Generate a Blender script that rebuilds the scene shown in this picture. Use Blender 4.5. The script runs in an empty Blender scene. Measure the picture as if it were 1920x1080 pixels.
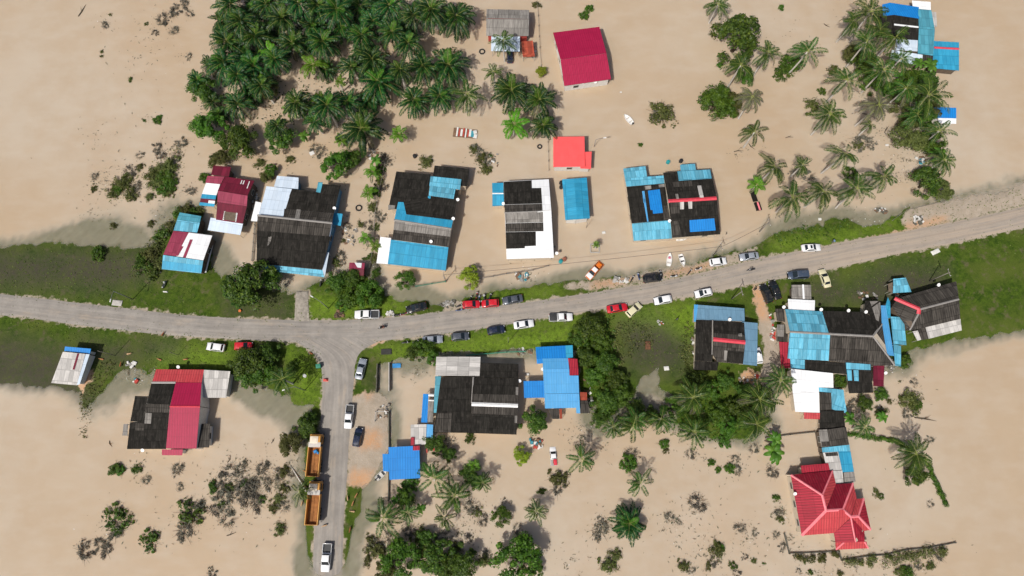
import bpy, bmesh, math, random
import numpy as np
from mathutils import Vector, Matrix
R = math.radians
SC = bpy.context.scene
COL = SC.collection

# ---------------------------------------------------------------- camera, sky, sun
CAM_H, TILT, FPX = 139.0, R(14.5), 1250.0
cam_d = bpy.data.cameras.new('drone_camera')
cam_d.sensor_fit = 'HORIZONTAL'
cam_d.angle = 2 * math.atan(960 / FPX)
cam_d.clip_end = 3000
cam = bpy.data.objects.new('drone_camera', cam_d)
cam.location = (0, 0, CAM_H)
cam.rotation_euler = (TILT, 0, 0)
COL.objects.link(cam)
SC.camera = cam

SUN_EL, SUN_AZ = R(55), math.atan2(-0.60, -0.80)      # azimuth from +Y, clockwise
world = bpy.data.worlds.new('World')
SC.world = world
world.use_nodes = True
wn = world.node_tree
sky = wn.nodes.new('ShaderNodeTexSky')
sky.sky_type = 'NISHITA'
sky.sun_disc = False
sky.sun_elevation = SUN_EL
sky.sun_rotation = SUN_AZ
sky.dust_density = 4.0
sky.air_density = 0.8
wn.links.new(sky.outputs[0], wn.nodes['Background'].inputs[0])
wn.nodes['Background'].inputs[1].default_value = 0.085
sun_d = bpy.data.lights.new('sun', 'SUN')
sun_d.energy = 4.0
sun_d.angle = R(0.53)
sun_d.color = (1.0, 0.955, 0.88)
sun = bpy.data.objects.new('sun', sun_d)
sdir = Vector((math.sin(SUN_AZ) * math.cos(SUN_EL), math.cos(SUN_AZ) * math.cos(SUN_EL), math.sin(SUN_EL)))
sun.rotation_euler = sdir.to_track_quat('Z', 'Y').to_euler()
sun.location = sdir * 200
COL.objects.link(sun)
SC.view_settings.view_transform = 'Standard'
SC.view_settings.look = 'None'
SC.view_settings.exposure = 0.0
SC.view_settings.gamma = 1.0
try:
    SC.cycles.max_bounces = 6
    SC.cycles.transparent_max_bounces = 8
    SC.cycles.use_denoising = True
except Exception:
    pass

# ---------------------------------------------------------------- survey: a photo point at a height -> world point
CT, ST = math.cos(TILT), math.sin(TILT)
def ray(px, py):
    x, y = (px - 960) / FPX, (540 - py) / FPX
    return Vector((x, y * CT + ST, y * ST - CT))
def at(px, py, z=0.0):
    d = ray(px, py)
    t = (z - CAM_H) / d.z
    return Vector((d.x * t, d.y * t, z))
def at_plane(px, py, p, n):
    d = ray(px, py)
    o = Vector((0, 0, CAM_H))
    t = (p - o).dot(n) / d.dot(n)
    return o + d * t
K = 3.857
def cp(ox, oy, x, y):            # a point read in an enlarged survey tile
    return ox + x / K, oy + y / K

# ---------------------------------------------------------------- objects
def tag(o, label=None, cat=None, group=None, kind=None):
    if label: o['label'] = label
    if cat: o['category'] = cat
    if group: o['group'] = group
    if kind: o['kind'] = kind
    return o
def empty(name, loc=(0, 0, 0), rz=0.0):
    o = bpy.data.objects.new(name, None)
    o.empty_display_size = 0.3
    o.location = loc
    o.rotation_euler = (0, 0, rz)
    COL.objects.link(o)
    return o
def link(name, mesh, parent=None, mat=None):
    o = bpy.data.objects.new(name, mesh)
    COL.objects.link(o)
    if parent is not None: o.parent = parent
    if mat is not None:
        if not mesh.materials: mesh.materials.append(mat)
        if mesh.materials[0] != mat:
            o.material_slots[0].link = 'OBJECT'
            o.material_slots[0].material = mat
    return o
def mesh_from(name, v, f, smooth=False):
    m = bpy.data.meshes.new(name)
    m.from_pydata([tuple(p) for p in v], [], f)
    if smooth:
        m.polygons.foreach_set('use_smooth', [True] * len(m.polygons))
    m.update()
    return m
class MB:
    """collects shapes that become ONE mesh"""
    def __init__(s): s.v, s.f, s.mi = [], [], []
    def add(s, v, f, mi=0):
        b = len(s.v)
        s.v += [tuple(p) for p in v]
        s.f += [tuple(i + b for i in q) for q in f]
        s.mi += [mi] * len(f)
        return s
    def box(s, c, d, rz=0.0, mi=0, taper=1.0, M=None):
        hx, hy, hz = d[0] / 2, d[1] / 2, d[2] / 2
        v = [Vector((x * hx * (taper if z > 0 else 1), y * hy * (taper if z > 0 else 1), z * hz)) for z in (-1, 1) for x, y in ((-1, -1), (1, -1), (1, 1), (-1, 1))]
        rot = Matrix.Rotation(rz, 3, 'Z')
        v = [rot @ p + Vector(c) for p in v]
        if M: v = [M @ p for p in v]
        return s.add(v, [(3, 2, 1, 0), (4, 5, 6, 7), (0, 1, 5, 4), (1, 2, 6, 5), (2, 3, 7, 6), (3, 0, 4, 7)], mi)
    def tube(s, pts, rad, n=8, mi=0, cap=True):
        pts = [Vector(p) for p in pts]
        if not hasattr(rad, '__len__'): rad = [rad] * len(pts)
        v, f = [], []
        for i, p in enumerate(pts):
            t = (pts[min(i + 1, len(pts) - 1)] - pts[max(i - 1, 0)]).normalized()
            a = t.orthogonal().normalized() if i == 0 else (a - t * a.dot(t)).normalized()
            b = t.cross(a)
            v += [p + (a * math.cos(k * 2 * math.pi / n) + b * math.sin(k * 2 * math.pi / n)) * rad[i] for k in range(n)]
        for i in range(len(pts) - 1):
            for k in range(n):
                f.append((i * n + k, i * n + (k + 1) % n, (i + 1) * n + (k + 1) % n, (i + 1) * n + k))
        if cap:
            f.append(tuple(range(n - 1, -1, -1)))
            f.append(tuple(range((len(pts) - 1) * n, len(pts) * n)))
        return s.add(v, f, mi)
    def cyl(s, c, r, h, n=12, r2=None, axis='Z', mi=0):
        c = Vector(c)
        d = {'Z': Vector((0, 0, 1)), 'X': Vector((1, 0, 0)), 'Y': Vector((0, 1, 0))}[axis]
        return s.tube([c - d * h / 2, c + d * h / 2], [r, r if r2 is None else r2], n, mi)
    def prism(s, poly, z0, z1, mi=0):
        n = len(poly)
        v = [(p[0], p[1], z0) for p in poly] + [(p[0], p[1], z1) for p in poly]
        return s.add(v, [tuple(range(n - 1, -1, -1)), tuple(range(n, 2 * n))] + [(i, (i + 1) % n, n + (i + 1) % n, n + i) for i in range(n)], mi)
    def mesh(s, name, mats=(), smooth=False, bevel=0.0):
        m = mesh_from(name, s.v, s.f, smooth)
        for x in mats: m.materials.append(x)
        m.polygons.foreach_set('material_index', s.mi)
        if bevel:
            bm = bmesh.new(); bm.from_mesh(m)
            bmesh.ops.remove_doubles(bm, verts=bm.verts, dist=1e-4)
            ed = [e for e in bm.edges if len(e.link_faces) == 2 and e.calc_face_angle(0) > 0.5]
            bmesh.ops.bevel(bm, geom=ed, offset=bevel, segments=2, profile=0.6, affect='EDGES')
            bm.to_mesh(m); bm.free()
            m.polygons.foreach_set('use_smooth', [True] * len(m.polygons))
            m.set_sharp_from_angle(angle=R(45))
        return m
    def build(s, name, mat, parent=None, smooth=False, bevel=0.0):
        mats = mat if isinstance(mat, (list, tuple)) else [mat]
        return link(name, s.mesh(name, mats, smooth, bevel), parent)

# ---------------------------------------------------------------- materials
class NT:
    def __init__(s, name):
        s.m = bpy.data.materials.new(name)
        s.m.use_nodes = True
        s.t = s.m.node_tree
        s.b = s.t.nodes['Principled BSDF']
    def n(s, typ, **kw):
        x = s.t.nodes.new('ShaderNode' + typ)
        for k, v in kw.items():
            if isinstance(k, str) and hasattr(x, k): setattr(x, k, v)
        return x
    def l(s, a, b): s.t.links.new(a, b)
    def put(s, sock, v):
        if isinstance(v, bpy.types.NodeSocket): s.l(v, sock)
        else: sock.default_value = v
    def math(s, op, a, b=0.0, clamp=False):
        x = s.n('Math', operation=op, use_clamp=clamp)
        s.put(x.inputs[0], a); s.put(x.inputs[1], b)
        return x.outputs[0]
    def mix(s, f, a, b, blend='MIX'):
        x = s.n('Mix', data_type='RGBA', blend_type=blend)
        s.put(x.inputs[0], f)
        s.put(x.inputs[6], a if isinstance(a, bpy.types.NodeSocket) else (*a, 1))
        s.put(x.inputs[7], b if isinstance(b, bpy.types.NodeSocket) else (*b, 1))
        return x.outputs[2]
    def noise(s, vec, scale, detail=4, rough=0.6):
        x = s.n('TexNoise')
        if vec is not None: s.l(vec, x.inputs['Vector'])
        x.inputs['Scale'].default_value = scale
        x.inputs['Detail'].default_value = detail
        x.inputs['Roughness'].default_value = rough
        return x.outputs['Fac']
    def ramp(s, v, a, b):
        x = s.n('MapRange')
        s.put(x.inputs[0], v); s.put(x.inputs[1], a); s.put(x.inputs[2], b)
        return x.outputs[0]
    def scale(s, vec, sc):
        x = s.n('Mapping'); s.l(vec, x.inputs[0]); x.inputs['Scale'].default_value = sc
        return x.outputs[0]
    def attr(s, name):
        x = s.n('Attribute', attribute_name=name)
        return x.outputs['Fac']
    def bump(s, h, strength=0.3, dist=0.05):
        x = s.n('Bump'); s.l(h, x.inputs['Height'])
        x.inputs['Strength'].default_value = strength
        x.inputs['Distance'].default_value = dist
        s.l(x.outputs[0], s.b.inputs['Normal'])
    def out(s, col, rough=0.7, spec=0.3, metal=0.0):
        s.put(s.b.inputs['Base Color'], col if isinstance(col, bpy.types.NodeSocket) else (*col, 1))
        s.put(s.b.inputs['Roughness'], rough)
        s.b.inputs['Specular IOR Level'].default_value = spec
        s.b.inputs['Metallic'].default_value = metal
        return s.m

_mc = {}
def paint(name, c, rough=0.5, var=0.18, spec=0.4, metal=0.0, sc=2.0):
    """an evenly coloured, slightly worn surface"""
    if name in _mc: return _mc[name]
    t = NT(name)
    co = t.n('TexCoord').outputs['Object']
    n1 = t.noise(co, sc, 5)
    col = t.mix(t.ramp(n1, 0.3, 0.75), tuple(x * (1 - var) for x in c), tuple(min(1, x * (1 + var)) for x in c))
    _mc[name] = t.out(col, rough, spec, metal)
    return _mc[name]
def glass(name='dark_car_glass', c=(0.012, 0.018, 0.022)):
    if name in _mc: return _mc[name]
    t = NT(name)
    _mc[name] = t.out(c, 0.06, 0.6)
    return _mc[name]
def car_paint(name, c, metal=0.0):
    if name in _mc: return _mc[name]
    t = NT(name)
    co = t.n('TexCoord').outputs['Object']
    dust = t.ramp(t.noise(co, 1.6, 5), 0.45, 0.85)
    col = t.mix(t.math('MULTIPLY', dust, 0.22), c, (0.34, 0.28, 0.21))
    t.out(col, t.math('ADD', t.math('MULTIPLY', dust, 0.3), 0.22), 0.5, metal)
    t.b.inputs['Coat Weight'].default_value = 0.4
    t.b.inputs['Coat Roughness'].default_value = 0.08
    _mc[name] = t.m
    return _mc[name]
def roofing(name, c1, c2, streak=0.5, seam=0.5, sheet=0.3, rib=0.4, rough=0.6, wide=0.92, long_=2.3, grime=(0.05, 0.045, 0.04), gk=0.25, metal=0.0, spec=0.25, line=0.0, pitch=0.5):
    """corrugated sheeting: ribs run up the slope, laid in overlapping sheets, weathered in streaks"""
    if name in _mc: return _mc[name]
    t = NT(name)
    uv = t.n('UVMap').outputs[0]
    sp = t.n('SeparateXYZ'); t.l(uv, sp.inputs[0])
    U, V = sp.outputs[0], sp.outputs[1]
    su, sv = t.math('DIVIDE', U, wide), t.math('DIVIDE', V, long_)
    fu, fv = t.math('FLOOR', su), t.math('FLOOR', sv)
    cb = t.n('CombineXYZ'); t.l(fu, cb.inputs[0]); t.l(fv, cb.inputs[1])
    wn_ = t.n('TexWhiteNoise', noise_dimensions='2D'); t.l(cb.outputs[0], wn_.inputs['Vector'])
    rnd = wn_.outputs['Value']
    s1 = t.noise(t.scale(uv, (4.0, 0.35, 1)), 1.0, 6, 0.65)
    s2 = t.noise(uv, 0.45, 4)
    f = t.math('ADD', t.math('MULTIPLY', t.ramp(s1, 0.3, 0.72), streak), t.math('MULTIPLY', t.ramp(s2, 0.3, 0.7), 1 - streak), True)
    col = t.mix(f, c1, c2)
    k = t.math('ADD', t.math('MULTIPLY', t.math('SUBTRACT', rnd, 0.5), sheet * 1.4), 1.0)
    vm = t.n('VectorMath', operation='SCALE'); t.l(col, vm.inputs[0]); t.l(k, vm.inputs['Scale'])
    col = vm.outputs[0]
    g = t.math('MULTIPLY', t.ramp(t.noise(t.scale(uv, (1.6, 0.6, 1)), 1.3, 7, 0.7), 0.52, 0.74), gk)
    col = t.mix(g, col, grime)
    e1 = t.math('LESS_THAN', t.math('FRACT', su), 0.11)
    e2 = t.math('LESS_THAN', t.math('FRACT', sv), 0.055)
    e = t.math('MULTIPLY', t.math('MAXIMUM', t.math('MULTIPLY', e1, 0.55), e2), seam)
    col = t.mix(e, col, tuple(x * 0.45 for x in c1))
    if line:
        ln_ = t.math('MULTIPLY', t.math('LESS_THAN', t.math('FRACT', t.math('DIVIDE', U, pitch)), 0.34), t.math('MULTIPLY', t.ramp(s1, 0.15, 0.75), line))
        col = t.mix(ln_, col, tuple(x * 0.25 for x in c1))
    t.out(col, rough, spec, metal)
    w = t.math('SINE', t.math('MULTIPLY', U, 2 * math.pi / 0.30))
    t.bump(w, rib * 0.5, 0.03)
    _mc[name] = t.m
    return _mc[name]
def leafmat(name, cols, rough=0.5, trans=0.25, spread=0.0):
    """foliage: every leaf its own tone, every plant its own tint"""
    if name in _mc: return _mc[name]
    t = NT(name)
    g = t.n('NewGeometry')
    cr = t.n('ValToRGB')
    el = cr.color_ramp.elements
    el[0].color = (*cols[0], 1); el[1].color = (*cols[-1], 1)
    for i, c in enumerate(cols[1:-1]):
        e = el.new((i + 1) / (len(cols) - 1)); e.color = (*c, 1)
    oi = t.n('ObjectInfo')
    co = t.n('TexCoord').outputs['Object']
    nz = t.ramp(t.noise(co, 0.7, 3), 0.3, 0.7)
    v = t.math('ADD', t.math('MULTIPLY', g.outputs['Random Per Island'], 0.5), t.math('MULTIPLY', nz, 0.5))
    t.l(v, cr.inputs[0])
    hs = t.n('HueSaturation')
    t.l(cr.outputs[0], hs.inputs['Color'])
    t.l(t.math('ADD', t.math('MULTIPLY', t.math('SUBTRACT', oi.outputs['Random'], 0.5), 0.04), 0.482), hs.inputs['Hue'])
    t.l(t.math('ADD', t.math('MULTIPLY', oi.outputs['Random'], 0.5), 0.75), hs.inputs['Value'])
    t.out(hs.outputs[0], rough, 0.25)
    tr = t.n('BsdfTranslucent')
    t.l(hs.outputs[0], tr.inputs['Color'])
    mx = t.n('MixShader'); mx.inputs[0].default_value = trans
    t.l(t.b.outputs[0], mx.inputs[1]); t.l(tr.outputs[0], mx.inputs[2])
    t.l(mx.outputs[0], t.t.nodes['Material Output'].inputs['Surface'])
    _mc[name] = t.m
    return _mc[name]

# ================================================================ terrain, flood, roads
def poly_w(pts, z=0.0): return np.array([at(x, y, z)[:2] for x, y in pts])
def sdist(P, poly):
    """signed distance of points P (n,2) to a polygon, positive inside"""
    d = np.full(len(P), 1e9); ins = np.zeros(len(P), bool)
    for a, b in zip(poly, np.roll(poly, -1, 0)):
        e = b - a; w = P - a
        t = np.clip((w @ e) / max(e @ e, 1e-9), 0, 1)
        d = np.minimum(d, np.hypot(*(w - t[:, None] * e).T))
        c = ((a[1] <= P[:, 1]) != (b[1] <= P[:, 1]))
        if abs(e[1]) > 1e-9:
            ins ^= c & (P[:, 0] < a[0] + (P[:, 1] - a[1]) * e[0] / e[1])
    return np.where(ins, d, -d)
_rs = np.random.RandomState(5)
_ph = _rs.rand(40, 3) * 6.28
def wob(P, f, k0=0):
    """cheap smooth noise, about -1..1"""
    s = np.zeros(len(P))
    for i in range(6):
        a, b, c = _ph[(k0 + i) % 40]
        ff = f * (1 + 0.7 * i)
        s += np.sin(P[:, 0] * ff * math.cos(a) + P[:, 1] * ff * math.sin(a) + b * 3) * np.cos(P[:, 0] * ff * math.sin(c) * 1.3 - P[:, 1] * ff * math.cos(c) + a) / (1 + 0.5 * i)
    return s / 2.2

ROAD_N = [(-60, 545), (60, 558), (150, 569), (250, 580), (330, 590), (400, 595), (470, 599), (560, 601), (640, 601), (700, 599), (760, 594), (830, 585), (900, 578), (980, 569), (1060, 557), (1140, 545), (1230, 530), (1320, 511), (1420, 487), (1520, 467), (1610, 449), (1700, 434), (1770, 420), (1860, 402), (1990, 372)]
ROAD_S = [(-60, 584), (60, 598), (150, 610), (250, 622), (330, 630), (400, 634), (470, 638), (560, 643), (640, 645), (700, 641), (760, 635), (830, 627), (900, 618), (980, 604), (1060, 590), (1140, 579), (1230, 567), (1320, 552), (1420, 531), (1520, 513), (1610, 494), (1700, 473), (1770, 460), (1860, 441), (1990, 412)]
STEM_L = [(540, 632), (560, 645), (575, 652), (588, 661), (598, 674), (604, 690), (606, 730), (603, 770), (600, 830), (596, 900), (592, 960), (589, 1010), (587, 1060), (584, 1130)]
STEM_R = [(735, 632), (706, 643), (692, 649), (680, 656), (671, 668), (666, 684), (663, 730), (660, 770), (655, 830), (651, 900), (646, 960), (644, 1010), (642, 1060), (640, 1130)]
road_main = poly_w(ROAD_N + ROAD_S[::-1])
road_stem = poly_w(STEM_L + STEM_R[::-1])
LAND = [
    # northern verge and the yards behind it
    [(-60, 470), (60, 462), (150, 462), (210, 470), (290, 470), (310, 450), (330, 400), (372, 392), (385, 450), (400, 510), (425, 540), (470, 540), (560, 545), (600, 528), (620, 520), (690, 525), (720, 560), (760, 562), (800, 565), (835, 578), (850, 570), (880, 560), (935, 546), (1000, 537), (1045, 531), (1100, 527), (1180, 518), (1240, 508), (1300, 496), (1360, 478), (1420, 462), (1450, 436), (1530, 428), (1590, 412), (1620, 427), (1685, 409), (1700, 396), (1770, 382), (1990, 330), (1990, 500), (1770, 470), (1500, 530), (1100, 590), (700, 650), (100, 620), (-60, 600)],
    # southern verge, left
    [(-60, 580), (150, 605), (560, 640), (606, 650), (608, 757), (560, 755), (545, 738), (500, 722), (430, 700), (300, 690), (255, 686), (225, 700), (200, 720), (185, 745), (165, 765), (150, 745), (110, 715), (60, 720), (-60, 725)],
    # the side road and its banks
    [(600, 640), (606, 755), (575, 765), (578, 800), (571, 860), (568, 930), (573, 985), (582, 1035), (588, 1060), (640, 1060), (652, 1020), (668, 975), (683, 935), (690, 905), (712, 880), (728, 850), (730, 765), (722, 742), (706, 735), (704, 715), (712, 680), (740, 672), (830, 664), (1000, 655), (1080, 655), (1090, 600), (700, 630)],
    # southern verge, right of the long hedge
    [(1080, 590), (1500, 500), (1990, 390), (1990, 610), (1770, 640), (1700, 658), (1690, 670), (1600, 690), (1480, 700), (1455, 705), (1430, 735), (1445, 790), (1400, 818), (1330, 812), (1270, 790), (1285, 745), (1240, 735), (1232, 690), (1200, 705), (1190, 740), (1130, 790), (1095, 740), (1085, 650)],
]
land_w = [poly_w(p) for p in LAND]
DIRT = [
    [(655, 745), (705, 732), (735, 742), (733, 850), (700, 900), (680, 918), (652, 905)],
    [(1408, 535), (1432, 533), (1440, 600), (1462, 640), (1470, 715), (1425, 720), (1432, 660), (1418, 590)],
    [(1688, 408), (1716, 388), (1780, 372), (1990, 325), (1990, 370), (1770, 418), (1700, 432)],
    [(1388, 703), (1400, 690), (1420, 693), (1428, 712), (1410, 730), (1392, 726)],
    [(1060, 543), (1060, 532), (1180, 517), (1300, 494), (1420, 462), (1420, 482), (1300, 512), (1160, 538)],
    [(556, 545), (580, 545), (582, 600), (554, 600)], [(830, 560), (870, 562), (868, 580), (830, 584)],
    [(1425, 575), (1438, 575), (1455, 640), (1470, 700), (1450, 706), (1432, 640)],
    [(1198, 745), (1222, 735), (1262, 770), (1240, 790)], [(690, 640), (712, 634), (720, 646), (690, 654)],
    [(150, 715), (172, 690), (176, 705), (150, 745)],
]
MUD = [[(1570, 560), (1600, 530), (1660, 500), (1770, 500), (1770, 560), (1650, 580)], [(1190, 640), (1250, 630), (1275, 700), (1200, 700)], [(-60, 470), (290, 470), (300, 520), (200, 545), (-60, 540)], [(700, 700), (712, 715), (735, 735), (705, 740)], [(420, 548), (430, 570), (520, 580), (540, 560), (520, 548)], [(150, 640), (270, 660), (240, 690), (160, 680)], [(-60, 620), (60, 640), (150, 660), (180, 760), (-60, 780)], [(1500, 535), (1560, 520), (1600, 560), (1540, 580)], [(430, 570), (540, 575), (540, 600), (430, 590)], [(270, 640), (330, 640), (340, 665), (280, 665)], [(1160, 600), (1240, 600), (1290, 650), (1280, 700), (1180, 690)]]
SHOALS = [(150, 440, 9, .50), (250, 420, 7, .45), (200, 400, 9, .35), (330, 330, 6, .35), (270, 730, 5, .42), (230, 760, 5, .40), (470, 745, 6, .45), (500, 770, 6, .38), (540, 800, 4, .42), (430, 505, 4, .55), (420, 470, 4, .42), (660, 440, 4, .42), (790, 545, 5, .4), (1215, 720, 5, .45), (700, 500, 3, .4), (1100, 535, 6, .3), (410, 900, 8, .3), (470, 920, 7, .32), (350, 970, 6, .22), (700, 960, 4, .38), (660, 1060, 4, .45), (570, 1060, 5, .42), (730, 800, 3, .35), (220, 870, 5, .35), (1240, 760, 4, .5), (1690, 690, 6, .35), (1610, 405, 8, .30), (1500, 420, 7, .32), (1110, 800, 6, .35), (1000, 640, 8, .2), (780, 700, 6, .3), (640, 400, 4, .3)]
shoal_w = [(*at(x, y)[:2], r, a) for x, y, r, a in SHOALS]
def road_z(P):
    """height of the carriageway: level, dipping under the flood at the bottom of the side road"""
    y0, y1 = at(600, 985)[1], at(600, 1085)[1]
    return 0.46 - np.clip((y0 - P[:, 1]) / (y0 - y1), 0, 1.3) * 0.52
def height(P):
    P = np.asarray(P, float).reshape(-1, 2)
    Q = P + np.stack([wob(P, 0.55, 3), wob(P, 0.55, 11)], 1) * 1.1 + np.stack([wob(P, 0.22, 8), wob(P, 0.22, 19)], 1) * 0.8 + np.stack([wob(P, 2.1, 5), wob(P, 2.1, 17)], 1) * 0.25
    sd = np.full(len(P), -1e9)
    for L in land_w: sd = np.maximum(sd, sdist(Q, L))
    h = np.where(sd > 0, np.minimum(0.16 * sd + 0.02, 0.36), np.maximum(0.15 * sd, -1.1))
    for x, y, r, a in shoal_w:
        d2 = (P[:, 0] - x) ** 2 + (P[:, 1] - y) ** 2
        h += np.where(h < 0, np.minimum(a * np.exp(-d2 / (r * r)), np.maximum(-h - 0.10, 0)), 0)
    h += wob(P, 1.3, 21) * 0.03 + wob(P, 3.4, 27) * 0.015
    dr = np.maximum(sdist(P, road_main), sdist(P, road_stem))
    k = np.clip((dr + 1.6) / 1.4, 0, 1)
    rz = road_z(P) - 0.09
    return np.where(k > 0, np.where(dr > -0.15, np.minimum(h * (1 - k) + rz * k, rz), h * (1 - k) + rz * k), h)
def ground_z(x, y): return float(height([(x, y)])[0])
def spread(poly, P, soft):
    return np.clip(sdist(P, poly) / soft + 0.5, 0, 1)

xs = np.concatenate([[-900, -500, -300, -200, -160], np.arange(-136, 136.1, 0.55), [160, 200, 300, 500, 900]])
ys = np.concatenate([[-700, -300, -120, -60], np.arange(-32, 118.1, 0.55), [140, 200, 400, 900]])
GX, GY = np.meshgrid(xs, ys)
GP = np.stack([GX.ravel(), GY.ravel()], 1)
GZ = height(GP)
nx, ny = len(xs), len(ys)
ii = (np.arange(ny - 1)[:, None] * nx + np.arange(nx - 1)[None, :]).ravel()
quads = np.stack([ii, ii + 1, ii + nx + 1, ii + nx], 1)
def grid_mesh(name, z):
    m = bpy.data.meshes.new(name)
    m.vertices.add(len(GP)); m.vertices.foreach_set('co', np.column_stack([GP, z]).ravel())
    m.loops.add(quads.size); m.loops.foreach_set('vertex_index', quads.ravel())
    m.polygons.add(len(quads)); m.polygons.foreach_set('loop_start', np.arange(0, quads.size, 4))
    m.polygons.foreach_set('use_smooth', np.ones(len(quads), bool))
    m.update(calc_edges=True)
    return m
def vattr(m, name, val):
    a = m.attributes.new(name, 'FLOAT', 'POINT'); a.data.foreach_set('value', val.astype(np.float32))

gm = grid_mesh('ground', GZ)
dirt = np.zeros(len(GP)); mud = np.zeros(len(GP))
GQ = GP + np.stack([wob(GP, 1.1, 2), wob(GP, 1.1, 9)], 1) * 0.8
for d in DIRT: dirt = np.maximum(dirt, spread(poly_w(d), GQ, 2.2))
for d in MUD: mud = np.maximum(mud, spread(poly_w(d), GQ, 6.0) * 1.0)
drd = np.maximum(sdist(GQ, road_main), sdist(GQ, road_stem))
dirt = np.maximum(dirt, np.clip(1.0 + drd / 1.1, 0, 1) * 0.62)
clay = np.zeros(len(GP))
for d in [[(690, 805), (715, 810), (712, 838), (680, 838), (680, 815)], [(660, 880), (700, 885), (690, 915), (655, 915)], [(700, 735), (690, 745), (664, 720), (664, 740)], [(1388, 700), (1400, 688), (1420, 692), (1428, 712), (1410, 730), (1392, 726)], [(1110, 538), (1110, 528), (1180, 520), (1180, 530)], [(1250, 512), (1330, 492), (1330, 500), (1250, 518)], [(150, 715), (172, 690), (176, 705), (150, 745)], [(1620, 452), (1700, 432), (1770, 418), (1770, 408), (1690, 424)], [(1405, 540), (1432, 540), (1440, 600), (1420, 600)], [(700, 640), (716, 636), (716, 648), (700, 650)]]: clay = np.maximum(clay, spread(poly_w(d), GQ, 2.0))
lush = np.zeros(len(GP))
for d in [[(700, 655), (900, 630), (1080, 600), (1090, 655), (740, 672)], [(1140, 595), (1310, 560), (1330, 590), (1290, 640), (1160, 610)], [(850, 570), (1045, 535), (1045, 555), (850, 580)], [(1450, 455), (1680, 415), (1690, 430), (1450, 475)], [(540, 650), (604, 700), (604, 757), (555, 750)], [(300, 645), (430, 655), (430, 690), (300, 688)], [(580, 555), (700, 560), (760, 565), (760, 590), (580, 600)]]: lush = np.maximum(lush, spread(poly_w(d), GQ, 4.0))
vattr(gm, 'clay', clay); vattr(gm, 'lush', lush)
vattr(gm, 'dirt', dirt); vattr(gm, 'mud', mud)
t = NT('verge_grass_and_dirt')
co = t.n('NewGeometry').outputs['Position']
n1, n2, n3 = t.noise(co, 0.16, 5), t.noise(co, 1.3, 6, 0.7), t.noise(co, 6.0, 4, 0.7)
g = t.mix(t.ramp(n2, 0.32, 0.68), (0.020, 0.044, 0.005), (0.070, 0.112, 0.012))
g = t.mix(t.ramp(n1, 0.42, 0.62), g, t.mix(n3, (0.035, 0.060, 0.008), (0.11, 0.135, 0.025)))
g = t.mix(t.math('MULTIPLY', t.ramp(t.noise(co, 0.5, 6, 0.7), 0.54, 0.68), 0.75), g, (0.12, 0.10, 0.06))
g = t.mix(t.math('MULTIPLY', t.attr('lush'), t.ramp(n2, 0.25, 0.6)), g, t.mix(t.ramp(n3, 0.3, 0.7), (0.065, 0.135, 0.008), (0.19, 0.27, 0.03)))
dcol = t.mix(t.ramp(t.noise(co, 0.9, 6, 0.7), 0.35, 0.65), (0.32, 0.26, 0.19), (0.40, 0.33, 0.26))
dcol = t.mix(t.math('MULTIPLY', t.attr('clay'), t.ramp(n2, 0.05, 0.45)), dcol, (0.50, 0.27, 0.13))
dcol = t.mix(t.ramp(n3, 0.45, 0.75), dcol, (0.36, 0.33, 0.29))
dk = t.math('MULTIPLY', t.attr('mud'), t.ramp(n2, 0.10, 0.60))
g = t.mix(dk, g, t.mix(n3, (0.035, 0.032, 0.022), (0.085, 0.078, 0.055)))
da = t.math('MULTIPLY', t.attr('dirt'), 1.0)
df = t.ramp(t.math('ADD', da, t.math('MULTIPLY', t.math('SUBTRACT', n2, 0.5), 0.9)), 0.40, 0.62)
t.out(t.mix(df, g, dcol), 0.95, 0.1)
t.bump(t.math('ADD', n3, t.math('MULTIPLY', n2, 1.5)), 0.6, 0.12)
gm.materials.append(t.m)
tag(link('ground', gm), kind='structure')

wm = grid_mesh('flood_water', np.zeros(len(GP)))
vattr(wm, 'depth', np.clip(-GZ, -1, 2))
t = NT('muddy_flood_water')
co = t.n('NewGeometry').outputs['Position']
a1, a2, a3 = t.noise(co, 0.022, 3), t.noise(co, 0.09, 5), t.noise(t.scale(co, (0.7, 1.6, 1)), 0.22, 3, 0.5)
c = t.mix(t.ramp(a1, 0.38, 0.62), (0.425, 0.325, 0.222), (0.456, 0.378, 0.290))
c = t.mix(t.math('MULTIPLY', t.ramp(a2, 0.42, 0.70), 0.55), c, (0.390, 0.286, 0.184))
c = t.mix(t.math('MULTIPLY', t.ramp(a3, 0.46, 0.74), 0.3), c, (0.490, 0.420, 0.338))
dep = t.attr('depth')
c = t.mix(t.math('MULTIPLY', t.ramp(dep, 0.50, 0.10), 0.75), c, (0.34, 0.318, 0.25))
al = t.math('POWER', t.ramp(t.math('ADD', dep, t.math('MULTIPLY', t.math('SUBTRACT', a3, 0.5), 0.06)), -0.03, 0.36), 0.6, True)
t.out(c, 0.12, 0.5)
t.m.name = 'muddy_flood_water'
t.b.subsurface_method = 'BURLEY'
t.b.inputs['Subsurface Weight'].default_value = 0.7
t.b.inputs['Subsurface Radius'].default_value = (1.0, 0.75, 0.5)
t.b.inputs['Subsurface Scale'].default_value = 0.55
t.l(al, t.b.inputs['Alpha'])
t.bump(t.noise(t.scale(co, (1.0, 1.5, 1)), 1.1, 4), 0.06, 0.10)
wm.materials.append(t.m)
tag(link('flood_water', wm), kind='structure')

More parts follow.
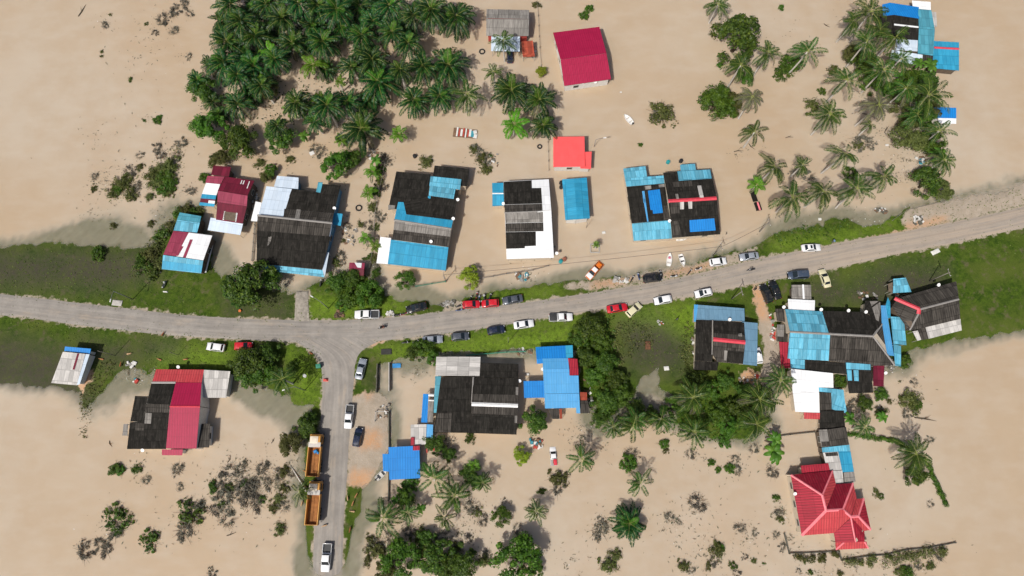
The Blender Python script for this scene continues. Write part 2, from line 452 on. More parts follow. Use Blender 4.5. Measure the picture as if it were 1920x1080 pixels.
def edge_resample(E, n, key):
    E = np.array(E, float); s = np.linspace(E[0][key], E[-1][key], n)
    o = np.interp(s, E[:, key], E[:, 1 - key])
    for _ in range(2): o[1:-1] = 0.25 * o[:-2] + 0.5 * o[1:-1] + 0.25 * o[2:]
    return [(a, b) if key == 0 else (b, a) for a, b in zip(s, o)]
def strip(name, A, B, mat, dz, kind='structure', ncross=8):
    v, f, uv = [], [], []
    L = 0; last = None
    rr = random.Random(3)
    for (a, b) in zip(A, B):
        pa, pb = at(*a), at(*b)
        mid = (pa + pb) / 2
        if last is not None: L += (mid - last).length
        last = mid
        for j in range(ncross + 1):
            k = j / ncross
            p = pa.lerp(pb, k)
            if j in (0, ncross): p = p + (pb - pa).normalized() * rr.uniform(-0.05, 0.05)
            z = float(road_z(np.array([[p.x, p.y]]))[0]) + dz + 0.05 * (1 - (2 * k - 1) ** 2)
            if j in (0, ncross): z -= 0.05
            v.append((p.x, p.y, z)); uv.append((k * (pb - pa).length, L))
    n = ncross + 1
    for i in range(len(A) - 1):
        for j in range(ncross):
            f.append((i * n + j, (i + 1) * n + j, (i + 1) * n + j + 1, i * n + j + 1))
    m = mesh_from(name, v, f, True)
    ul = m.uv_layers.new(name='UVMap')
    for lp in m.loops: ul.data[lp.index].uv = uv[lp.vertex_index]
    m.materials.append(mat)
    if m.polygons[0].normal.z < 0: m.flip_normals()
    return tag(link(name, m), kind=kind)
t = NT('worn_dusty_asphalt')
uv = t.n('UVMap').outputs[0]
co = t.n('NewGeometry').outputs['Position']
sx = t.n('SeparateXYZ'); t.l(co, sx.inputs[0])
s1 = t.noise(t.scale(uv, (1.6, 0.05, 1)), 1.0, 6, 0.7)
s2 = t.noise(co, 0.35, 6, 0.7)
s3 = t.noise(co, 3.0, 5, 0.75)
c = t.mix(t.ramp(s1, 0.3, 0.7), (0.185, 0.172, 0.158), (0.305, 0.278, 0.248))
c = t.mix(t.math('MULTIPLY', t.ramp(s2, 0.40, 0.72), 0.6), c, (0.37, 0.34, 0.305))
mudp = t.ramp(t.noise(t.scale(uv, (0.5, 0.12, 1)), 1.0, 5, 0.7), 0.52, 0.66)
c = t.mix(t.math('MULTIPLY', mudp, 0.40), c, (0.40, 0.32, 0.24))
east = t.ramp(t.math('ADD', sx.outputs[0], t.math('MULTIPLY', s2, 60)), 0, 120)
c = t.mix(t.math('MULTIPLY', east, t.ramp(s1, 0.3, 0.6)), c, (0.37, 0.30, 0.235))
vor = t.n('TexVoronoi', feature='DISTANCE_TO_EDGE'); t.l(t.scale(uv, (0.20, 0.11, 1)), vor.inputs['Vector']); vor.inputs['Scale'].default_value = 1.0
crk = t.math('LESS_THAN', t.math('ADD', vor.outputs['Distance'], t.math('MULTIPLY', s3, 0.03)), 0.022)
c = t.mix(t.math('MULTIPLY', crk, 0.10), c, (0.11, 0.10, 0.09))
c = t.mix(t.math('MULTIPLY', t.ramp(s3, 0.55, 0.75), 0.35), c, (0.16, 0.145, 0.13))
su_ = t.n('SeparateXYZ'); t.l(uv, su_.inputs[0])
trk = t.math('MULTIPLY', t.ramp(t.math('SINE', t.math('MULTIPLY', su_.outputs[0], 2 * math.pi / 1.75)), 0.35, 0.95), t.ramp(s1, 0.25, 0.6))
c = t.mix(t.math('MULTIPLY', trk, 0.30), c, (0.17, 0.155, 0.14))
t.out(c, 0.9, 0.2)
t.bump(s3, 0.3, 0.03)
ASPHALT = t.m
strip('main_road', edge_resample(ROAD_N, 150, 0), edge_resample(ROAD_S, 150, 0), ASPHALT, 0.0)
strip('side_road', edge_resample(STEM_L, 90, 1), edge_resample(STEM_R, 90, 1), ASPHALT, -0.012)
# concrete drive ramp across the northern verge
dm = MB(); q = [at(556, 548), at(578, 547), at(581, 603), at(553, 603)]
t = paint('stained_concrete', (0.30, 0.27, 0.23), 0.9, 0.35, 0.1, sc=1.5)
dm.prism([p[:2] for p in q[::-1]], 0.1, 0.455)
tag(dm.build('driveway', t, bevel=0.03), kind='structure')

# ================================================================ houses
UVR = random.Random(11)
def best_plane(P):
    n = Vector((0, 0, 0)); c = Vector((0, 0, 0))
    for a, b in zip(P, P[1:] + P[:1]):
        n += (a - Vector((0, 0, 0))).cross(b); c += a
    n.normalize()
    if n.z < 0: n = -n
    return c / len(P), n
def slab(mb, P, th, up, uv):
    """a sheet of thickness th over the outline P, lifted by up; uv runs along the first edge"""
    P = list(P)
    if sum((b.x - a.x) * (b.y + a.y) for a, b in zip(P, P[1:] + P[:1])) > 0: P = P[::-1]; flip = True
    else: flip = False
    e = (P[-1] - P[-2]) if flip else (P[1] - P[0])
    o, nrm = best_plane(P)
    U = (e - nrm * e.dot(nrm)).normalized(); V = nrm.cross(U)
    ou, ov = UVR.uniform(0, 90), UVR.uniform(0, 90)
    n = len(P); b = len(mb.v)
    top = [p + Vector((0, 0, up)) for p in P]; bot = [p + Vector((0, 0, up - th)) for p in P]
    mb.add(top + bot, [tuple(range(n)), tuple(range(2 * n - 1, n - 1, -1))] + [(i, n + i, n + (i + 1) % n, (i + 1) % n) for i in range(n)])
    for p in top + bot: uv.append((ou + (p - o).dot(U), ov + (p - o).dot(V)))
def sheet(name, P, mat, parent, th=0.06, up=0.0):
    mb, uv = MB(), []
    slab(mb, P, th, up, uv)
    m = mb.mesh(name, [mat])
    ul = m.uv_layers.new(name='UVMap')
    for lp in m.loops: ul.data[lp.index].uv = uv[lp.vertex_index]
    return link(name, m, parent)
def inside(p, poly):
    c = False
    for a, b in zip(poly, poly[1:] + poly[:1]):
        if (a.y > p.y) != (b.y > p.y) and p.x < a.x + (p.y - a.y) * (b.x - a.x) / (b.y - a.y): c = not c
    return c
def wall_prism(mb, P, others, base, rng, wins, off=0.42):
    P = list(P)
    if sum((b.x - a.x) * (b.y + a.y) for a, b in zip(P, P[1:] + P[:1])) > 0: P = P[::-1]      # counter-clockwise
    c, nrm = best_plane(P)
    n = len(P); lines = []
    for i in range(n):
        a, b = P[i], P[(i + 1) % n]
        e = Vector((b.x - a.x, b.y - a.y)); L = e.length; e /= max(L, 1e-6); nn = Vector((e.y, -e.x))
        mid = Vector(((a.x + b.x) / 2 + nn.x * .35, (a.y + b.y) / 2 + nn.y * .35))
        inner = any(inside(mid, q) for q in others)
        o = 0.03 + rng.uniform(0, .02) if inner else off
        lines.append((Vector((a.x, a.y)) - nn * o, e, nn, L, inner))
    Q = []
    for i in range(n):
        p, d = lines[i - 1][:2]; q, e = lines[i][:2]
        den = d.x * e.y - d.y * e.x
        if abs(den) < 0.05: Q.append(q.copy())
        else:
            tt = ((q.x - p.x) * e.y - (q.y - p.y) * e.x) / den
            Q.append(p + d * tt)
    zt = [c.z - ((q.x - c.x) * nrm.x + (q.y - c.y) * nrm.y) / max(nrm.z, .2) - 0.10 for q in Q]
    v = [(q.x, q.y, base) for q in Q] + [(q.x, q.y, z) for q, z in zip(Q, zt)]
    mb.add(v, [tuple(range(n - 1, -1, -1)), tuple(range(n, 2 * n))] + [(i, (i + 1) % n, n + (i + 1) % n, n + i) for i in range(n)])
    for i in range(n):
        a, b = Q[i], Q[(i + 1) % n]
        L = (b - a).length
        if lines[i][4] or L < 2.6: continue
        k = max(1, int(L / 3.4))
        for j in range(k):
            m = a.lerp(b, (j + .5) / k)
            wins.append((m, math.atan2(b.y - a.y, b.x - a.x), lines[i][2], min(zt[i], zt[(i + 1) % n])))
WINFRAME = paint('weathered_window_frame', (0.42, 0.40, 0.36), 0.6)
PANE = glass('louvred_window_pane', (0.02, 0.03, 0.035))
def house(label, group, off, wall, items, name='house', cat='house', wins_max=5, base=-1.2):
    """items: ('S', roof material, pts(x,y,z), [part name])  a roof section over walls
              ('A', material, pts, [part name])               an awning on posts
              ('P', material, section index, pts, [part name]) sheets laid over a section
              ('R', material, p, q, width)                    a ridge cap
              ('D', x, y, z)                                  a satellite dish"""
    rng = random.Random(hash(label) & 0 if False else sum(map(ord, label)))
    pts3 = lambda pts: [at(*cp(*off, x, y), z) for x, y, z in pts]
    secs = [(it, pts3(it[2])) for it in items if it[0] in 'SA']
    allp = [p for _, P in secs for p in P]
    cx, cy = sum(p.x for p in allp) / len(allp), sum(p.y for p in allp) / len(allp)
    root = empty(name, (cx, cy, 0))
    tag(root, label, cat, group)
    T = Matrix.Translation((-cx, -cy, 0))
    loc = lambda P: [T @ p for p in P]
    roofs = []
    for it, P in secs:
        if len(P) > 4:
            c, nrm = best_plane(P)
            P = [at_plane(*cp(*off, x, y), c, nrm) for x, y, _ in it[2]]
        roofs.append((it, loc(P)))
    wm_, wins = MB(), []
    for k, (it, P) in enumerate(roofs):
        part = it[3] if len(it) > 3 else ('roof' if it[0] == 'S' else 'awning')
        sheet(part, P, it[1], root, 0.07, 0.004 * (k % 5))
        if it[0] == 'S':
            wall_prism(wm_, P, [q for j, (i2, q) in enumerate(roofs) if j != k and i2[0] == 'S'], base, rng, wins)
        else:
            c = sum(P, Vector((0, 0, 0))) / len(P)
            low = [p.lerp(c, .08) for p in P]
            allr = [q for j, (i2, q) in enumerate(roofs) if j != k and i2[0] == 'S']
            for p in low:
                if any(inside(p, q) for q in allr): continue
                MB().cyl((p.x, p.y, (p.z - 0.09 + base) / 2), 0.05, p.z - 0.09 - base, 8).build('post', WINFRAME, root)
    if wm_.v: wm_.build('wall', wall, root)
    rng.shuffle(wins)
    wins.sort(key=lambda w: w[2].y > 0.3)
    for m, a, nn, zt in wins[:wins_max]:
        if zt < 1.7: continue
        z = min(1.35, zt - .75)
        fr = empty('window', (m.x, m.y, z), a); fr.parent = root
        bpy.data.objects.remove(fr)
        f = MB().box((0, 0, 0), (1.3, 0.10, 1.05)).build('window', WINFRAME, root)
        f.location = (m.x + nn.x * .01, m.y + nn.y * .01, z); f.rotation_euler = (0, 0, a)
        g_ = MB().box((0, -0.055, 0), (1.12, 0.02, 0.87)).build('pane', PANE, f)
    for it in items:
        if it[0] == 'P':
            P = roofs[it[2]][1]; c, nrm = best_plane(P)
            c2 = c + Vector((cx, cy, 0))
            Q = [T @ at_plane(*cp(*off, x, y), c2, nrm) for x, y in it[3]]
            sheet(it[4] if len(it) > 4 else 'roof_patch', Q, it[1], root, 0.03, 0.05)
        elif it[0] == 'R':
            a, b = pts3([it[2], it[3]]); a, b = T @ a, T @ b
            w = it[4]
            d = (b - a); s_ = Vector((-d.y, d.x, 0)).normalized() * w / 2
            up = Vector((0, 0, .10)); dn = Vector((0, 0, -.02 - w * .12))
            mb = MB()
            v = [a - s_ + dn + up * .4, a + up, a + s_ + dn + up * .4, b - s_ + dn + up * .4, b + up, b + s_ + dn + up * .4]
            v += [p - Vector((0, 0, .05)) for p in v]
            mb.add(v, [(0, 1, 4, 3), (1, 2, 5, 4), (6, 9, 10, 7), (7, 10, 11, 8), (0, 3, 9, 6), (2, 8, 11, 5), (0, 6, 7, 1), (1, 7, 8, 2), (3, 4, 10, 9), (4, 5, 11, 10)])
            mb.build('ridge_cap', it[1], root)
        elif it[0] == 'D':
            p = T @ at(*cp(*off, it[1], it[2]), it[3])
            mb = MB()
            n = 14
            rings = [[Vector((r * math.cos(2 * math.pi * k / n), r * math.sin(2 * math.pi * k / n), r * r * .45)) for k in range(n)] for r in (.04, .22, .36)]
            M_ = Matrix.Translation(p + Vector((0, 0, .5))) @ Matrix.Rotation(R(25), 4, 'X')
            v = [M_ @ q for rg in rings for q in rg]
            mb.add(v, [(i * n + k, i * n + (k + 1) % n, (i + 1) * n + (k + 1) % n, (i + 1) * n + k) for i in range(2) for k in range(n)] + [tuple(range(n))])
            mb.tube([p - Vector((0, 0, .3)), p + Vector((0, 0, .5))], .03, 6)
            mb.build('satellite_dish', paint('dish_white', (.75, .75, .74), .4), root)
    return root

BLK = roofing('weathered_black_sheeting', (0.007, 0.007, 0.006), (0.034, 0.031, 0.027), .85, .4, .35, .5, .9, gk=.55, grime=(.075, .066, .058), spec=.08)
BLK2 = roofing('faded_charcoal_sheeting', (0.012, 0.011, 0.010), (0.105, 0.094, 0.082), .9, .5, .40, .5, .9, line=.35, pitch=.46, gk=.4, grime=(.008, .008, .008), spec=.08)
GRY = roofing('weathered_grey_sheeting', (0.10, 0.092, 0.082), (0.33, 0.31, 0.285), .85, .5, .3, .6, .8, 2.4, 2.0, gk=.3)
LGR = roofing('pale_grey_sheeting', (0.36, 0.345, 0.33), (0.58, 0.56, 0.53), .7, .5, .3, .6, .8, gk=.25)
WHT = roofing('new_white_sheeting', (0.68, 0.70, 0.72), (0.80, 0.81, 0.82), .5, .25, .08, .3, .45, gk=.10, grime=(.4, .38, .36))
ZNC = roofing('bluish_zinc_sheeting', (0.46, 0.56, 0.68), (0.62, 0.70, 0.78), .5, .3, .12, .4, .45, gk=.12, grime=(.3, .33, .36))
TEAL = roofing('faded_teal_sheeting', (0.045, 0.22, 0.30), (0.10, 0.35, 0.44), .7, .5, .3, .4, .6, gk=.3, grime=(.05, .12, .15))
SKY = roofing('sky_blue_sheeting', (0.014, 0.22, 0.40), (0.05, 0.33, 0.50), .7, .45, .2, .4, .5, gk=.35, grime=(.05, .15, .20))
SKYS = roofing('streaked_blue_sheeting', (0.045, 0.27, 0.41), (0.17, 0.44, 0.56), .9, .6, .45, .4, .6, gk=.5, grime=(.05, .13, .18))
BLU = roofing('bright_blue_sheeting', (0.008, 0.17, 0.52), (0.014, 0.23, 0.62), .6, .2, .06, .6, .5, line=.35, gk=.15, grime=(.03, .12, .3))
LBL = roofing('light_blue_sheeting', (0.055, 0.28, 0.58), (0.11, 0.37, 0.66), .7, .2, .05, .4, .5, line=.18, gk=.2, grime=(.2, .3, .4))
SLT = roofing('slate_blue_sheeting', (0.11, 0.22, 0.32), (0.17, 0.31, 0.43), .7, .4, .12, .4, .5, gk=.2)
MAG = roofing('magenta_sheeting', (0.29, 0.007, 0.043), (0.38, 0.014, 0.064), .7, .2, .05, .6, .5, line=.35, gk=.15, grime=(.2, .01, .05))
MRN = roofing('maroon_sheeting', (0.085, 0.006, 0.018), (0.18, 0.014, 0.036), .6, .4, .3, .5, .6, gk=.2)
MRN2 = roofing('dusty_maroon_sheeting', (0.20, 0.020, 0.050), (0.31, 0.055, 0.095), .7, .4, .2, .5, .6, gk=.15)
RED = roofing('red_sheeting', (0.27, 0.010, 0.026), (0.42, 0.026, 0.048), .8, .3, .15, .8, .6, line=.75, gk=.4, grime=(.12, .01, .02))
LRD = roofing('light_red_sheeting', (0.40, 0.028, 0.042), (0.54, 0.09, 0.09), .85, .25, .12, .8, .55, line=.6, gk=.3, grime=(.3, .03, .05))
SAL = roofing('salmon_red_sheeting', (0.78, 0.085, 0.085), (0.84, 0.105, 0.105), .4, .08, .03, .2, .5, gk=.03)
RST = roofing('rusty_red_sheeting', (0.26, 0.03, 0.015), (0.36, 0.09, 0.05), .8, .5, .4, .5, .8, gk=.3)
DRD = roofing('dark_red_sheeting', (0.16, 0.006, 0.016), (0.27, 0.011, 0.028), .8, .3, .15, .5, .55, line=.6, gk=.35, grime=(.36, .12, .12))
REDR = paint('red_ridge_capping', (.60, .05, .075), .5)
PNKR = paint('pink_ridge_capping', (.78, .20, .23), .55)
WHTR = paint('white_ridge_capping', (.72, .72, .71), .5)
GRYR = paint('grey_ridge_capping', (.25, .235, .22), .8)
W_WHT = paint('whitewashed_wall', (.66, .64, .60), .8, .12)
W_CRM = paint('cream_wall', (.55, .47, .36), .8, .12)
W_WD = paint('weathered_board_wall', (.12, .09, .065), .9, .3)
W_BLU = paint('blue_painted_wall', (.10, .25, .40), .7, .15)
W_RED = paint('red_painted_wall', (.42, .06, .05), .7, .15)

N0, N1, N2 = (140, 270), (460, 270), (780, 270)
G_N, G_S = 'flooded houses north of the road', 'houses south of the road'
E, Rr = 3.0, 4.3
house('grey corrugated house with pale blue porch awning, red annex shed beside it', G_N, (780, 0), W_RED, [
    ('S', GRY, [(508, 130, 4.0), (818, 136, 4.0), (818, 72, 3.3), (510, 66, 3.3)]),
    ('S', GRY, [(508, 134, 4.0), (818, 138, 4.0), (815, 260, 2.9), (508, 258, 2.9)]),
    ('A', ZNC, [(545, 262, 2.7), (752, 264, 2.7), (750, 372, 2.3), (543, 368, 2.3)])])
house('small rust red lean-to shed beside the grey corrugated house', None, (780, 0), W_WD, [
    ('A', RST, [(762, 300, 2.6), (845, 293, 2.6), (856, 385, 2.2), (770, 390, 2.2)], 'roof'),
    ('A', RST, [(770, 391, 2.2), (857, 386, 2.2), (860, 408, 1.9), (773, 411, 1.9)], 'eave')], 'shed', 'shed')
house('large magenta gabled house standing alone in the flood', G_N, (780, 0), W_WHT, [
    ('S', MAG, [(1045, 430, 4.8), (1377, 383, 4.8), (1326, 193, 3.2), (991, 236, 3.2)]),
    ('S', MAG, [(1045, 432, 4.8), (1377, 385, 4.8), (1411, 572, 3.0), (1072, 621, 3.0)]),
    ('D', 1205, 603, 2.2), ('D', 1295, 600, 1.8)])
house('small bright salmon red house with a stepped side roof', G_N, N2, W_WHT, [
    ('S', SAL, [(993, -52, 3.2), (1218, -54, 3.2), (1222, 163, 3.0), (993, 166, 3.0)]),
    ('S', SAL, [(1190, 105, 2.7), (1222, 57, 2.8), (1270, 55, 2.7), (1265, 180, 2.5), (1188, 176, 2.5)])], wins_max=4)
house('house roofed half black, half new white sheeting with blue side annex', G_N, N2, W_CRM, [
    ('S', WHT, [(642, 494, 4.4), (978, 480, 4.4), (960, 255, 3.0), (633, 270, 3.0)]),
    ('S', WHT, [(642, 496, 4.4), (978, 482, 4.4), (997, 822, 2.7), (655, 832, 2.7)]),
    ('P', BLK, 0, [(640, 438), (912, 430), (905, 318), (838, 319), (836, 263), (634, 273)]),
    ('P', BLK2, 0, [(642, 492), (875, 483), (875, 493), (916, 489), (912, 432), (640, 440)]),
    ('P', GRY, 1, [(643, 500), (918, 490), (920, 566), (647, 572)]),
    ('P', BLK2, 1, [(647, 574), (920, 568), (922, 631), (648, 636)]),
    ('P', BLK, 1, [(648, 638), (866, 634), (867, 736), (787, 740), (787, 754), (652, 758)]),
    ('P', WHT, 1, [(768, 637), (825, 635), (825, 643), (768, 645)]),
    ('R', GRYR, (640, 497, 4.42), (878, 487, 4.42), .35), ('R', WHTR, (878, 489, 4.42), (978, 481, 4.42), .4),
    ('S', SKY, [(552, 357, 2.8), (632, 357, 2.8), (632, 280, 2.5), (550, 282, 2.5)]),
    ('S', SKY, [(552, 359, 2.8), (633, 359, 2.8), (637, 445, 2.4), (552, 450, 2.4)]),
    ('R', WHTR, (552, 357, 2.82), (633, 357, 2.82), .3), ('D', 1016, 795, 1.8), ('D', 632, 437, 2.4)])
house('plain bright blue roofed house left of the blue and black twin house', G_N, N2, W_WHT, [
    ('S', SKY, [(1143, 250, 3.8), (1165, 544, 3.8), (1080, 550, 3.0), (1057, 255, 3.0)]),
    ('S', SKY, [(1143, 250, 3.8), (1165, 544, 3.8), (1258, 538, 3.0), (1235, 242, 3.0)])], wins_max=4)
house('wide twin house roofed in black with sky blue patches and red ridge', G_N, (1100, 270), W_CRM, [
    ('S', BLK, [(288, 310, 3.3), (565, 285, 3.3), (605, 550, 3.4), (325, 573, 3.4)]),
    ('S', BLK, [(592, 412, 4.6), (940, 390, 4.6), (895, 183, 3.1), (553, 208, 3.1)]),
    ('S', BLK, [(592, 414, 4.6), (940, 392, 4.6), (967, 652, 2.8), (620, 678, 2.8)]),
    ('S', SKYS, [(276, 248, 3.2), (557, 228, 3.2), (562, 284, 3.25), (288, 308, 3.25)]),
    ('S', SKYS, [(264, 178, 2.9), (426, 160, 2.9), (437, 236, 3.1), (276, 247, 3.1)]),
    ('S', SKYS, [(327, 575, 3.2), (605, 551, 3.2), (611, 612, 2.9), (333, 634, 2.9)]),
    ('S', SKYS, [(333, 635, 2.9), (611, 613, 2.9), (617, 683, 2.5), (340, 700, 2.5)]),
    ('S', SKYS, [(675, 150, 2.6), (783, 142, 2.6), (790, 190, 2.8), (680, 198, 2.8)]),
    ('P', SKYS, 1, [(655, 197), (892, 184), (904, 250), (666, 267)]),
    ('P', BLU, 0, [(442, 338), (528, 328), (551, 498), (480, 505), (477, 478), (462, 478)], 'tarpaulin'),
    ('P', LBL, 0, [(400, 342), (417, 340), (447, 562), (437, 562)]), ('P', LBL, 0, [(405, 380), (422, 378), (426, 424), (411, 426)]),
    ('P', GRY, 0, [(418, 305), (465, 300), (468, 325), (424, 330)]), ('P', GRY, 0, [(520, 294), (563, 290), (566, 310), (523, 314)]),
    ('P', BLK2, 0, [(552, 450), (592, 446), (602, 545), (556, 548)]),
    ('P', LGR, 1, [(800, 303), (828, 301), (847, 388), (818, 390)]), ('P', GRY, 1, [(640, 362), (660, 361), (670, 404), (648, 405)]),
    ('P', BLK2, 1, [(620, 275), (760, 267), (765, 305), (626, 312)]),
    ('P', LGR, 2, [(673, 418), (703, 416), (703, 472), (675, 473)]), ('P', LGR, 2, [(732, 415), (763, 413), (763, 468), (738, 469)]),
    ('P', BLU, 2, [(742, 552), (922, 538), (933, 625), (747, 637)]), ('P', BLK2, 2, [(620, 560), (660, 556), (690, 672), (622, 676)]),
    ('P', BLK2, 2, [(600, 420), (672, 416), (675, 500), (612, 505)]),
    ('R', REDR, (590, 412, 4.64), (940, 391, 4.64), .8), ('D', 595, 562, 3.1)], wins_max=6)
house('big black roofed house with white side roof and blue front eave', G_N, N1, W_BLU, [
    ('S', BLK2, [(88, 515, 4.7), (625, 570, 4.7), (555, 910, 2.9), (80, 866, 2.9)]),
    ('P', BLK, 0, [(82, 625), (618, 670), (558, 906), (84, 863)]),
    ('P', GRY, 0, [(168, 672), (190, 670), (180, 735), (160, 735)]),
    ('S', BLK2, [(275, 534, 4.65), (628, 568, 4.65), (640, 500, 3.7), (282, 468, 3.7)]),
    ('P', GRY, 3 - 2, [(372, 472), (402, 475), (392, 540), (358, 538)]),
    ('S', BLK, [(282, 467, 3.7), (640, 499, 3.7), (690, 297, 3.1), (553, 288, 3.1), (515, 345, 3.2), (337, 325, 3.2)]),
    ('S', ZNC, [(97, 512, 3.9), (272, 530, 3.9), (337, 325, 3.2), (152, 305, 3.2)]),
    ('S', ZNC, [(207, 308, 3.1), (382, 325, 3.1), (385, 243, 2.8), (230, 230, 2.8)]),
    ('S', TEAL, [(527, 275, 3.2), (560, 277, 3.2), (542, 353, 3.3), (512, 347, 3.3)]),
    ('A', SKY, [(638, 498, 2.8), (703, 505, 2.6), (690, 592, 2.5), (628, 580, 2.7)]),
    ('A', SKYS, [(112, 868, 2.9), (557, 912, 2.9), (570, 963, 2.5), (128, 912, 2.5)]),
    ('A', ZNC, [(590, 783, 3.1), (605, 786, 3.0), (574, 962, 2.6), (557, 910, 2.9)], 'eave'),
    ('A', WHT, [(75, 415, 2.6), (118, 425, 2.6), (85, 560, 2.1), (40, 556, 2.1)]),
    ('R', GRYR, (86, 515, 4.72), (627, 571, 4.72), .45), ('R', ZNC, (624, 572, 4.5), (600, 700, 3.8), .3), ('D', 648, 470, 3.2)], wins_max=5)
house('house with stepped black and blue roof and a long sky blue front awning', G_N, N2, W_CRM, [
    ('S', BLK, [(-142, 198, 3.3), (105, 220, 3.3), (77, 450, 3.7), (-202, 475, 3.7)]),
    ('S', BLK, [(135, 155, 2.9), (388, 180, 2.9), (370, 305, 2.6), (112, 290, 2.8)]),
    ('S', BLK, [(-72, 506, 4.25), (272, 549, 4.25), (312, 330, 3.4), (105, 378, 3.5)]),
    ('A', BLK, [(-92, 424, 3.95), (-72, 507, 4.24), (110, 470, 3.95), (100, 376, 3.55)], 'roof'),
    ('S', SKY, [(-157, 547, 4.6), (255, 612, 4.6), (268, 551, 4.28), (-146, 500, 4.28)]),
    ('A', SKY, [(-147, 501, 4.27), (-70, 510, 4.27), (-90, 421, 3.95), (-129, 419, 3.95)], 'roof'),
    ('S', GRY, [(-155, 550, 4.6), (255, 614, 4.6), (247, 670, 4.2), (-162, 620, 4.2)]),
    ('S', BLK2, [(-162, 621, 4.2), (247, 671, 4.2), (235, 745, 3.7), (-172, 690, 3.7)]),
    ('S', SKY, [(-182, 692, 3.3), (235, 747, 3.3), (215, 915, 2.6), (-204, 868, 2.6)]),
    ('S', WHT, [(-258, 672, 3.1), (-180, 680, 3.2), (-205, 868, 2.6), (-286, 862, 2.5)]),
    ('S', SKYS, [(95, 232, 3.2), (328, 255, 3.2), (318, 330, 3.4), (90, 300, 3.4)], 'roof_patch'),
    ('S', SKYS, [(100, 301, 3.5), (285, 328, 3.5), (272, 398, 3.7), (92, 372, 3.7)], 'roof_patch'),
    ('P', SKY, 0, [(88, 375), (107, 378), (95, 450), (77, 447)]), ('P', GRY, 0, [(-200, 440), (-150, 445), (-155, 472), (-200, 474)]),
    ('R', GRYR, (-160, 548, 4.62), (256, 613, 4.62), .4), ('D', 303, 408, 3.6), ('D', 110, 710, 3.9), ('D', 270, 545, 4.0)], wins_max=5)
house('house of patched dark red roofs with a torn opening over pale blue awning', G_N, N0, W_WD, [
    ('S', MRN, [(1005, 155, 2.8), (1130, 166, 2.8), (1115, 236, 3.0), (985, 222, 3.0)]),
    ('S', MRN2, [(960, 230, 3.0), (1085, 236, 3.0), (1055, 290, 2.8), (945, 280, 2.8)]),
    ('S', MRN, [(1035, 336, 4.0), (1250, 372, 4.0), (1300, 265, 3.1), (1090, 236, 3.1)]),
    ('S', MRN2, [(1035, 338, 4.0), (1250, 374, 4.0), (1245, 450, 3.5), (1032, 420, 3.5)]),
    ('S', MRN, [(1032, 422, 3.4), (1245, 452, 3.4), (1215, 576, 2.8), (1022, 547, 2.8)]),
    ('A', ZNC, [(983, 532, 2.7), (1218, 573, 2.7), (1197, 658, 2.3), (962, 622, 2.3)]),
    ('S', WHT, [(950, 281, 2.8), (1052, 291, 2.8), (1025, 370, 2.6), (920, 360, 2.6)]),
    ('S', SKY, [(920, 361, 2.55), (1024, 371, 2.55), (1018, 401, 2.5), (912, 392, 2.5)]),
    ('A', MRN, [(912, 393, 2.4), (1018, 402, 2.4), (1014, 432, 2.3), (905, 420, 2.3)]),
    ('A', SKY, [(905, 421, 2.3), (1014, 433, 2.3), (1008, 453, 2.2), (900, 443, 2.2)]),
    ('P', W_WD, 4, [(1085, 488), (1175, 500), (1165, 560), (1075, 547)], 'roof_opening'),
    ('P', WHTR, 4, [(1083, 486), (1092, 487), (1080, 550), (1071, 549)], 'batten'), ('P', WHTR, 4, [(1168, 498), (1178, 500), (1168, 562), (1160, 561)], 'batten'),
    ('P', WHT, 8, [(970, 408), (1016, 412), (1012, 432), (965, 428)]), ('P', WHTR, 2, [(1208, 262), (1214, 263), (1204, 290), (1198, 289)], 'batten'),
    ('P', WHTR, 2, [(1225, 264), (1231, 265), (1220, 292), (1214, 291)], 'batten'), ('P', WHTR, 2, [(1262, 270), (1268, 271), (1250, 322), (1244, 321)], 'batten')], wins_max=4)
house('low house with maroon and white roof and blue front slope on the grass', G_N, N0, W_WD, [
    ('S', TEAL, [(740, 546, 3.3), (905, 568, 3.3), (915, 522, 3.0), (760, 495, 3.0)]),
    ('S', SKYS, [(740, 548, 3.3), (905, 570, 3.3), (885, 640, 2.9), (715, 625, 2.9)]),
    ('S', MRN2, [(640, 800, 3.3), (735, 811, 3.3), (825, 640, 3.0), (715, 628, 3.0)]),
    ('S', WHT, [(735, 812, 3.3), (930, 841, 3.3), (995, 662, 3.0), (826, 640, 3.0)]),
    ('S', SKYS, [(640, 803, 3.3), (930, 844, 3.3), (915, 935, 2.5), (630, 905, 2.5)]),
    ('P', SKY, 4, [(636, 845), (925, 880), (916, 930), (632, 902)]),
    ('P', MRN2, 3, [(835, 690), (855, 692), (803, 824), (783, 820)]),
    ('P', MRN2, 3, [(735, 808), (748, 810), (788, 742), (770, 738)]),
    ('R', WHTR, (945, 930, .7), (1000, 705, .7), .35)], wins_max=3, base=-.3)
house('tiny maroon roofed outhouse with white patch among the bushes', None, N1, W_RED, [
    ('S', MRN2, [(750, 900, 2.5), (858, 906, 2.5), (865, 860, 2.2), (752, 857, 2.2)]),
    ('S', MRN, [(750, 902, 2.5), (858, 908, 2.5), (855, 962, 2.1), (745, 945, 2.1)]),
    ('P', WHT, 0, [(790, 858), (842, 861), (838, 896), (810, 893)])], 'outhouse', 'outhouse', 1, -.6)

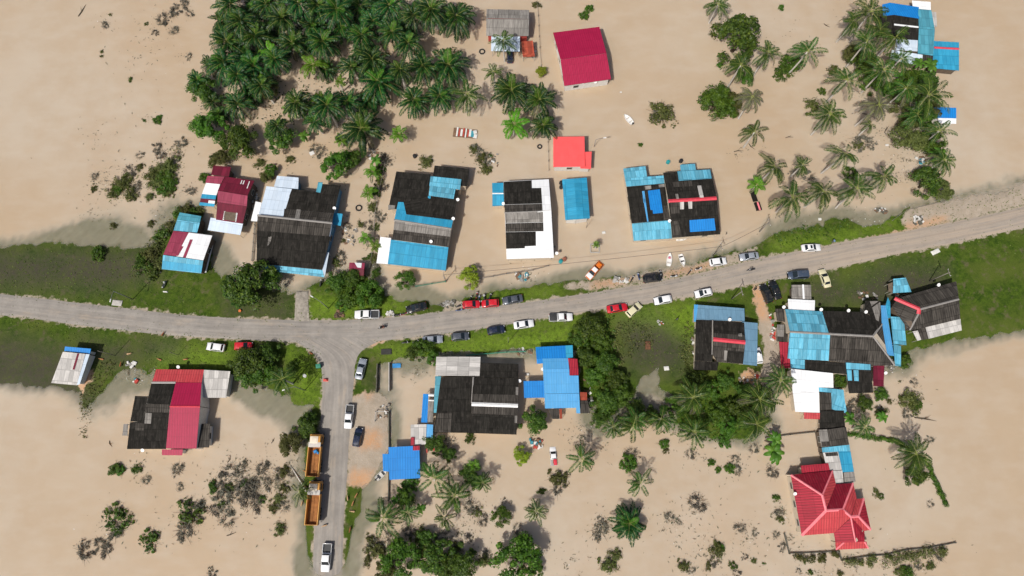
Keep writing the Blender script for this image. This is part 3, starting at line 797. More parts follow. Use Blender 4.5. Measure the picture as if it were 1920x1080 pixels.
# ---- south of the road
S0, S1, S2, S3 = (460, 530), (780, 530), (1100, 530), (1430, 530)
house('large black roofed house with pale grey front roof and white ridge', G_S, S1, W_CRM, [
    ('S', LGR, [(460, 675, 3.3), (467, 537, 2.8), (147, 535, 2.8), (140, 672, 3.3)]),
    ('S', BLK, [(180, 682, 3.6), (415, 680, 3.6), (400, 1087, 3.1), (128, 1083, 3.1)]),
    ('S', BLK, [(415, 686, 3.5), (740, 688, 3.5), (742, 588, 2.9), (467, 578, 2.9), (463, 676, 3.4)]),
    ('S', BLK, [(402, 882, 4.4), (737, 894, 4.4), (740, 690, 3.4), (415, 688, 3.4)]),
    ('S', BLK2, [(402, 884, 4.4), (737, 896, 4.4), (734, 960, 4.0), (401, 945, 4.0)]),
    ('S', BLK, [(401, 946, 4.0), (734, 961, 4.0), (727, 1099, 3.0), (400, 1088, 3.0)]),
    ('A', TEAL, [(140, 676, 3.2), (182, 678, 3.4), (165, 942, 3.1), (127, 940, 2.9)]),
    ('A', BLU, [(52, 803, 2.6), (90, 806, 2.7), (82, 1012, 2.7), (37, 1010, 2.6)]),
    ('A', GRY, [(92, 850, 2.6), (128, 852, 2.6), (120, 1010, 2.6), (84, 1010, 2.6)]),
    ('P', BLK2, 3, [(410, 805), (735, 812), (737, 885), (403, 876)]), ('P', GRY, 3, [(722, 755), (740, 756), (738, 815), (721, 814)]),
    ('P', GRY, 5, [(714, 962), (733, 963), (730, 1015), (713, 1014)]),
    ('P', BLK2, 1, [(160, 945), (260, 945), (250, 1080), (130, 1078)]),
    ('R', WHTR, (402, 878, 4.44), (737, 890, 4.44), .75), ('R', GRYR, (415, 682, 3.7), (403, 872, 3.6), .3), ('R', WHTR, (90, 812, 2.7), (130, 814, 2.7), .5), ('R', WHTR, (90, 850, 2.7), (130, 852, 2.7), .3), ('D', 748, 712, 2.6)], wins_max=6)
house('bright blue square canopy with a red patch beside the gravel yard', None, (460, 800), W_WD, [
    ('A', BLU, [(1035, 148, 2.8), (1258, 138, 2.8), (1265, 372, 2.4), (1042, 385, 2.4)], 'roof'),
    ('A', BLU, [(992, 197, 2.2), (1036, 197, 2.3), (1038, 325, 2.2), (997, 322, 2.1)], 'awning'),
    ('A', RED, [(1212, 140, 2.9), (1260, 137, 2.9), (1260, 170, 2.85), (1212, 172, 2.85)], 'roof_patch')], 'canopy', 'canopy')
house('small shed with white and blue striped roof below the black roofed house', None, (460, 800), W_WHT, [
    ('S', LGR, [(1195, -15, 2.6), (1310, -18, 2.6), (1305, 128, 2.3), (1196, 132, 2.3)]),
    ('S', LBL, [(1270 + 42, -18, 2.6), (1358, -14, 2.6), (1354, 90, 2.4), (1308, 88, 2.4)]),
    ('A', RED, [(1196, 78, 2.7), (1222, 78, 2.7), (1222, 134, 2.5), (1196, 134, 2.5)])], 'shed', 'shed', 1)
house('L-shaped light blue roofed house with a magenta corner', G_S, S1, W_WHT, [
    ('S', BLU, [(865, 466, 2.9), (1080, 455, 2.9), (1085, 545, 3.2), (872, 552, 3.2)]),
    ('S', SKY, [(1080, 455, 2.9), (1133, 452, 2.9), (1135, 540, 3.1), (1085, 545, 3.1)]),
    ('S', BLU, [(872, 552, 3.0), (916, 550, 3.0), (917, 583, 2.9), (875, 587, 2.9)]),
    ('S', LBL, [(915, 549, 3.2), (1100, 546, 3.2), (1107, 622, 3.6), (918, 625, 3.6)]),
    ('S', LBL, [(918, 626, 3.6), (1108, 623, 3.6), (1110, 672, 3.4), (1175, 672, 3.2), (1180, 800, 3.1), (928, 803, 3.1)]),
    ('S', LBL, [(928, 805, 3.1), (1180, 802, 3.1), (1187, 945, 2.6), (1160, 945, 2.6), (1158, 905, 2.7), (933, 910, 2.7)]),
    ('S', RED, [(1100, 546, 3.3), (1168, 552, 3.2), (1175, 668, 3.2), (1108, 671, 3.3)]),
    ('A', BLU, [(778, 712, 2.7), (928, 709, 2.8), (932, 832, 2.6), (782, 834, 2.5)]),
    ('A', RST, [(1185, 792, 2.4), (1235, 793, 2.3), (1238, 850, 2.2), (1187, 850, 2.3)]),
    ('A', BLK2, [(1187, 852, 2.3), (1240, 852, 2.2), (1258, 943, 2.0), (1190, 945, 2.1)]),
    ('A', BLK2, [(955, 912, 2.4), (1034, 912, 2.4), (1038, 985, 2.0), (985, 985, 2.0)]),
    ('A', RST, [(1036, 912, 2.4), (1055, 911, 2.4), (1058, 983, 2.0), (1040, 985, 2.0)]), ('D', 915, 628, 2.8)], wins_max=5)
house('house with slate blue surround roof, black centre and bright red ridge', G_S, S2, W_CRM, [
    ('S', SLT, [(793, 266, 3.3), (1143, 280, 3.3), (1140, 186, 2.8), (805, 160, 2.8)]),
    ('S', LBL, [(777, 158, 2.7), (806, 160, 2.8), (797, 282, 3.2), (775, 282, 3.1)]),
    ('S', BLK, [(790, 269, 3.2), (912, 271, 3.4), (908, 572, 3.3), (783, 563, 3.1)]),
    ('S', BLK2, [(916, 406, 4.5), (1147, 429, 4.5), (1138, 292, 3.3), (914, 272, 3.4)]),
    ('S', BLK2, [(916, 408, 4.5), (1147, 431, 4.5), (1131, 588, 3.0), (945, 574, 3.0), (910, 520, 3.5)]),
    ('S', SLT, [(1112, 281, 3.2), (1237, 292, 3.0), (1232, 601, 2.7), (1131, 590, 2.9), (1147, 430, 4.2), (1140, 290, 3.4)]),
    ('S', BLK, [(780, 566, 2.9), (952, 574, 2.9), (945, 636, 2.5), (777, 630, 2.5)]),
    ('P', BLK, 3, [(916, 364), (1143, 380), (1138, 294), (915, 275)]), ('P', GRY, 3, [(1095, 358), (1122, 360), (1124, 390), (1098, 388)]),
    ('P', GRY, 4, [(995, 490), (1018, 492), (1010, 562), (992, 560)]), ('P', BLK, 4, [(1020, 490), (1138, 500), (1130, 585), (1012, 575)]),
    ('R', REDR, (916, 409, 4.54), (1148, 432, 4.54), .8), ('R', GRYR, (912, 272, 3.5), (908, 520, 3.5), .25), ('D', 1028, 270, 3.2), ('D', 1236, 520, 2.0)], base=-.2, wins_max=4)
house('sprawling house with blue and charcoal hipped roof and many lean-tos', G_S, S3, W_CRM, [
    ('S', SKYS, [(198, 354, 4.8), (478, 366, 4.8), (430, 208, 3.2), (162, 192, 3.2)]),
    ('S', SKYS, [(198, 356, 4.8), (488, 368, 4.8), (478, 565, 3.0), (180, 548, 3.0)]),
    ('S', BLK, [(478, 366, 4.8), (800, 386, 4.8), (862, 296, 3.6), (742, 212, 3.3), (430, 204, 3.2)]),
    ('S', BLK2, [(488, 370, 4.8), (800, 388, 4.8), (955, 597, 3.0), (790, 600, 3.0), (478, 566, 3.0)]),
    ('S', BLK2, [(800, 387, 4.8), (955, 597, 3.0), (898, 520, 3.1), (864, 298, 3.6)]),
    ('S', BLK, [(738, 208, 3.4), (860, 296, 3.7), (850, 130, 3.2), (742, 130, 3.0)]),
    ('P', GRY, 5, [(775, 135), (848, 133), (852, 185), (838, 280), (820, 270)]),
    ('S', LBL, [(855, 165, 3.3), (890, 165, 3.2), (950, 530, 2.9), (902, 524, 3.1), (862, 298, 3.6)]),
    ('S', SKY, [(890, 165, 3.0), (905, 105, 2.9), (922, 140, 2.9), (925, 250, 2.9), (905, 260, 3.0)]),
    ('A', SKYS, [(925, 245, 2.6), (1020, 250, 2.5), (1040, 452, 2.3), (945, 442, 2.5)]),
    ('A', SKYS, [(945, 444, 2.5), (1000, 458, 2.4), (1000, 606, 2.3), (958, 600, 2.4)]),
    ('S', BLK, [(305, 558, 2.9), (600, 582, 2.9), (605, 662, 2.6), (305, 638, 2.6)]),
    ('S', SKYS, [(200, 550, 2.9), (305, 558, 2.9), (306, 628, 2.6), (205, 620, 2.6)]),
    ('S', BLK, [(598, 576, 3.1), (780, 590, 3.1), (800, 796, 2.5), (626, 800, 2.5)]),
    ('P', SKYS, 12, [(600, 578), (778, 591), (780, 632), (604, 625)]), ('P', SKYS, 12, [(606, 628), (642, 630), (646, 708), (616, 708)]), ('P', SKYS, 12, [(656, 632), (692, 633), (694, 712), (662, 710)]),
    ('A', MRN, [(800, 597, 2.5), (880, 603, 2.3), (875, 750, 2.2), (800, 747, 2.4)]),
    ('S', WHT, [(205, 623, 3.2), (508, 655, 3.2), (512, 760, 2.9), (404, 757, 3.0), (408, 790, 2.9), (218, 800, 2.9)]),
    ('S', WHT, [(220, 801, 2.9), (408, 791, 2.9), (412, 940, 2.5), (236, 934, 2.5)]),
    ('A', LRD, [(298, 938, 2.4), (415, 943, 2.4), (416, 988, 2.1), (300, 985, 2.1)]),
    ('S', SKYS, [(404, 757, 2.8), (585, 775, 2.8), (592, 840, 2.7), (497, 795, 2.7), (410, 788, 2.7)]),
    ('S', SKYS, [(497, 796, 2.7), (590, 830, 2.7), (610, 946, 2.4), (500, 915, 2.4)]),
    ('S', BLK2, [(412, 795, 2.6), (496, 797, 2.6), (500, 917, 2.5), (416, 922, 2.5)]),
    ('S', BLK, [(416, 923, 2.5), (588, 925, 2.5), (598, 1075, 2.3), (412, 1062, 2.3)]),
    ('S', BLK2, [(90, 190, 2.6), (166, 187, 2.7), (180, 286, 2.7), (104, 276, 2.6)]),
    ('S', BLK2, [(104, 302, 2.6), (183, 305, 2.7), (180, 428, 2.5), (100, 422, 2.4)]),
    ('P', GRY, 24 - 3, [(104, 303), (156, 304), (150, 392), (102, 388)]),
    ('A', RED, [(118, 428, 2.6), (186, 431, 2.8), (202, 616, 2.5), (134, 621, 2.3)]),
    ('S', WHT, [(183, 118, 2.8), (378, 128, 2.8), (375, 213, 2.9), (187, 206, 2.9)]),
    ('R', GRYR, (198, 355, 4.84), (800, 387, 4.84), .45), ('R', GRYR, (800, 387, 4.84), (864, 297, 3.65), .4), ('R', GRYR, (800, 387, 4.84), (957, 597, 3.05), .4),
    ('D', 146, 180, 2.6), ('D', 415, 198, 3.2), ('D', 612, 205, 2.9), ('D', 738, 215, 3.1), ('D', 880, 655, 2.3)], base=-.3, wins_max=6)
house('small grey plank roofed hut behind the white flat roof', None, S3, W_WD, [
    ('S', GRY, [(210, 16, 2.7), (350, 16, 2.7), (352, 120, 2.4), (210, 114, 2.4)]),
    ('P', WHT, 0, [(285, 14), (298, 14), (303, 118), (290, 117)])], 'hut', 'hut', 1, -.1)
house('dark hipped roof house with red ridge caps at the right edge', G_S, S3, W_WD, [
    ('S', BLK2, [(1135, 192, 4.6), (1420, 118, 4.6), (1400, -10, 3.2), (1000, 105, 3.2)]),
    ('S', BLK2, [(1135, 192, 4.6), (1060, 348, 3.0), (935, 170, 3.0), (985, 105, 3.2)]),
    ('S', BLK2, [(1135, 194, 4.6), (1420, 120, 4.6), (1430, 262, 3.2), (1190, 320, 3.1), (1064, 348, 3.0)]),
    ('S', LGR, [(1178, 320, 2.9), (1430, 262, 2.9), (1440, 345, 2.6), (1200, 406, 2.6)]),
    ('S', BLK2, [(1120, 335, 2.7), (1178, 322, 2.8), (1200, 405, 2.6), (1150, 416, 2.5)]),
    ('A', LGR, [(1085, 352, 2.4), (1130, 345, 2.5), (1150, 412, 2.4), (1120, 420, 2.3)]),
    ('R', REDR, (955, 112, 3.4), (1135, 190, 4.66), .8), ('R', REDR, (1135, 188, 4.66), (1128, 226, 4.4), .8), ('R', GRYR, (1128, 226, 4.35), (1065, 345, 3.05), .35), ('R', GRYR, (1140, 192, 4.64), (1420, 119, 4.64), .4), ('D', 1262, 20, 3.2)], base=-.2, wins_max=3)
house('small shed with turquoise roof and open timber side', None, (1430, 270), W_WD, [
    ('A', SKYS, [(945, 975, 2.6), (1035, 966, 2.6), (1056, 1018, 2.4), (945, 1026, 2.4)], 'roof'),
    ('A', SKYS, [(945, 1027, 2.4), (1056, 1019, 2.4), (1076, 1070, 2.1), (942, 1078, 2.1)], 'roof'),
    ('A', W_WD, [(905, 1012, 2.0), (940, 1000, 2.2), (940, 1076, 2.1), (912, 1070, 1.9)], 'lean_to')], 'shed', 'shed', 1, -.1)
B0, B2 = (140, 530), (1430, 800)
house('house with magenta and black roof and a white lean-to on its right', G_S, B0, W_WHT, [
    ('S', LRD, [(590, 626, 2.9), (935, 629, 2.9), (918, 722, 3.4), (560, 718, 3.4)]),
    ('S', LGR, [(893, 832, 2.7), (1095, 832, 2.6), (1125, 641, 2.9), (936, 630, 3.0)]),
    ('S', MAG, [(690, 893, 4.5), (906, 895, 4.5), (918, 723, 3.4), (730, 722, 3.4)]),
    ('S', MAG, [(690, 895, 4.5), (906, 897, 4.5), (880, 1200, 2.9), (660, 1199, 2.9)]),
    ('S', MAG, [(631, 1206, 2.5), (782, 1206, 2.5), (777, 1249, 2.2), (632, 1248, 2.2)]),
    ('S', BLK, [(522, 874, 4.2), (690, 880, 4.3), (729, 724, 3.3), (555, 724, 3.3)]),
    ('S', BLK2, [(512, 876, 4.2), (690, 881, 4.3), (680, 940, 4.0), (505, 938, 3.9)]),
    ('S', BLK, [(505, 940, 3.9), (682, 942, 4.0), (660, 1203, 2.8), (378, 1203, 2.7), (400, 1010, 3.3), (492, 1000, 3.4)]),
    ('S', BLK, [(437, 819, 3.2), (527, 821, 3.4), (490, 998, 3.4), (402, 1005, 3.1)]),
    ('P', GRY, 7, [(512, 942), (558, 944), (552, 1020), (506, 1018)]), ('P', BLK2, 7, [(440, 1015), (510, 1018), (500, 1070), (440, 1068)]),
    ('S', BLK2, [(905, 1021, 2.5), (980, 1020, 2.4), (972, 1192, 2.3), (885, 1193, 2.4)]),
    ('A', GRY, [(354, 1022, 2.3), (386, 1022, 2.4), (380, 1107, 2.3), (344, 1106, 2.2)]),
    ('R', REDR, (688, 895, 4.54), (907, 896, 4.54), .3), ('R', LGR, (556, 722, 3.45), (730, 722, 3.45), .4), ('D', 757, 612, 2.0), ('D', 500, 1212, 2.2)], wins_max=5)
h, m_, lo, g_ = 5.3, 4.9, 3.0, 3.0
house('red hipped roof bungalow with many pink ridges, lower right', G_S, B2, W_CRM, [
    ('S', DRD, [(203, 348, lo), (507, 318, lo), (432, 495, h)]),
    ('S', LRD, [(456, 606, h), (432, 495, h), (507, 318, lo), (530, 415, lo)]),
    ('S', DRD, [(530, 415, lo), (655, 408, lo), (580, 600, m_), (460, 607, h)]),
    ('S', LRD, [(640, 652, 4.5), (580, 600, m_), (655, 408, lo), (680, 520, lo)]),
    ('S', RED, [(203, 348, lo), (283, 788, lo), (460, 607, h), (432, 495, h)]),
    ('S', LRD, [(283, 788, lo), (515, 770, lo), (640, 655, 4.5), (580, 601, m_), (460, 608, h)]),
    ('S', LRD, [(646, 646, 4.5), (692, 646, 4.3), (733, 518, 3.0), (680, 522, 3.0)]),
    ('S', RED, [(733, 518, 3.0), (783, 745, 3.0), (692, 648, 4.3)]),
    ('S', LRD, [(735, 755, 3.0), (783, 745, 3.0), (692, 650, 4.3), (644, 658, 4.5)]),
    ('S', RED, [(515, 770, 2.95), (527, 835, 2.9), (588, 838, 3.3), (672, 835, 3.9), (640, 660, 4.5)]),
    ('S', RED, [(672, 835, 3.9), (738, 830, 3.3), (735, 757, 2.95), (642, 660, 4.5)]),
    ('S', LRD, [(527, 838, 2.9), (750, 830, 2.9), (765, 880, 2.4), (530, 890, 2.4)]),
    ('S', RED, [(275, 282, 2.8), (475, 265, 2.8), (487, 319, 2.75), (283, 338, 2.75)]),
    ('R', PNKR, (203, 348, lo + .05), (432, 495, h), .42), ('R', PNKR, (507, 318, lo), (432, 495, h), .30), ('R', PNKR, (432, 495, h + .04), (460, 607, h + .04), .5),
    ('R', PNKR, (283, 788, lo), (460, 607, h), .5), ('R', PNKR, (460, 607, h + .04), (580, 600, m_ + .04), .5), ('R', PNKR, (655, 408, lo), (580, 600, m_), .38),
    ('R', PNKR, (580, 600, m_ + .04), (644, 655, 4.55), .5), ('R', PNKR, (640, 652, 4.54), (692, 648, 4.34), .5), ('R', PNKR, (733, 518, 3.0), (692, 648, 4.3), .4),
    ('R', PNKR, (783, 745, 3.0), (692, 648, 4.3), .5), ('R', PNKR, (640, 660, 4.5), (672, 835, 3.92), .3), ('R', PNKR, (588, 838, 3.2), (530, 890, 2.42), .3), ('R', PNKR, (738, 832, 3.2), (765, 880, 2.42), .3), ('D', 226, 484, 3.2)], 'bungalow', 'house', wins_max=6)
house('long patchwork shed of grey and blue sheets behind the red bungalow', None, B2, W_WD, [
    ('S', GRY, [(405, 22, 2.8), (466, 20, 2.8), (485, 142, 2.8), (425, 148, 2.7)]),
    ('S', BLK2, [(468, 20, 2.8), (602, 2, 2.7), (626, 130, 2.6), (487, 141, 2.8)]),
    ('S', SKYS, [(428, 152, 2.7), (628, 131, 2.6), (634, 176, 2.6), (433, 186, 2.7)]),
    ('S', LGR, [(435, 188, 2.7), (545, 181, 2.7), (575, 312, 2.6), (470, 320, 2.6)]),
    ('S', SKY, [(547, 180, 2.7), (635, 177, 2.6), (660, 325, 2.5), (577, 330, 2.6)]),
    ('S', LGR, [(505, 320, 2.7), (576, 316, 2.7), (585, 405, 2.6), (530, 414, 2.6)]),
    ('S', GRY, [(585, 332, 2.6), (661, 326, 2.5), (674, 398, 2.4), (590, 408, 2.5)]),
    ('P', BLK2, 3, [(450, 190), (540, 184), (546, 210), (458, 215)]), ('P', BLK2, 0, [(424, 112), (480, 108), (485, 140), (426, 146)])], 'shed', 'shed', 2)
house('compound with bright blue roof and pale lean-tos behind the coconut palms', G_N, (1430, 0), W_WD, [
    ('S', BLU, [(865, 32, 2.9), (920, 19, 2.9), (1130, 51, 2.9), (1133, 134, 3.3), (950, 106, 3.3), (872, 116, 3.2)]),
    ('S', BLK, [(945, 108, 3.2), (1133, 136, 3.2), (1130, 290, 2.8), (943, 278, 2.8)]),
    ('P', WHT, 1, [(950, 172), (1131, 192), (1131, 203), (950, 184)]),
    ('S', BLK, [(848, 118, 2.9), (943, 110, 3.0), (941, 240, 2.7), (850, 235, 2.6)]),
    ('S', TEAL, [(1125, 66, 3.2), (1220, 73, 3.1), (1245, 215, 3.1), (1130, 205, 3.3)]),
    ('S', TEAL, [(1130, 207, 3.3), (1245, 217, 3.1), (1232, 402, 2.6), (1122, 386, 2.7)]),
    ('S', SKY, [(1240, 296, 2.7), (1420, 306, 2.6), (1420, 510, 2.3), (1228, 492, 2.3)]),
    ('R', REDR, (1240, 342, 2.75), (1420, 352, 2.65), .5),
    ('S', ZNC, [(968, 276, 2.7), (1130, 291, 2.7), (1130, 372, 2.5), (955, 360, 2.5)]),
    ('S', ZNC, [(935, 360, 2.4), (1158, 396, 2.4), (1150, 476, 2.1), (918, 434, 2.1)]),
    ('A', BLK2, [(1158, 398, 2.3), (1228, 405, 2.3), (1226, 490, 2.1), (1152, 480, 2.1)]),
    ('S', WHT, [(1080, 4, 2.8), (1215, 14, 2.8), (1216, 72, 2.6), (1128, 64, 2.7), (1085, 46, 2.7)]),
    ('A', LGR, [(1220, 85, 2.6), (1255, 88, 2.5), (1262, 190, 2.4), (1240, 190, 2.5)])], wins_max=3)
house('blue roofed cabin half hidden by palms at the right edge', None, (1430, 0), W_WHT, [
    ('S', BLU, [(1240, 772, 2.8), (1400, 780, 2.8), (1400, 855, 2.5), (1262, 852, 2.5)]),
    ('S', WHT, [(1270, 853, 2.4), (1400, 857, 2.4), (1400, 895, 2.2), (1275, 890, 2.2)])], 'cabin', 'cabin', 1)
house('white and blue edged roof corner of a house at the left edge', G_S, B0, W_WHT, [
    ('S', BLU, [(-70, 462, 2.9), (118, 478, 2.9), (110, 514, 2.7), (-75, 495, 2.7)]),
    ('S', LGR, [(-85, 500, 3.2), (78, 515, 3.2), (15, 742, 2.6), (-170, 725, 2.6)]),
    ('S', ZNC, [(78, 515, 3.1), (108, 518, 3.0), (36, 735, 2.5), (14, 741, 2.6)]),
    ('P', MRN, 1, [(20, 512), (34, 513), (0, 630), (-15, 628)])], wins_max=2, base=-.2)

# ================================================================ plants
L_OIL = leafmat('oil_palm_leaf', [(.003, .014, .005), (.006, .038, .009), (.015, .078, .014), (.07, .18, .025)], .40, .12)
L_COCO = leafmat('coconut_leaf', [(.008, .026, .005), (.020, .062, .009), (.042, .108, .013), (.11, .19, .03)], .40, .14)
L_LIME = leafmat('young_palm_leaf', [(.03, .12, .008), (.07, .22, .012), (.15, .33, .02)], .45, .25)
L_FRESH = leafmat('fresh_frond_leaf', [(.015, .07, .008), (.04, .13, .012), (.08, .20, .02)], .45, .15)
L_DRY = leafmat('dry_palm_leaf', [(.07, .068, .05), (.12, .115, .08), (.10, .12, .05), (.20, .18, .14)], .7, .15)
L_TREE = leafmat('broad_tree_leaf', [(.007, .022, .005), (.024, .068, .008), (.060, .125, .013), (.15, .23, .03)], .5, .2)
L_BRIGHT = leafmat('bright_tree_leaf', [(.012, .045, .006), (.038, .112, .009), (.10, .21, .016)], .5, .2)
L_OLIVE = leafmat('olive_bush_leaf', [(.030, .040, .014), (.060, .080, .020), (.10, .125, .028), (.14, .15, .06)], .6, .2)
L_GOLD = leafmat('yellow_green_leaf', [(.09, .15, .010), (.18, .26, .016), (.29, .36, .03)], .5, .25)
L_DROWN = leafmat('silt_coated_leaf', [(.065, .066, .048), (.105, .105, .078), (.18, .17, .13), (.075, .095, .045)], .8, .15)
L_BANANA = leafmat('banana_leaf', [(.03, .11, .012), (.06, .18, .02), (.11, .25, .03)], .4, .3)
RACHIS = paint('palm_midrib', (.22, .25, .06), .5, .25)
BARK = paint('grey_palm_trunk', (.52, .49, .44), .9, .3, .1, sc=4)
BARKD = paint('dark_bark', (.075, .058, .042), .95, .35, .1, sc=4)
TWIG = paint('silty_twig', (.085, .070, .050), .95, .35, .1, sc=4)

def frond(mb, rng, L, az, el0, droop, nleaf, llen, lw, hang, mi=0):
    """a feathered frond: arching midrib and narrow leaflets along both sides"""
    pts = []; p = Vector((0, 0, 0)); el = el0; n = 10
    sw = rng.uniform(-.25, .25)
    for i in range(n + 1):
        pts.append(p.copy())
        a = az + sw * (i / n) ** 2
        p = p + Vector((math.cos(a) * math.cos(el), math.sin(a) * math.cos(el), math.sin(el))) * (L / n)
        el -= droop / n * (0.6 + 0.9 * i / n)
    mb.tube(pts[:-1], [.045 * (1 - .8 * i / n) + .006 for i in range(n)], 4, mi=1)
    for i in range(nleaf):
        t = .14 + .86 * (i + rng.uniform(-.3, .3)) / nleaf
        k = min(t * n, n - .001); j = int(k)
        q = pts[j].lerp(pts[j + 1], k - j)
        T = (pts[j + 1] - pts[j]).normalized()
        side = T.cross(Vector((0, 0, 1)))
        side = side.normalized() if side.length > .05 else Vector((math.sin(az), -math.cos(az), 0))
        up = side.cross(T)
        l = llen * math.sin(math.pi * min(1, .18 + .78 * t)) ** .7 * rng.uniform(.8, 1.1)
        for sg in (1, -1):
            if rng.random() < .04: continue
            d = (side * sg * .82 + T * .57 + up * rng.uniform(-.05, .28)).normalized()
            m = q + d * l * .5
            e = m + (d - Vector((0, 0, hang * rng.uniform(.6, 1.3)))).normalized() * l * .5
            w = T * lw * .5 + up * rng.uniform(-.02, .02)
            mb.add([q, m + w, e, m - w], [(0, 1, 2, 3)], mi)
def palm_crown(seed, nf, L, llen, lw, nleaf, hang, leaf, el_lo=-.35, el_hi=1.25, dr=1.3):
    rng = random.Random(seed); mb = MB(); fresh = rng.choice([0, 2, 4, 1])
    for i in range(nf):
        k = (i + .5) / nf
        el = el_hi + (el_lo - el_hi) * k ** .75 + rng.uniform(-.12, .12)
        l = L * (0.62 + .42 * min(1, k * 2)) * rng.uniform(.88, 1.08)
        dead = k > .8 and rng.random() < .5
        if rng.random() < .07: continue
        frond(mb, rng, l, i * 2.39996 + rng.uniform(-.35, .35), el, dr * rng.uniform(.7, 1.3), nleaf, llen, lw, hang, 2 if dead else (3 if (i < fresh and leaf is L_OIL) else 0))
    return mb.mesh('palm_crown', [leaf, RACHIS, L_DRY, L_FRESH])
def trunk_mesh(seed, H, r0, r1, lean):
    rng = random.Random(seed); mb = MB()
    lx, ly = lean
    pts = [(lx * (1 - (i / 7)) ** 1.6, ly * (1 - (i / 7)) ** 1.6, -1.5 + (H + 1.5) * i / 7) for i in range(8)]
    rad = [(r0 * 1.25 if i == 0 else r0 + (r1 - r0) * i / 7) * rng.uniform(.95, 1.05) for i in range(8)]
    mb.tube(pts, rad, 8)
    return mb.mesh('trunk', [BARK], smooth=True)
def leaf_cloud(mb, rng, clumps, n, size, flat=.35, mi=0):
    for _ in range(n):
        c, r = clumps[rng.randrange(len(clumps))]
        while True:
            d = Vector((rng.uniform(-1, 1), rng.uniform(-1, 1), rng.uniform(-.55, 1)))
            if .05 < d.length < 1: break
        d.normalize()
        p = c + d * r * (rng.random() ** .35)
        nrm = (d + Vector((rng.uniform(-.6, .6), rng.uniform(-.6, .6), rng.uniform(-.2, .9)))).normalized()
        a = nrm.orthogonal().normalized(); a.rotate(Matrix.Rotation(rng.uniform(0, 6.28), 3, nrm))
        b = nrm.cross(a); s = size * rng.uniform(.6, 1.3)
        mb.add([p - a * s * .5, p + b * s * flat - nrm * s * .06, p + a * s * .5 - nrm * s * .15, p - b * s * flat - nrm * s * .06], [(0, 1, 2, 3)], mi)
def tree_crown(seed, Rr, H, n, size, leaf, lump=.29, gap=.2):
    """H: crown depth; clump tops make the uneven outline"""
    rng = random.Random(seed); mb = MB(); cl = []
    k = int(16 + Rr * 9)
    ang = [rng.uniform(.58, 1.18) for _ in range(9)]
    for i in range(k):
        a = rng.uniform(0, 6.283); rr = math.sqrt(rng.random())
        if rng.random() < gap: continue
        m = ang[int(a / 6.2832 * 9) % 9]
        zz = math.sqrt(max(0, 1 - rr * rr)) * H * rng.uniform(.55, 1.0)
        cl.append((Vector((math.cos(a) * rr * Rr * .84 * m, math.sin(a) * rr * Rr * .84 * m, zz * rng.uniform(.8, 1.1) + H * .1)), Rr * lump * rng.uniform(.4, 1.1)))
    leaf_cloud(mb, rng, cl, n, size)
    for _ in range(int(n * .03)):                       # a few leafy shoots beyond the outline
        c, r = cl[rng.randrange(len(cl))]
    return mb, cl
def tree_parts(seed, Rr, H, n, size, leaf, th, bark=BARKD, lump=.29):
    mb, cl = tree_crown(seed, Rr, H, n, size, leaf, lump)
    crown = mb.mesh('tree_crown', [leaf])
    rng = random.Random(seed); tb = MB()
    tb.tube([(0, 0, -1.2), (.1, .05, th * .5), (0, .1, th + H * .25)], [Rr * .10, Rr * .075, Rr * .05], 8)
    for c, r in cl[:7]:
        tb.tube([(0, .05, th * .6), (c.x * .45, c.y * .45, th + c.z * .45), (c.x * .9, c.y * .9, th + c.z * .8)], [Rr * .05, Rr * .03, Rr * .012], 5)
    return crown, tb.mesh('trunk', [bark], smooth=True)
def bush_mesh(seed, Rr, H, n, size, leaf, twigs=14, lump=.34, gap=.25):
    mb, cl = tree_crown(seed, Rr, H, n, size, leaf, lump, gap)
    rng = random.Random(seed + 7)
    for _ in range(twigs):
        a = rng.uniform(0, 6.283); l = Rr * rng.uniform(.6, 1.15)
        c_, s_ = math.cos(a), math.sin(a)
        mb.tube([(0, 0, -.6), (c_ * l * .5, s_ * l * .5, H * rng.uniform(.3, .6)), (c_ * l + rng.uniform(-.3, .3), s_ * l + rng.uniform(-.3, .3), H * rng.uniform(.2, .8))], [.05, .03, .012], 4, 1)
    return mb.mesh('bush', [leaf, TWIG])
def banana_mesh(seed, L=2.2, n=9, mats=None):
    rng = random.Random(seed); mb = MB()
    for i in range(n):
        az = i * 2.4 + rng.uniform(-.3, .3); el = rng.uniform(.35, 1.2); p = Vector((0, 0, 0)); rows = []
        l = L * rng.uniform(.75, 1.1)
        for j in range(8):
            t = j / 7
            T = Vector((math.cos(az) * math.cos(el), math.sin(az) * math.cos(el), math.sin(el)))
            side = Vector((-math.sin(az), math.cos(az), 0))
            w = .36 * math.sin(math.pi * min(1, .08 + .9 * t)) ** .6 * (0.25 if j == 0 else 1) * rng.uniform(.85, 1.05)
            rows.append((p - side * w - Vector((0, 0, .10)), p.copy(), p + side * w - Vector((0, 0, .10))))
            p = p + T * l / 7; el -= .28
        v = [q for r_ in rows for q in r_]
        mb.add(v, [f for j in range(7) for f in ((j * 3, j * 3 + 1, j * 3 + 4, j * 3 + 3), (j * 3 + 1, j * 3 + 2, j * 3 + 5, j * 3 + 4))])
    return mb.mesh('banana_crown', [L_BANANA])

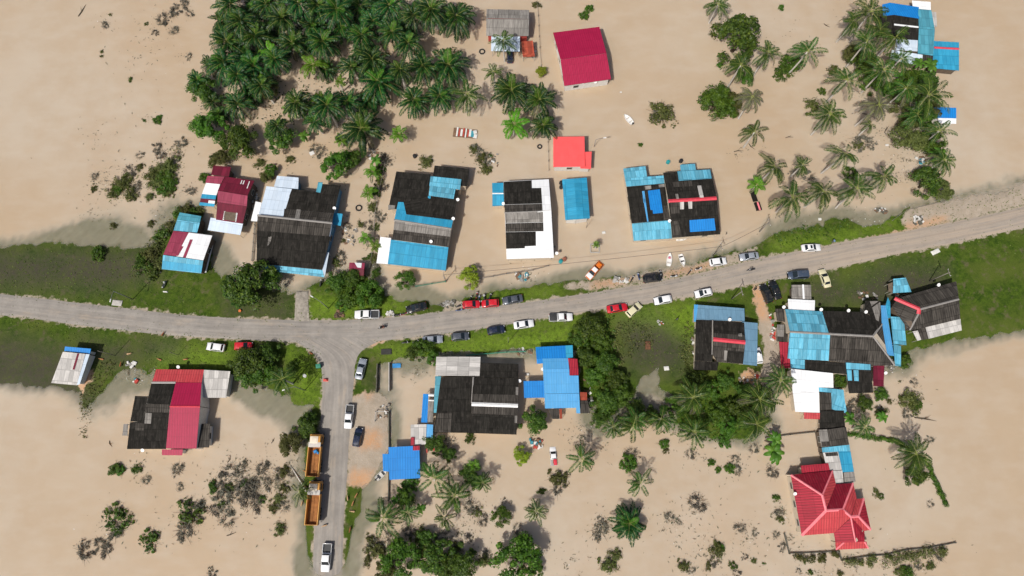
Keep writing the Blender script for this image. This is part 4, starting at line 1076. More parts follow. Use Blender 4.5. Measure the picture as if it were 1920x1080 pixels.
OIL = [palm_crown(100 + i, 28, 4.3, .95, .17, 30, .55, L_OIL, -.55, 1.35, 1.25) for i in range(5)]
COCO = [palm_crown(200 + i, 16, 4.3, 1.0, .13, 30, 1.3, L_COCO, -.5, 1.1, 1.35) for i in range(5)]
LIME = [palm_crown(300 + i, 15, 3.6, .9, .18, 26, .5, L_LIME, -.2, 1.2, 1.25) for i in range(2)]
DRYP = [palm_crown(400 + i, 18, 3.9, .8, .13, 26, 1.0, L_DRY, -.6, .9, 1.3) for i in range(2)]
BAN = [banana_mesh(500 + i, n=9 + i) for i in range(3)]
TREES = {'tree': (L_TREE, []), 'bright': (L_BRIGHT, []), 'gold': (L_GOLD, []), 'olive': (L_OLIVE, [])}
for nm, (lf, lst) in TREES.items():
    for i in range(3 if nm != 'gold' else 2):
        lst.append(tree_parts(600 + i * 13 + len(nm), 4.0, 3.4, 6500, .34, lf, 2.2))
BUSH = {'green': [bush_mesh(700 + i, 2.0, 1.5, 1300, .30, L_TREE, 6) for i in range(3)],
        'bright': [bush_mesh(720 + i, 2.0, 1.4, 1300, .30, L_BRIGHT, 4) for i in range(3)],
        'olive': [bush_mesh(740 + i, 2.0, 1.3, 950, .28, L_OLIVE, 12) for i in range(3)],
        'drowned': [bush_mesh(760 + i, 2.0, .9, 420, .27, L_DROWN, 30, .30, .45) for i in range(4)],
        'leafy': [bush_mesh(780 + i, 2.0, 1.2, 300, .42, L_TREE, 16, .32, .3) for i in range(2)]}

LANDMARK = [(955, 50, 'grey corrugated house'), (1090, 105, 'magenta gabled house'), (1073, 287, 'small salmon house'), (985, 410, 'black and white roofed house'),
            (1080, 373, 'plain bright blue house'), (1260, 380, 'black and blue twin house'), (560, 420, 'big black house'), (790, 410, 'long blue awning'),
            (425, 375, 'patched dark red house'), (352, 455, 'maroon and white house'), (895, 745, 'black house with grey front'), (755, 868, 'bright blue canopy'),
            (1045, 710, 'L-shaped light blue house'), (1360, 630, 'slate blue house'), (1580, 640, 'sprawling hipped house'), (1740, 580, 'dark hipped house'),
            (335, 770, 'magenta and black house'), (1558, 945, 'red hipped bungalow'), (1567, 850, 'patchwork shed'), (1715, 65, 'top right compound'),
            (592, 895, 'orange dump trucks'), (640, 620, 'road junction'), (1240, 212, 'lone bush in open water'), (1020, 855, 'half sunk pickup'), (870, 250, 'raft of scrap sheets'), (1590, 400, 'long grassy verge')]
PENDING = []
def compass(px, py):
    best = min(LANDMARK, key=lambda q: (q[0] - px) ** 2 + ((q[1] - py) * 1.15) ** 2)
    dx, dy = px - best[0], best[1] - py
    a = math.degrees(math.atan2(dy, dx)) % 360
    w = ['right of', 'above right of', 'above', 'above left of', 'left of', 'below left of', 'below', 'below right of'][int((a + 22.5) // 45) % 8]
    return w + ' the ' + best[2]
def pend(o, look, px, py, z0): PENDING.append((o, look, px, py, z0))
ORD = ['first', 'second', 'third', 'fourth', 'fifth', 'sixth', 'seventh', 'eighth', 'ninth', 'tenth', 'eleventh', 'twelfth', 'thirteenth', 'fourteenth', 'fifteenth']
def settle_labels():
    by = {}
    for o, look, px, py, z0 in PENDING:
        s = look + (' in floodwater ' if z0 < -.03 else ' on land ') + compass(px, py)
        by.setdefault(s, []).append((px, py, o))
    for s, l in by.items():
        l.sort(key=lambda q: (q[0], q[1]))
        n = len(l)
        for i, (_, _, o) in enumerate(l):
            e = '' if n == 1 else (', ' + (('left' if i == 0 else 'right') + ' one' if n == 2 else ('leftmost' if i == 0 else 'rightmost' if i == n - 1 else ORD[i] + ' from left')))
            if len((s + e).split()) > 16: s2 = s.replace(' in floodwater', '').replace(' on land', '')
            else: s2 = s
            o['label'] = s2 + e
prng = random.Random(77)
PLANTRNG = random.Random(8)
def palm(kind, px, py, rpx=36, H=None, lean=None, label=None, group=None):
    lib, name, look, cat, h0, L0 = {'oil': (OIL, 'oil_palm', 'dark green oil palm', 'palm tree', 5.0, 4.4), 'coco': (COCO, 'coconut_palm', 'coconut palm', 'palm tree', 7.5, 4.2),
                             'lime': (LIME, 'young_palm', 'bright lime green young palm', 'palm tree', 4.0, 3.6), 'dry': (DRYP, 'dry_palm', 'greyish drying palm', 'palm tree', 6.5, 3.8)}[kind]
    H = H or h0 * prng.uniform(.85, 1.15)
    if kind in ('coco', 'dry') and px > 1340 and py < 400: H += 1.5
    c = at(px, py, H)
    dist = (c - Vector((0, 0, CAM_H))).length
    s = rpx * (1.14 if kind in ('coco', 'dry') else 1.0) / FPX * dist / L0
    z0 = ground_z(c.x, c.y)
    root = empty(name, (c.x, c.y, 0))
    ln = lean or (prng.uniform(-.9, .9), prng.uniform(-.9, .9))
    r = .30 if kind == 'oil' else .19
    link('trunk', trunk_mesh(int(px * 7 + py), H, r * 1.1, r * .75, ln), root)
    m = lib[PLANTRNG.randrange(len(lib))]
    cr = link('crown', m, root)
    cr.location = (0, 0, H); cr.scale = (s, s, s); cr.rotation_euler = (prng.uniform(-.12, .12), prng.uniform(-.12, .12), prng.uniform(0, 6.28))
    tag(root, label, cat, group)
    if not label: pend(root, look, px, py, z0)
    return root
def tree(kind, px, py, rpx, label=None, group='broadleaf trees', hh=None):
    lst = TREES[kind][1]
    look = {'tree': 'dark bushy tree', 'bright': 'vivid green bushy tree', 'gold': 'yellow green leafy tree', 'olive': 'olive green bushy tree'}[kind]
    if 1080 < px < 1240 and 595 < py < 790: rpx *= .86
    c = at(px, py, 2.5); dist = (c - Vector((0, 0, CAM_H))).length
    s = rpx / FPX * dist / 3.9
    c = at(px, py, 3.8 * s)
    z0 = ground_z(c.x, c.y)
    root = empty('bushy_tree', (c.x, c.y, 0), prng.uniform(0, 6.28))
    cm, tm = lst[PLANTRNG.randrange(len(lst))]
    a = link('trunk', tm, root); b = link('crown', cm, root)
    zs = s * (0.85 if hh is None else hh)
    a.scale = (s, s, zs); b.scale = (s * prng.uniform(.93, 1.07), s * prng.uniform(.93, 1.07), zs)
    b.location = (0, 0, 2.2 * zs)
    tag(root, label, 'tree', group)
    if not label: pend(root, look, px, py, z0)
    return root
def bush(kind, px, py, rpx, label=None, asp=1.0, group='shrubs in the flood', rot=None):
    lst = BUSH[kind]
    look = {'green': 'dark green shrub', 'bright': 'bright green shrub', 'olive': 'olive green shrub', 'drowned': 'grey silt coated shrub', 'leafy': 'sparse large leaved shrub'}[kind]
    c = at(px, py, .5); dist = (c - Vector((0, 0, CAM_H))).length
    s = rpx / FPX * dist / 2.0
    z0 = ground_z(c.x, c.y)
    o = link('shrub', lst[PLANTRNG.randrange(len(lst))])
    o.location = (c.x, c.y, max(z0, -.15)); o.rotation_euler = (0, 0, prng.uniform(0, 6.28) if rot is None else R(rot)); o.scale = (s * asp, s / asp, s * (.8 if s < 1.2 else .7))
    tag(o, label, 'shrub', group)
    if not label: pend(o, look, px, py, z0)
    return o
def banana(px, py, rpx=18, H=2.6, label=None):
    c = at(px, py, H); dist = (c - Vector((0, 0, CAM_H))).length
    s = rpx / FPX * dist / 2.1
    z0 = ground_z(c.x, c.y)
    root = empty('banana_plant', (c.x, c.y, 0), prng.uniform(0, 6.28))
    tb = MB(); tb.tube([(0, 0, -1.2), (0.05, 0, H)], [.16, .10], 8)
    tb.build('stem', paint('banana_stem', (.13, .16, .05), .7), root)
    a = link('crown', BAN[PLANTRNG.randrange(3)], root); a.location = (0, 0, H); a.scale = (s, s, s)
    tag(root, label, 'banana plant', 'banana plants')
    if not label: pend(root, 'broad leaved banana plant', px, py, z0)

# ---- the dense plantation, top left
PLANT = 'oil palm plantation at top left'
for x, y, r in [(631, 18, 44), (530, 34, 42), (587, 47, 40), (478, 67, 40), (605, 78, 42), (548, 80, 36), (475, 124, 38), (678, 67, 38), (735, 60, 36), (698, 111, 42), (556, 192, 36), (613, 197, 42), (652, 190, 30), (730, 10, 36), (675, 12, 38), (560, 5, 36), (500, 8, 36),
                (765, 80, 34), (775, 30, 36), (640, 50, 34), (452, 40, 36), (515, 110, 32), (660, 125, 34), (808, 18, 44), (750, 130, 30), (595, 10, 36), (700, 40, 34), (445, 140, 34), (490, 160, 30), (520, 235, 24), (590, 228, 26)]:
    palm('oil', x, y, r * .97, prng.uniform(4.2, 8.5), label='dark green oil palm packed inside the dense plantation at top left', group=PLANT)
for x, y, r, lb in [(709, 153, 52, 'large star shaped oil palm at right side of the dense plantation'), (678, 241, 50, 'big oil palm at bottom edge of the dense plantation'), (776, 187, 38, 'oil palm at bottom right corner of the dense plantation'),
                    (855, 31, 42, 'oil palm left of the grey corrugated house, nearest the top edge'), (793, 124, 40, 'oil palm at right edge of the plantation, left of two crowns'), (841, 122, 48, 'large oil palm on the right edge of the plantation casting a long shadow'),
                    (824, 180, 36, 'oil palm just left of a coconut palm with visible trunk'), (959, 169, 46, 'large oil palm in floodwater right below the grey corrugated house'), (1011, 187, 40, 'dark oil palm beside the fence line above the salmon house'), (1019, 235, 34, 'bright oil palm close above the salmon house roof'),
                    (425, 78, 40, 'oil palm on the left edge of the plantation, upper one'), (420, 117, 38, 'oil palm on the left edge of the plantation, lower one'), (433, 8, 38, 'oil palm at the top left corner of the plantation'), (370, 150, 24, 'small oil palm beside the leafy tree left of plantation'), (446, 195, 34, 'oil palm between the leafy trees at lower left of plantation')]:
    palm('oil', x, y, r, label=lb, group=PLANT)
for x, y, r in [(509, 98, 26), (587, 122, 30), (637, 152, 14), (748, 251, 20), (964, 233, 36), (480, 145, 26), (600, 190, 22), (575, 200, 20), (640, 262, 16), (548, 205, 20)]: palm('lime', x, y, r)
for x, y, r, h_ in [(876, 176, 34, 8), (943, 75, 26, 8), (925, 135, 20, 5), (1346, 8, 24, 6), (1389, 122, 30, 8.5), (1440, 98, 28, 7.5), (1415, 247, 27, 6), (1515, 96, 32, 8), (1632, 22, 34, 9), (1625, 78, 30, 9), (1679, 70, 30, 8.5), (1656, 130, 30, 9),
                   (1588, 150, 32, 9), (1557, 213, 32, 8), (1453, 313, 32, 7.5), (1505, 309, 20, 5.5), (1585, 288, 30, 9.3), (1486, 370, 38, 8.5), (1544, 359, 33, 8), (1606, 353, 34, 8), (1658, 331, 30, 7.5), (1741, 178, 38, 8), (1632, 233, 15, 3.5),
                   (529, 711, 30, 7.5), (719, 971, 40, 4.5), (561, 922, 24, 6), (814, 896, 40, 5.5), (853, 930, 36, 5), (834, 971, 25, 4), (1091, 860, 32, 5), (1006, 958, 25, 4), (1186, 800, 36, 6), (1302, 810, 34, 6), (1201, 906, 29, 4.5), (1193, 787, 30, 6), (1300, 745, 38, 7),
                   (1424, 748, 36, 7.5), (1419, 795, 36, 7), (1464, 712, 32, 7.5), (1446, 750, 28, 7), (1622, 800, 22, 5), (1718, 850, 34, 6), (1240, 785, 32, 6), (1150, 800, 26, 5)]: palm('coco', x, y, r, h_)
palm('oil', 1180, 981, 40, 2.2, label='large squat oil palm with wide fronds in open water, bottom right of centre')
for x, y, r, h_ in [(1410, 181, 28, 7.7), (1648, 197, 30, 8.5)]: palm('dry', x, y, r, h_)
for x, y, r in [(699, 322, 20), (691, 361, 19), (686, 446, 17), (704, 462, 17), (1118, 458, 9), (1419, 346, 20), (889, 872, 14)]: palm('lime', x, y, r, 2.6)
for x, y, r in [(1746, 122, 18), (1725, 118, 14), (789, 953, 12), (1453, 847, 24), (1594, 784, 15), (705, 300, 13), (1764, 291, 20), (1453, 825, 18), (1656, 783, 13), (1690, 60 + 85, 12), (640, 262, 13), (570, 255, 13), (741, 938, 10)]: banana(x, y, r)
for x, y, r in [(455, 100, 34), (500, 55, 34), (570, 85, 34), (610, 130, 30), (680, 100, 34), (755, 55, 32), (470, 175, 32), (690, 190, 34), (420, 40, 34), (700, 5, 34), (640, 5, 34), (470, 20, 34), (400, 190, 30), (395, 120, 28), (410, 215, 26)]:
    palm('oil', x, y, r * .85, 2.2, label='dark green oil palm packed inside the dense plantation at top left', group=PLANT)
# ---- broadleaf trees
for k, x, y, r in [('bright', 384, 233, 34), ('tree', 375, 165, 26), ('tree', 446, 262, 34), ('tree', 520, 250, 32), ('olive', 500, 165, 22), ('bright', 633, 303, 33), ('tree', 662, 297, 20), ('tree', 465, 528, 48), ('tree', 505, 520, 24), ('tree', 438, 545, 26), ('tree', 630, 528, 24), ('bright', 655, 550, 26), ('bright', 690, 548, 28), ('tree', 660, 520, 22), ('bright', 645, 566, 18), ('bright', 705, 560, 18),
                   ('gold', 881, 519, 23), ('bright', 760, 524, 20), ('tree', 1388, 66, 44), ('bright', 1346, 185, 38), ('olive', 1372, 190, 28), ('bright', 1400, 140, 20), ('tree', 1622, 115, 24), ('olive', 1600, 98, 20), ('olive', 1718, 256, 32), ('bright', 1750, 262, 22), ('tree', 1742, 338, 28), ('olive', 1765, 352, 20), ('bright', 1712, 145, 22), ('bright', 1694, 166, 20), ('tree', 1738, 150, 22), ('olive', 1752, 205, 18),
                   ('tree', 465, 678, 36), ('bright', 490, 690, 28), ('tree', 470, 703, 26), ('tree', 500, 665, 24), ('olive', 543, 832, 26), ('tree', 575, 800, 24), ('tree', 582, 785, 16), ('tree', 1005, 790, 30), ('tree', 880, 888, 22), ('tree', 892, 905, 16), ('tree', 842, 852, 16), ('gold', 977, 854, 18), ('bright', 941, 969, 20), ('bright', 972, 1050, 44), ('tree', 835, 1060, 26), ('olive', 725, 1070, 22), ('tree', 1000, 1065, 18), ('bright', 752, 1048, 36), ('tree', 815, 1045, 34), ('tree', 868, 1060, 32), ('tree', 795, 1015, 20), ('olive', 795, 1030, 18), ('bright', 760, 935, 22),
                   ('tree', 1110, 612, 36), ('tree', 1085, 635, 24), ('bright', 1128, 640, 26), ('tree', 1100, 668, 26), ('tree', 1134, 680, 30), ('bright', 1115, 705, 26), ('tree', 1152, 712, 28), ('tree', 1140, 752, 32), ('bright', 1165, 742, 28), ('tree', 1195, 770, 30), ('tree', 1125, 785, 22), ('tree', 1225, 780, 24), ('bright', 1265, 765, 22), ('tree', 1095, 610, 18), ('tree', 1307, 712, 22), ('bright', 1332, 728, 22), ('tree', 1360, 715, 20),
                   ('tree', 1624, 757, 16), ('bright', 1655, 738, 14), ('bright', 1697, 678, 14), ('bright', 1577, 716, 15), ('tree', 1720, 884, 22), ('tree', 812, 830, 22), ('bright', 794, 650, 22), ('tree', 775, 660, 18), ('bright', 812, 668, 16), ('tree', 1390, 760, 24), ('bright', 1350, 775, 24), ('bright', 1365, 800, 22), ('tree', 1400, 735, 20), ('tree', 545, 690, 14), ('olive', 413, 293, 17), ('bright', 505, 320, 15), ('olive', 498, 330, 14)]: tree(k, x, y, r)
# ---- shrubs
for k, x, y, r in [('olive', 1240, 212, 28), ('drowned', 1240, 212, 24), ('bright', 1480, 118, 22), ('green', 1470, 132, 18), ('bright', 1461, 143, 11), ('olive', 1565, 130, 12), ('bright', 1541, 170, 9), ('olive', 1522, 200, 18), ('drowned', 1620, 264, 22), ('olive', 1612, 272, 12), ('green', 1596, 327, 14), ('drowned', 1515, 330, 16), ('drowned', 1490, 322, 12), ('bright', 1466, 12, 7),
                   ('drowned', 1648, 200, 20), ('bright', 1201, 270, 6), ('olive', 1345, 50, 10), ('olive', 1338, 65, 8), ('bright', 1350, 120, 8), ('olive', 905, 295, 14), ('drowned', 895, 283, 18), ('olive', 912, 317, 14), ('green', 920, 291, 6), ('olive', 800, 303, 16), ('olive', 889, 278, 11), ('drowned', 913, 300, 16), ('bright', 1106, 15, 10), ('bright', 1094, 28, 11), ('olive', 1005, 8, 9), ('gold', 1015, 132, 12),
                   ('bright', 292, 225, 9), ('bright', 297, 218, 6), ('green', 269, 224, 4), ('green', 243, 147, 5), ('green', 272, 43, 4), ('drowned', 303, 33, 14), ('drowned', 325, 20, 14), ('drowned', 345, 5, 11), ('drowned', 353, 23, 9), ('drowned', 325, 55, 10), ('drowned', 290, 58, 8), ('drowned', 195, 45, 8), ('olive', 205, 25, 4), ('olive', 189, 95, 4), ('olive', 188, 103, 4), ('drowned', 340, 268, 14), ('drowned', 295, 275, 12), ('drowned', 354, 103, 8),
                   ('olive', 321, 313, 22), ('olive', 300, 318, 16), ('bright', 322, 345, 14), ('olive', 232, 340, 18), ('olive', 296, 345, 20), ('bright', 220, 355, 12), ('bright', 308, 330, 20), ('olive', 285, 328, 16), ('bright', 308, 352, 18), ('olive', 316, 362, 12), ('olive', 225, 348, 16), ('olive', 210, 360, 14), ('olive', 246, 366, 14), ('drowned', 255, 350, 12), ('olive', 281, 368, 10), ('olive', 283, 418, 9), ('olive', 211, 423, 8), ('drowned', 260, 290, 9), ('olive', 262, 312, 9), ('drowned', 240, 320, 14), ('drowned', 358, 357, 11), ('drowned', 300, 288, 12), ('drowned', 330, 290, 12), ('drowned', 175, 330, 9), ('olive', 174, 352, 8),
                   ('olive', 350, 395, 16), ('green', 335, 402, 14), ('olive', 320, 425, 14), ('green', 305, 440, 16), ('olive', 295, 460, 16), ('olive', 285, 480, 18), ('green', 270, 500, 16), ('olive', 300, 500, 14), ('bright', 187, 477, 15), ('green', 362, 398, 12), ('olive', 375, 395, 10), ('bright', 383, 332, 13), ('olive', 400, 300, 14), ('bright', 265, 485, 12), ('green', 290, 515, 12),
                   ('olive', 487, 305, 12), ('drowned', 600, 282, 14), ('olive', 545, 298, 10), ('olive', 543, 297, 8), ('drowned', 590, 275, 12), ('drowned', 720, 300, 18), ('green', 712, 320, 12), ('olive', 710, 340, 12), ('green', 703, 358, 12), ('drowned', 718, 350, 12), ('olive', 698, 388, 12), ('drowned', 690, 420, 14), ('olive', 676, 420, 8), ('drowned', 650, 420, 10), ('olive', 704, 425, 10), ('green', 692, 480, 8), ('olive', 702, 485, 12), ('drowned', 640, 480, 16), ('olive', 630, 490, 12), ('green', 705, 512, 12), ('olive', 643, 450, 6), ('green', 682, 484, 5), ('drowned', 712, 408, 14), ('drowned', 703, 500, 12),
                   ('bright', 215, 880, 14), ('bright', 224, 883, 11), ('green', 256, 880, 10), ('drowned', 272, 899, 10), ('drowned', 330, 880, 14), ('drowned', 335, 913, 9), ('leafy', 213, 969, 22), ('leafy', 235, 975, 14), ('drowned', 218, 998, 16), ('green', 220, 995, 10), ('drowned', 185, 1018, 14), ('drowned', 198, 1030, 14), ('drowned', 155, 1035, 18), ('leafy', 280, 1014, 20), ('green', 282, 1010, 9), ('leafy', 355, 960, 26), ('drowned', 360, 965, 24), ('drowned', 345, 995, 20), ('green', 399, 914, 12), ('drowned', 422, 932, 24), ('drowned', 412, 915, 16), ('drowned', 455, 915, 24), ('drowned', 465, 935, 20), ('drowned', 425, 975, 18), ('drowned', 430, 885, 20), ('drowned', 450, 880, 16), ('green', 430, 912, 9), ('green', 455, 905, 8), ('drowned', 400, 955, 14), ('green', 415, 945, 8),
                   ('drowned', 489, 880, 16), ('drowned', 470, 910, 18), ('drowned', 480, 940, 18), ('drowned', 500, 905, 14), ('olive', 512, 950, 14), ('olive', 530, 885, 14), ('olive', 533, 914, 12), ('drowned', 520, 890, 14), ('olive', 522, 935, 12), ('drowned', 545, 890, 10), ('olive', 523, 994, 14), ('drowned', 530, 950, 14), ('green', 490, 935, 8), ('drowned', 395, 1078, 12), ('drowned', 500, 870, 8),
                   ('olive', 706, 1035, 22), ('drowned', 700, 1020, 18), ('drowned', 730, 1050, 16), ('olive', 784, 1005, 18), ('drowned', 770, 995, 16), ('drowned', 735, 1010, 16), ('olive', 690, 1050, 12), ('olive', 695, 1010, 12), ('drowned', 825, 1005, 16), ('olive', 855, 1032, 16), ('drowned', 880, 1010, 10), ('olive', 895, 960, 12), ('drowned', 905, 975, 14), ('drowned', 885, 950, 18), ('drowned', 945, 940, 8), ('drowned', 958, 942, 6), ('green', 980, 1008, 9), ('drowned', 970, 990, 12), ('green', 1016, 922, 9), ('olive', 1045, 895, 22), ('drowned', 1045, 915, 18), ('green', 880, 822, 12), ('drowned', 836, 838, 24), ('olive', 910, 1052, 14), ('drowned', 915, 1040, 12), ('bright', 770, 907, 18), ('bright', 840, 1070, 14),
                   ('bright', 1177, 870, 20), ('drowned', 1185, 850, 16), ('bright', 1245, 832, 13), ('olive', 1250, 845, 8), ('drowned', 1310, 943, 20), ('drowned', 1128, 990, 22), ('olive', 1139, 1058, 20), ('olive', 1155, 1040, 14), ('olive', 1345, 1030, 16), ('bright', 1350, 1026, 10), ('drowned', 1342, 1048, 14), ('olive', 1281, 1060, 14), ('bright', 1370, 877, 12), ('bright', 1348, 881, 8), ('drowned', 1385, 880, 12), ('bright', 1335, 868, 9), ('drowned', 1295, 850, 12), ('bright', 1359, 826, 16), ('green', 1375, 1062, 8), ('drowned', 1382, 1075, 10), ('drowned', 1257, 970, 12), ('drowned', 1275, 980, 8), ('drowned', 1390, 990, 12), ('olive', 1414, 1051, 7), ('drowned', 1400, 1045, 8), ('drowned', 1416, 1000, 9), ('drowned', 1300, 1070, 9), ('olive', 1330, 1060, 9), ('drowned', 1380, 858, 10), ('drowned', 1415, 840, 12),
                   ('olive', 1705, 752, 22), ('bright', 1718, 758, 14), ('olive', 1653, 776, 13), ('drowned', 1600, 755, 14), ('olive', 1670, 752, 7), ('drowned', 1717, 715, 9), ('olive', 1689, 715, 4), ('bright', 1690, 678, 10), ('drowned', 1700, 775, 12), ('green', 1456, 933, 8), ('drowned', 1460, 960, 10), ('olive', 1465, 975, 9), ('drowned', 1456, 1003, 9), ('drowned', 1470, 1025, 10), ('olive', 1645, 925, 9), ('green', 1655, 932, 6), ('drowned', 1747, 825, 9), ('drowned', 1746, 945, 8), ('drowned', 1450, 885, 14),
                   ('drowned', 1760, 1040, 14), ('bright', 1702, 1074, 14), ('olive', 1690, 1075, 12), ('olive', 1744, 1061, 10), ('drowned', 1725, 1060, 9), ('green', 1521, 1073, 6), ('drowned', 1500, 1070, 7), ('green', 1510, 1055, 4), ('olive', 1548, 1050, 6), ('green', 1434, 1057, 4), ('olive', 1577, 1077, 7)]:
    if k == 'gold': tree('gold', x, y, r)
    else: bush(k, x, y, r, asp=prng.uniform(.85, 1.2))

# ---- ground cover nobody could count
def cover(name, label, leaf, polys, dens, size, hmax, seed=1):
    rng = random.Random(seed); mb = MB()
    for pl in polys:
        w = poly_w(pl); lo_, hi_ = w.min(0), w.max(0)
        n = int(dens * (hi_[0] - lo_[0]) * (hi_[1] - lo_[1]))
        rs = np.random.RandomState(seed); P = rs.rand(n, 2) * (hi_ - lo_) + lo_
        sd = sdist(P + np.stack([wob(P, 1.2, 6), wob(P, 1.2, 14)], 1) * .8, w)
        k = (sd > 0) & (wob(P, .9, 30) > rs.rand(n) * 1.2 - .9)
        P = P[k]
        for (x, y), z in zip(P, height(P)):
            nrm = Vector((rng.uniform(-.8, .8), rng.uniform(-.8, .8), 1)).normalized()
            a = nrm.orthogonal().normalized(); a.rotate(Matrix.Rotation(rng.uniform(0, 6.28), 3, nrm)); b = nrm.cross(a)
            s = size * rng.uniform(.5, 1.4); p = Vector((x, y, max(z, -.05) + rng.random() ** 1.5 * hmax + .03))
            mb.add([p - a * s * .5, p + b * s * .3, p + a * s * .5, p - b * s * .3], [(0, 1, 2, 3)])
    o = link(name, mb.mesh(name, [leaf]))
    return tag(o, label, kind='stuff')
cover('weeds', 'rank green weeds on the verge below the coconut palms', L_BRIGHT, [[(1450, 440), (1480, 428), (1560, 420), (1590, 408), (1592, 428), (1540, 445), (1460, 462)]], 9, .40, .5)
cover('plantation_undergrowth', 'ferny undergrowth coloured dark for the shade beneath the dense oil palm plantation', leafmat('shade_toned_fern', [(.006, .014, .003), (.015, .035, .005), (.03, .06, .008)], .6, .15), [[(430, 0), (810, 0), (800, 70), (745, 130), (700, 200), (720, 260), (650, 270), (600, 240), (540, 235), (480, 270), (400, 260), (370, 200), (410, 120)]], 1.6, .45, 1.0, 8)  # leaf colour itself is darkened to paint the shadow in the palm gaps
cover('upper_weeds', 'half drowned weeds spreading over the shoal at upper left', L_OLIVE, [[(285, 300), (340, 270), (350, 310), (330, 360), (295, 370), (280, 330)], [(195, 370), (235, 325), (265, 320), (250, 375), (215, 385)]], 5, .34, .4, 9)
cover('creepers', 'tangled creepers and weeds between the long hedge and the slate blue house', L_OLIVE, [[(1150, 600), (1225, 605), (1225, 650), (1195, 655), (1160, 690), (1140, 640)], [(1285, 600), (1303, 610), (1300, 700), (1275, 705), (1270, 650)]], 8, .40, .6, 2)
cover('undergrowth', 'bright undergrowth beneath the coconut palms right of centre', L_BRIGHT, [[(1300, 730), (1390, 745), (1400, 800), (1370, 830), (1310, 825), (1270, 790)], [(1240, 780), (1290, 790), (1300, 820), (1230, 810)], [(1100, 600), (1150, 590), (1160, 790), (1110, 780)]], 9, .42, .7, 3)
cover('hedgerow_weeds', 'weeds along the ditch left of the maroon and white house', L_OLIVE, [[(300, 430), (345, 385), (375, 392), (320, 440), (305, 505), (250, 520), (262, 470)], [(150, 740), (190, 680), (225, 675), (215, 700), (175, 760), (160, 830), (150, 830)]], 7, .40, .5, 4)
cover('grass', 'short grass tufts over the road verges', leafmat('grass_blade', [(.03, .07, .008), (.07, .12, .014), (.13, .18, .03)], .6, .2), [LAND[0], LAND[1][:6] + [(300, 690)], [(690, 655), (1080, 600), (1090, 655), (740, 672), (712, 690)], [(1150, 600), (1310, 556), (1420, 535), (1420, 580), (1300, 600), (1280, 700), (1200, 690)], [(1480, 525), (1770, 470), (1770, 560), (1700, 530), (1600, 560), (1545, 560)]], 2.6, .30, .10, 5)
# the floating litter of leaves and stems
def floaters(name, label, leaf, spots, size, seed):
    rng = random.Random(seed); mb = MB()
    for x, y, r, n in spots:
        c = at(x, y); rm = r / 8.7
        for _ in range(n):
            a = rng.uniform(0, 6.28); d = rm * abs(rng.gauss(0, .55))
            p = Vector((c.x + math.cos(a) * d * 1.2, c.y + math.sin(a) * d, .02 + rng.random() * .12)); t_ = rng.uniform(0, 6.28); s = size * rng.uniform(.3, 1.3)
            u = Vector((math.cos(t_), math.sin(t_), rng.uniform(-.1, .3))) * s; w = Vector((-math.sin(t_), math.cos(t_), 0)) * s * rng.uniform(.15, .5)
            mb.add([p - u, p + w, p + u, p - w * .6], [(0, 1, 2, 3)])
    return tag(link(name, mb.mesh(name, [leaf])), label, kind='stuff')
L_DEB = leafmat('floating_dead_leaf', [(.09, .08, .055), (.15, .125, .085), (.10, .11, .065), (.22, .185, .14)], .8, .1)
fr = random.Random(21)
SP = [(300, 45, 60, 90), (195, 45, 30, 40), (260, 110, 90, 60), (340, 105, 25, 20), (280, 225, 30, 20), (180, 250, 60, 40), (330, 280, 40, 50), (200, 340, 60, 120), (280, 350, 70, 120), (360, 360, 30, 40), (300, 405, 60, 60), (170, 400, 40, 30), (720, 300, 25, 70), (705, 400, 22, 90), (690, 450, 30, 70), (650, 430, 40, 60), (640, 330, 40, 40),
      (430, 930, 70, 320), (470, 900, 60, 300), (520, 910, 40, 180), (350, 970, 50, 120), (210, 985, 50, 60), (250, 880, 40, 50), (560, 880, 25, 60), (523, 995, 20, 40), (860, 1000, 60, 160), (720, 1020, 40, 140), (880, 960, 40, 90), (760, 1000, 40, 80), (1130, 990, 40, 120), (1260, 980, 60, 90), (1300, 960, 40, 60), (1320, 1040, 90, 160), (1400, 1010, 50, 80), (1380, 870, 50, 70), (1300, 850, 40, 50), (1070, 1045, 50, 50),
      (1500, 420, 60, 120), (1450, 300, 40, 30), (1640, 240, 60, 90), (1600, 270, 40, 60), (1680, 330, 40, 50), (1480, 60, 60, 20), (1590, 30, 40, 20), (1620, 180, 50, 50), (1660, 430, 60, 120), (1700, 300, 40, 60), (1600, 410, 40, 60), (1710, 730, 40, 50), (1600, 770, 40, 120), (1460, 960, 20, 70), (1480, 1010, 30, 60), (1600, 1060, 120, 200), (1720, 1060, 60, 90), (1530, 1070, 50, 50), (1110, 800, 40, 100), (1090, 820, 30, 60), (780, 700, 25, 40), (290, 690, 30, 60), (240, 700, 30, 40), (990, 520, 40, 60), (905, 300, 25, 60), (600, 285, 30, 50), (540, 300, 30, 40), (1380, 290, 20, 20), (1130, 840, 40, 40)]
floaters('floating_debris', 'dark leaves and stems floating in scattered drifts on the floodwater', L_DEB, SP, .27, 3)
floaters('floating_litter', 'scraps of pale household litter drifting among the plants', paint('pale_litter', (.62, .62, .60), .5), [(x, y, r * 1.2, max(1, n // 22)) for x, y, r, n in SP] + [(250, 700, 20, 14), (700, 300, 20, 10), (990, 510, 40, 24), (1640, 420, 70, 26), (1680, 290, 40, 16), (1700, 400, 30, 14), (1300, 640, 12, 30), (1236, 605, 6, 24), (700, 500, 20, 10), (1690, 690, 10, 6), (1440, 600, 8, 24)], .16, 9)
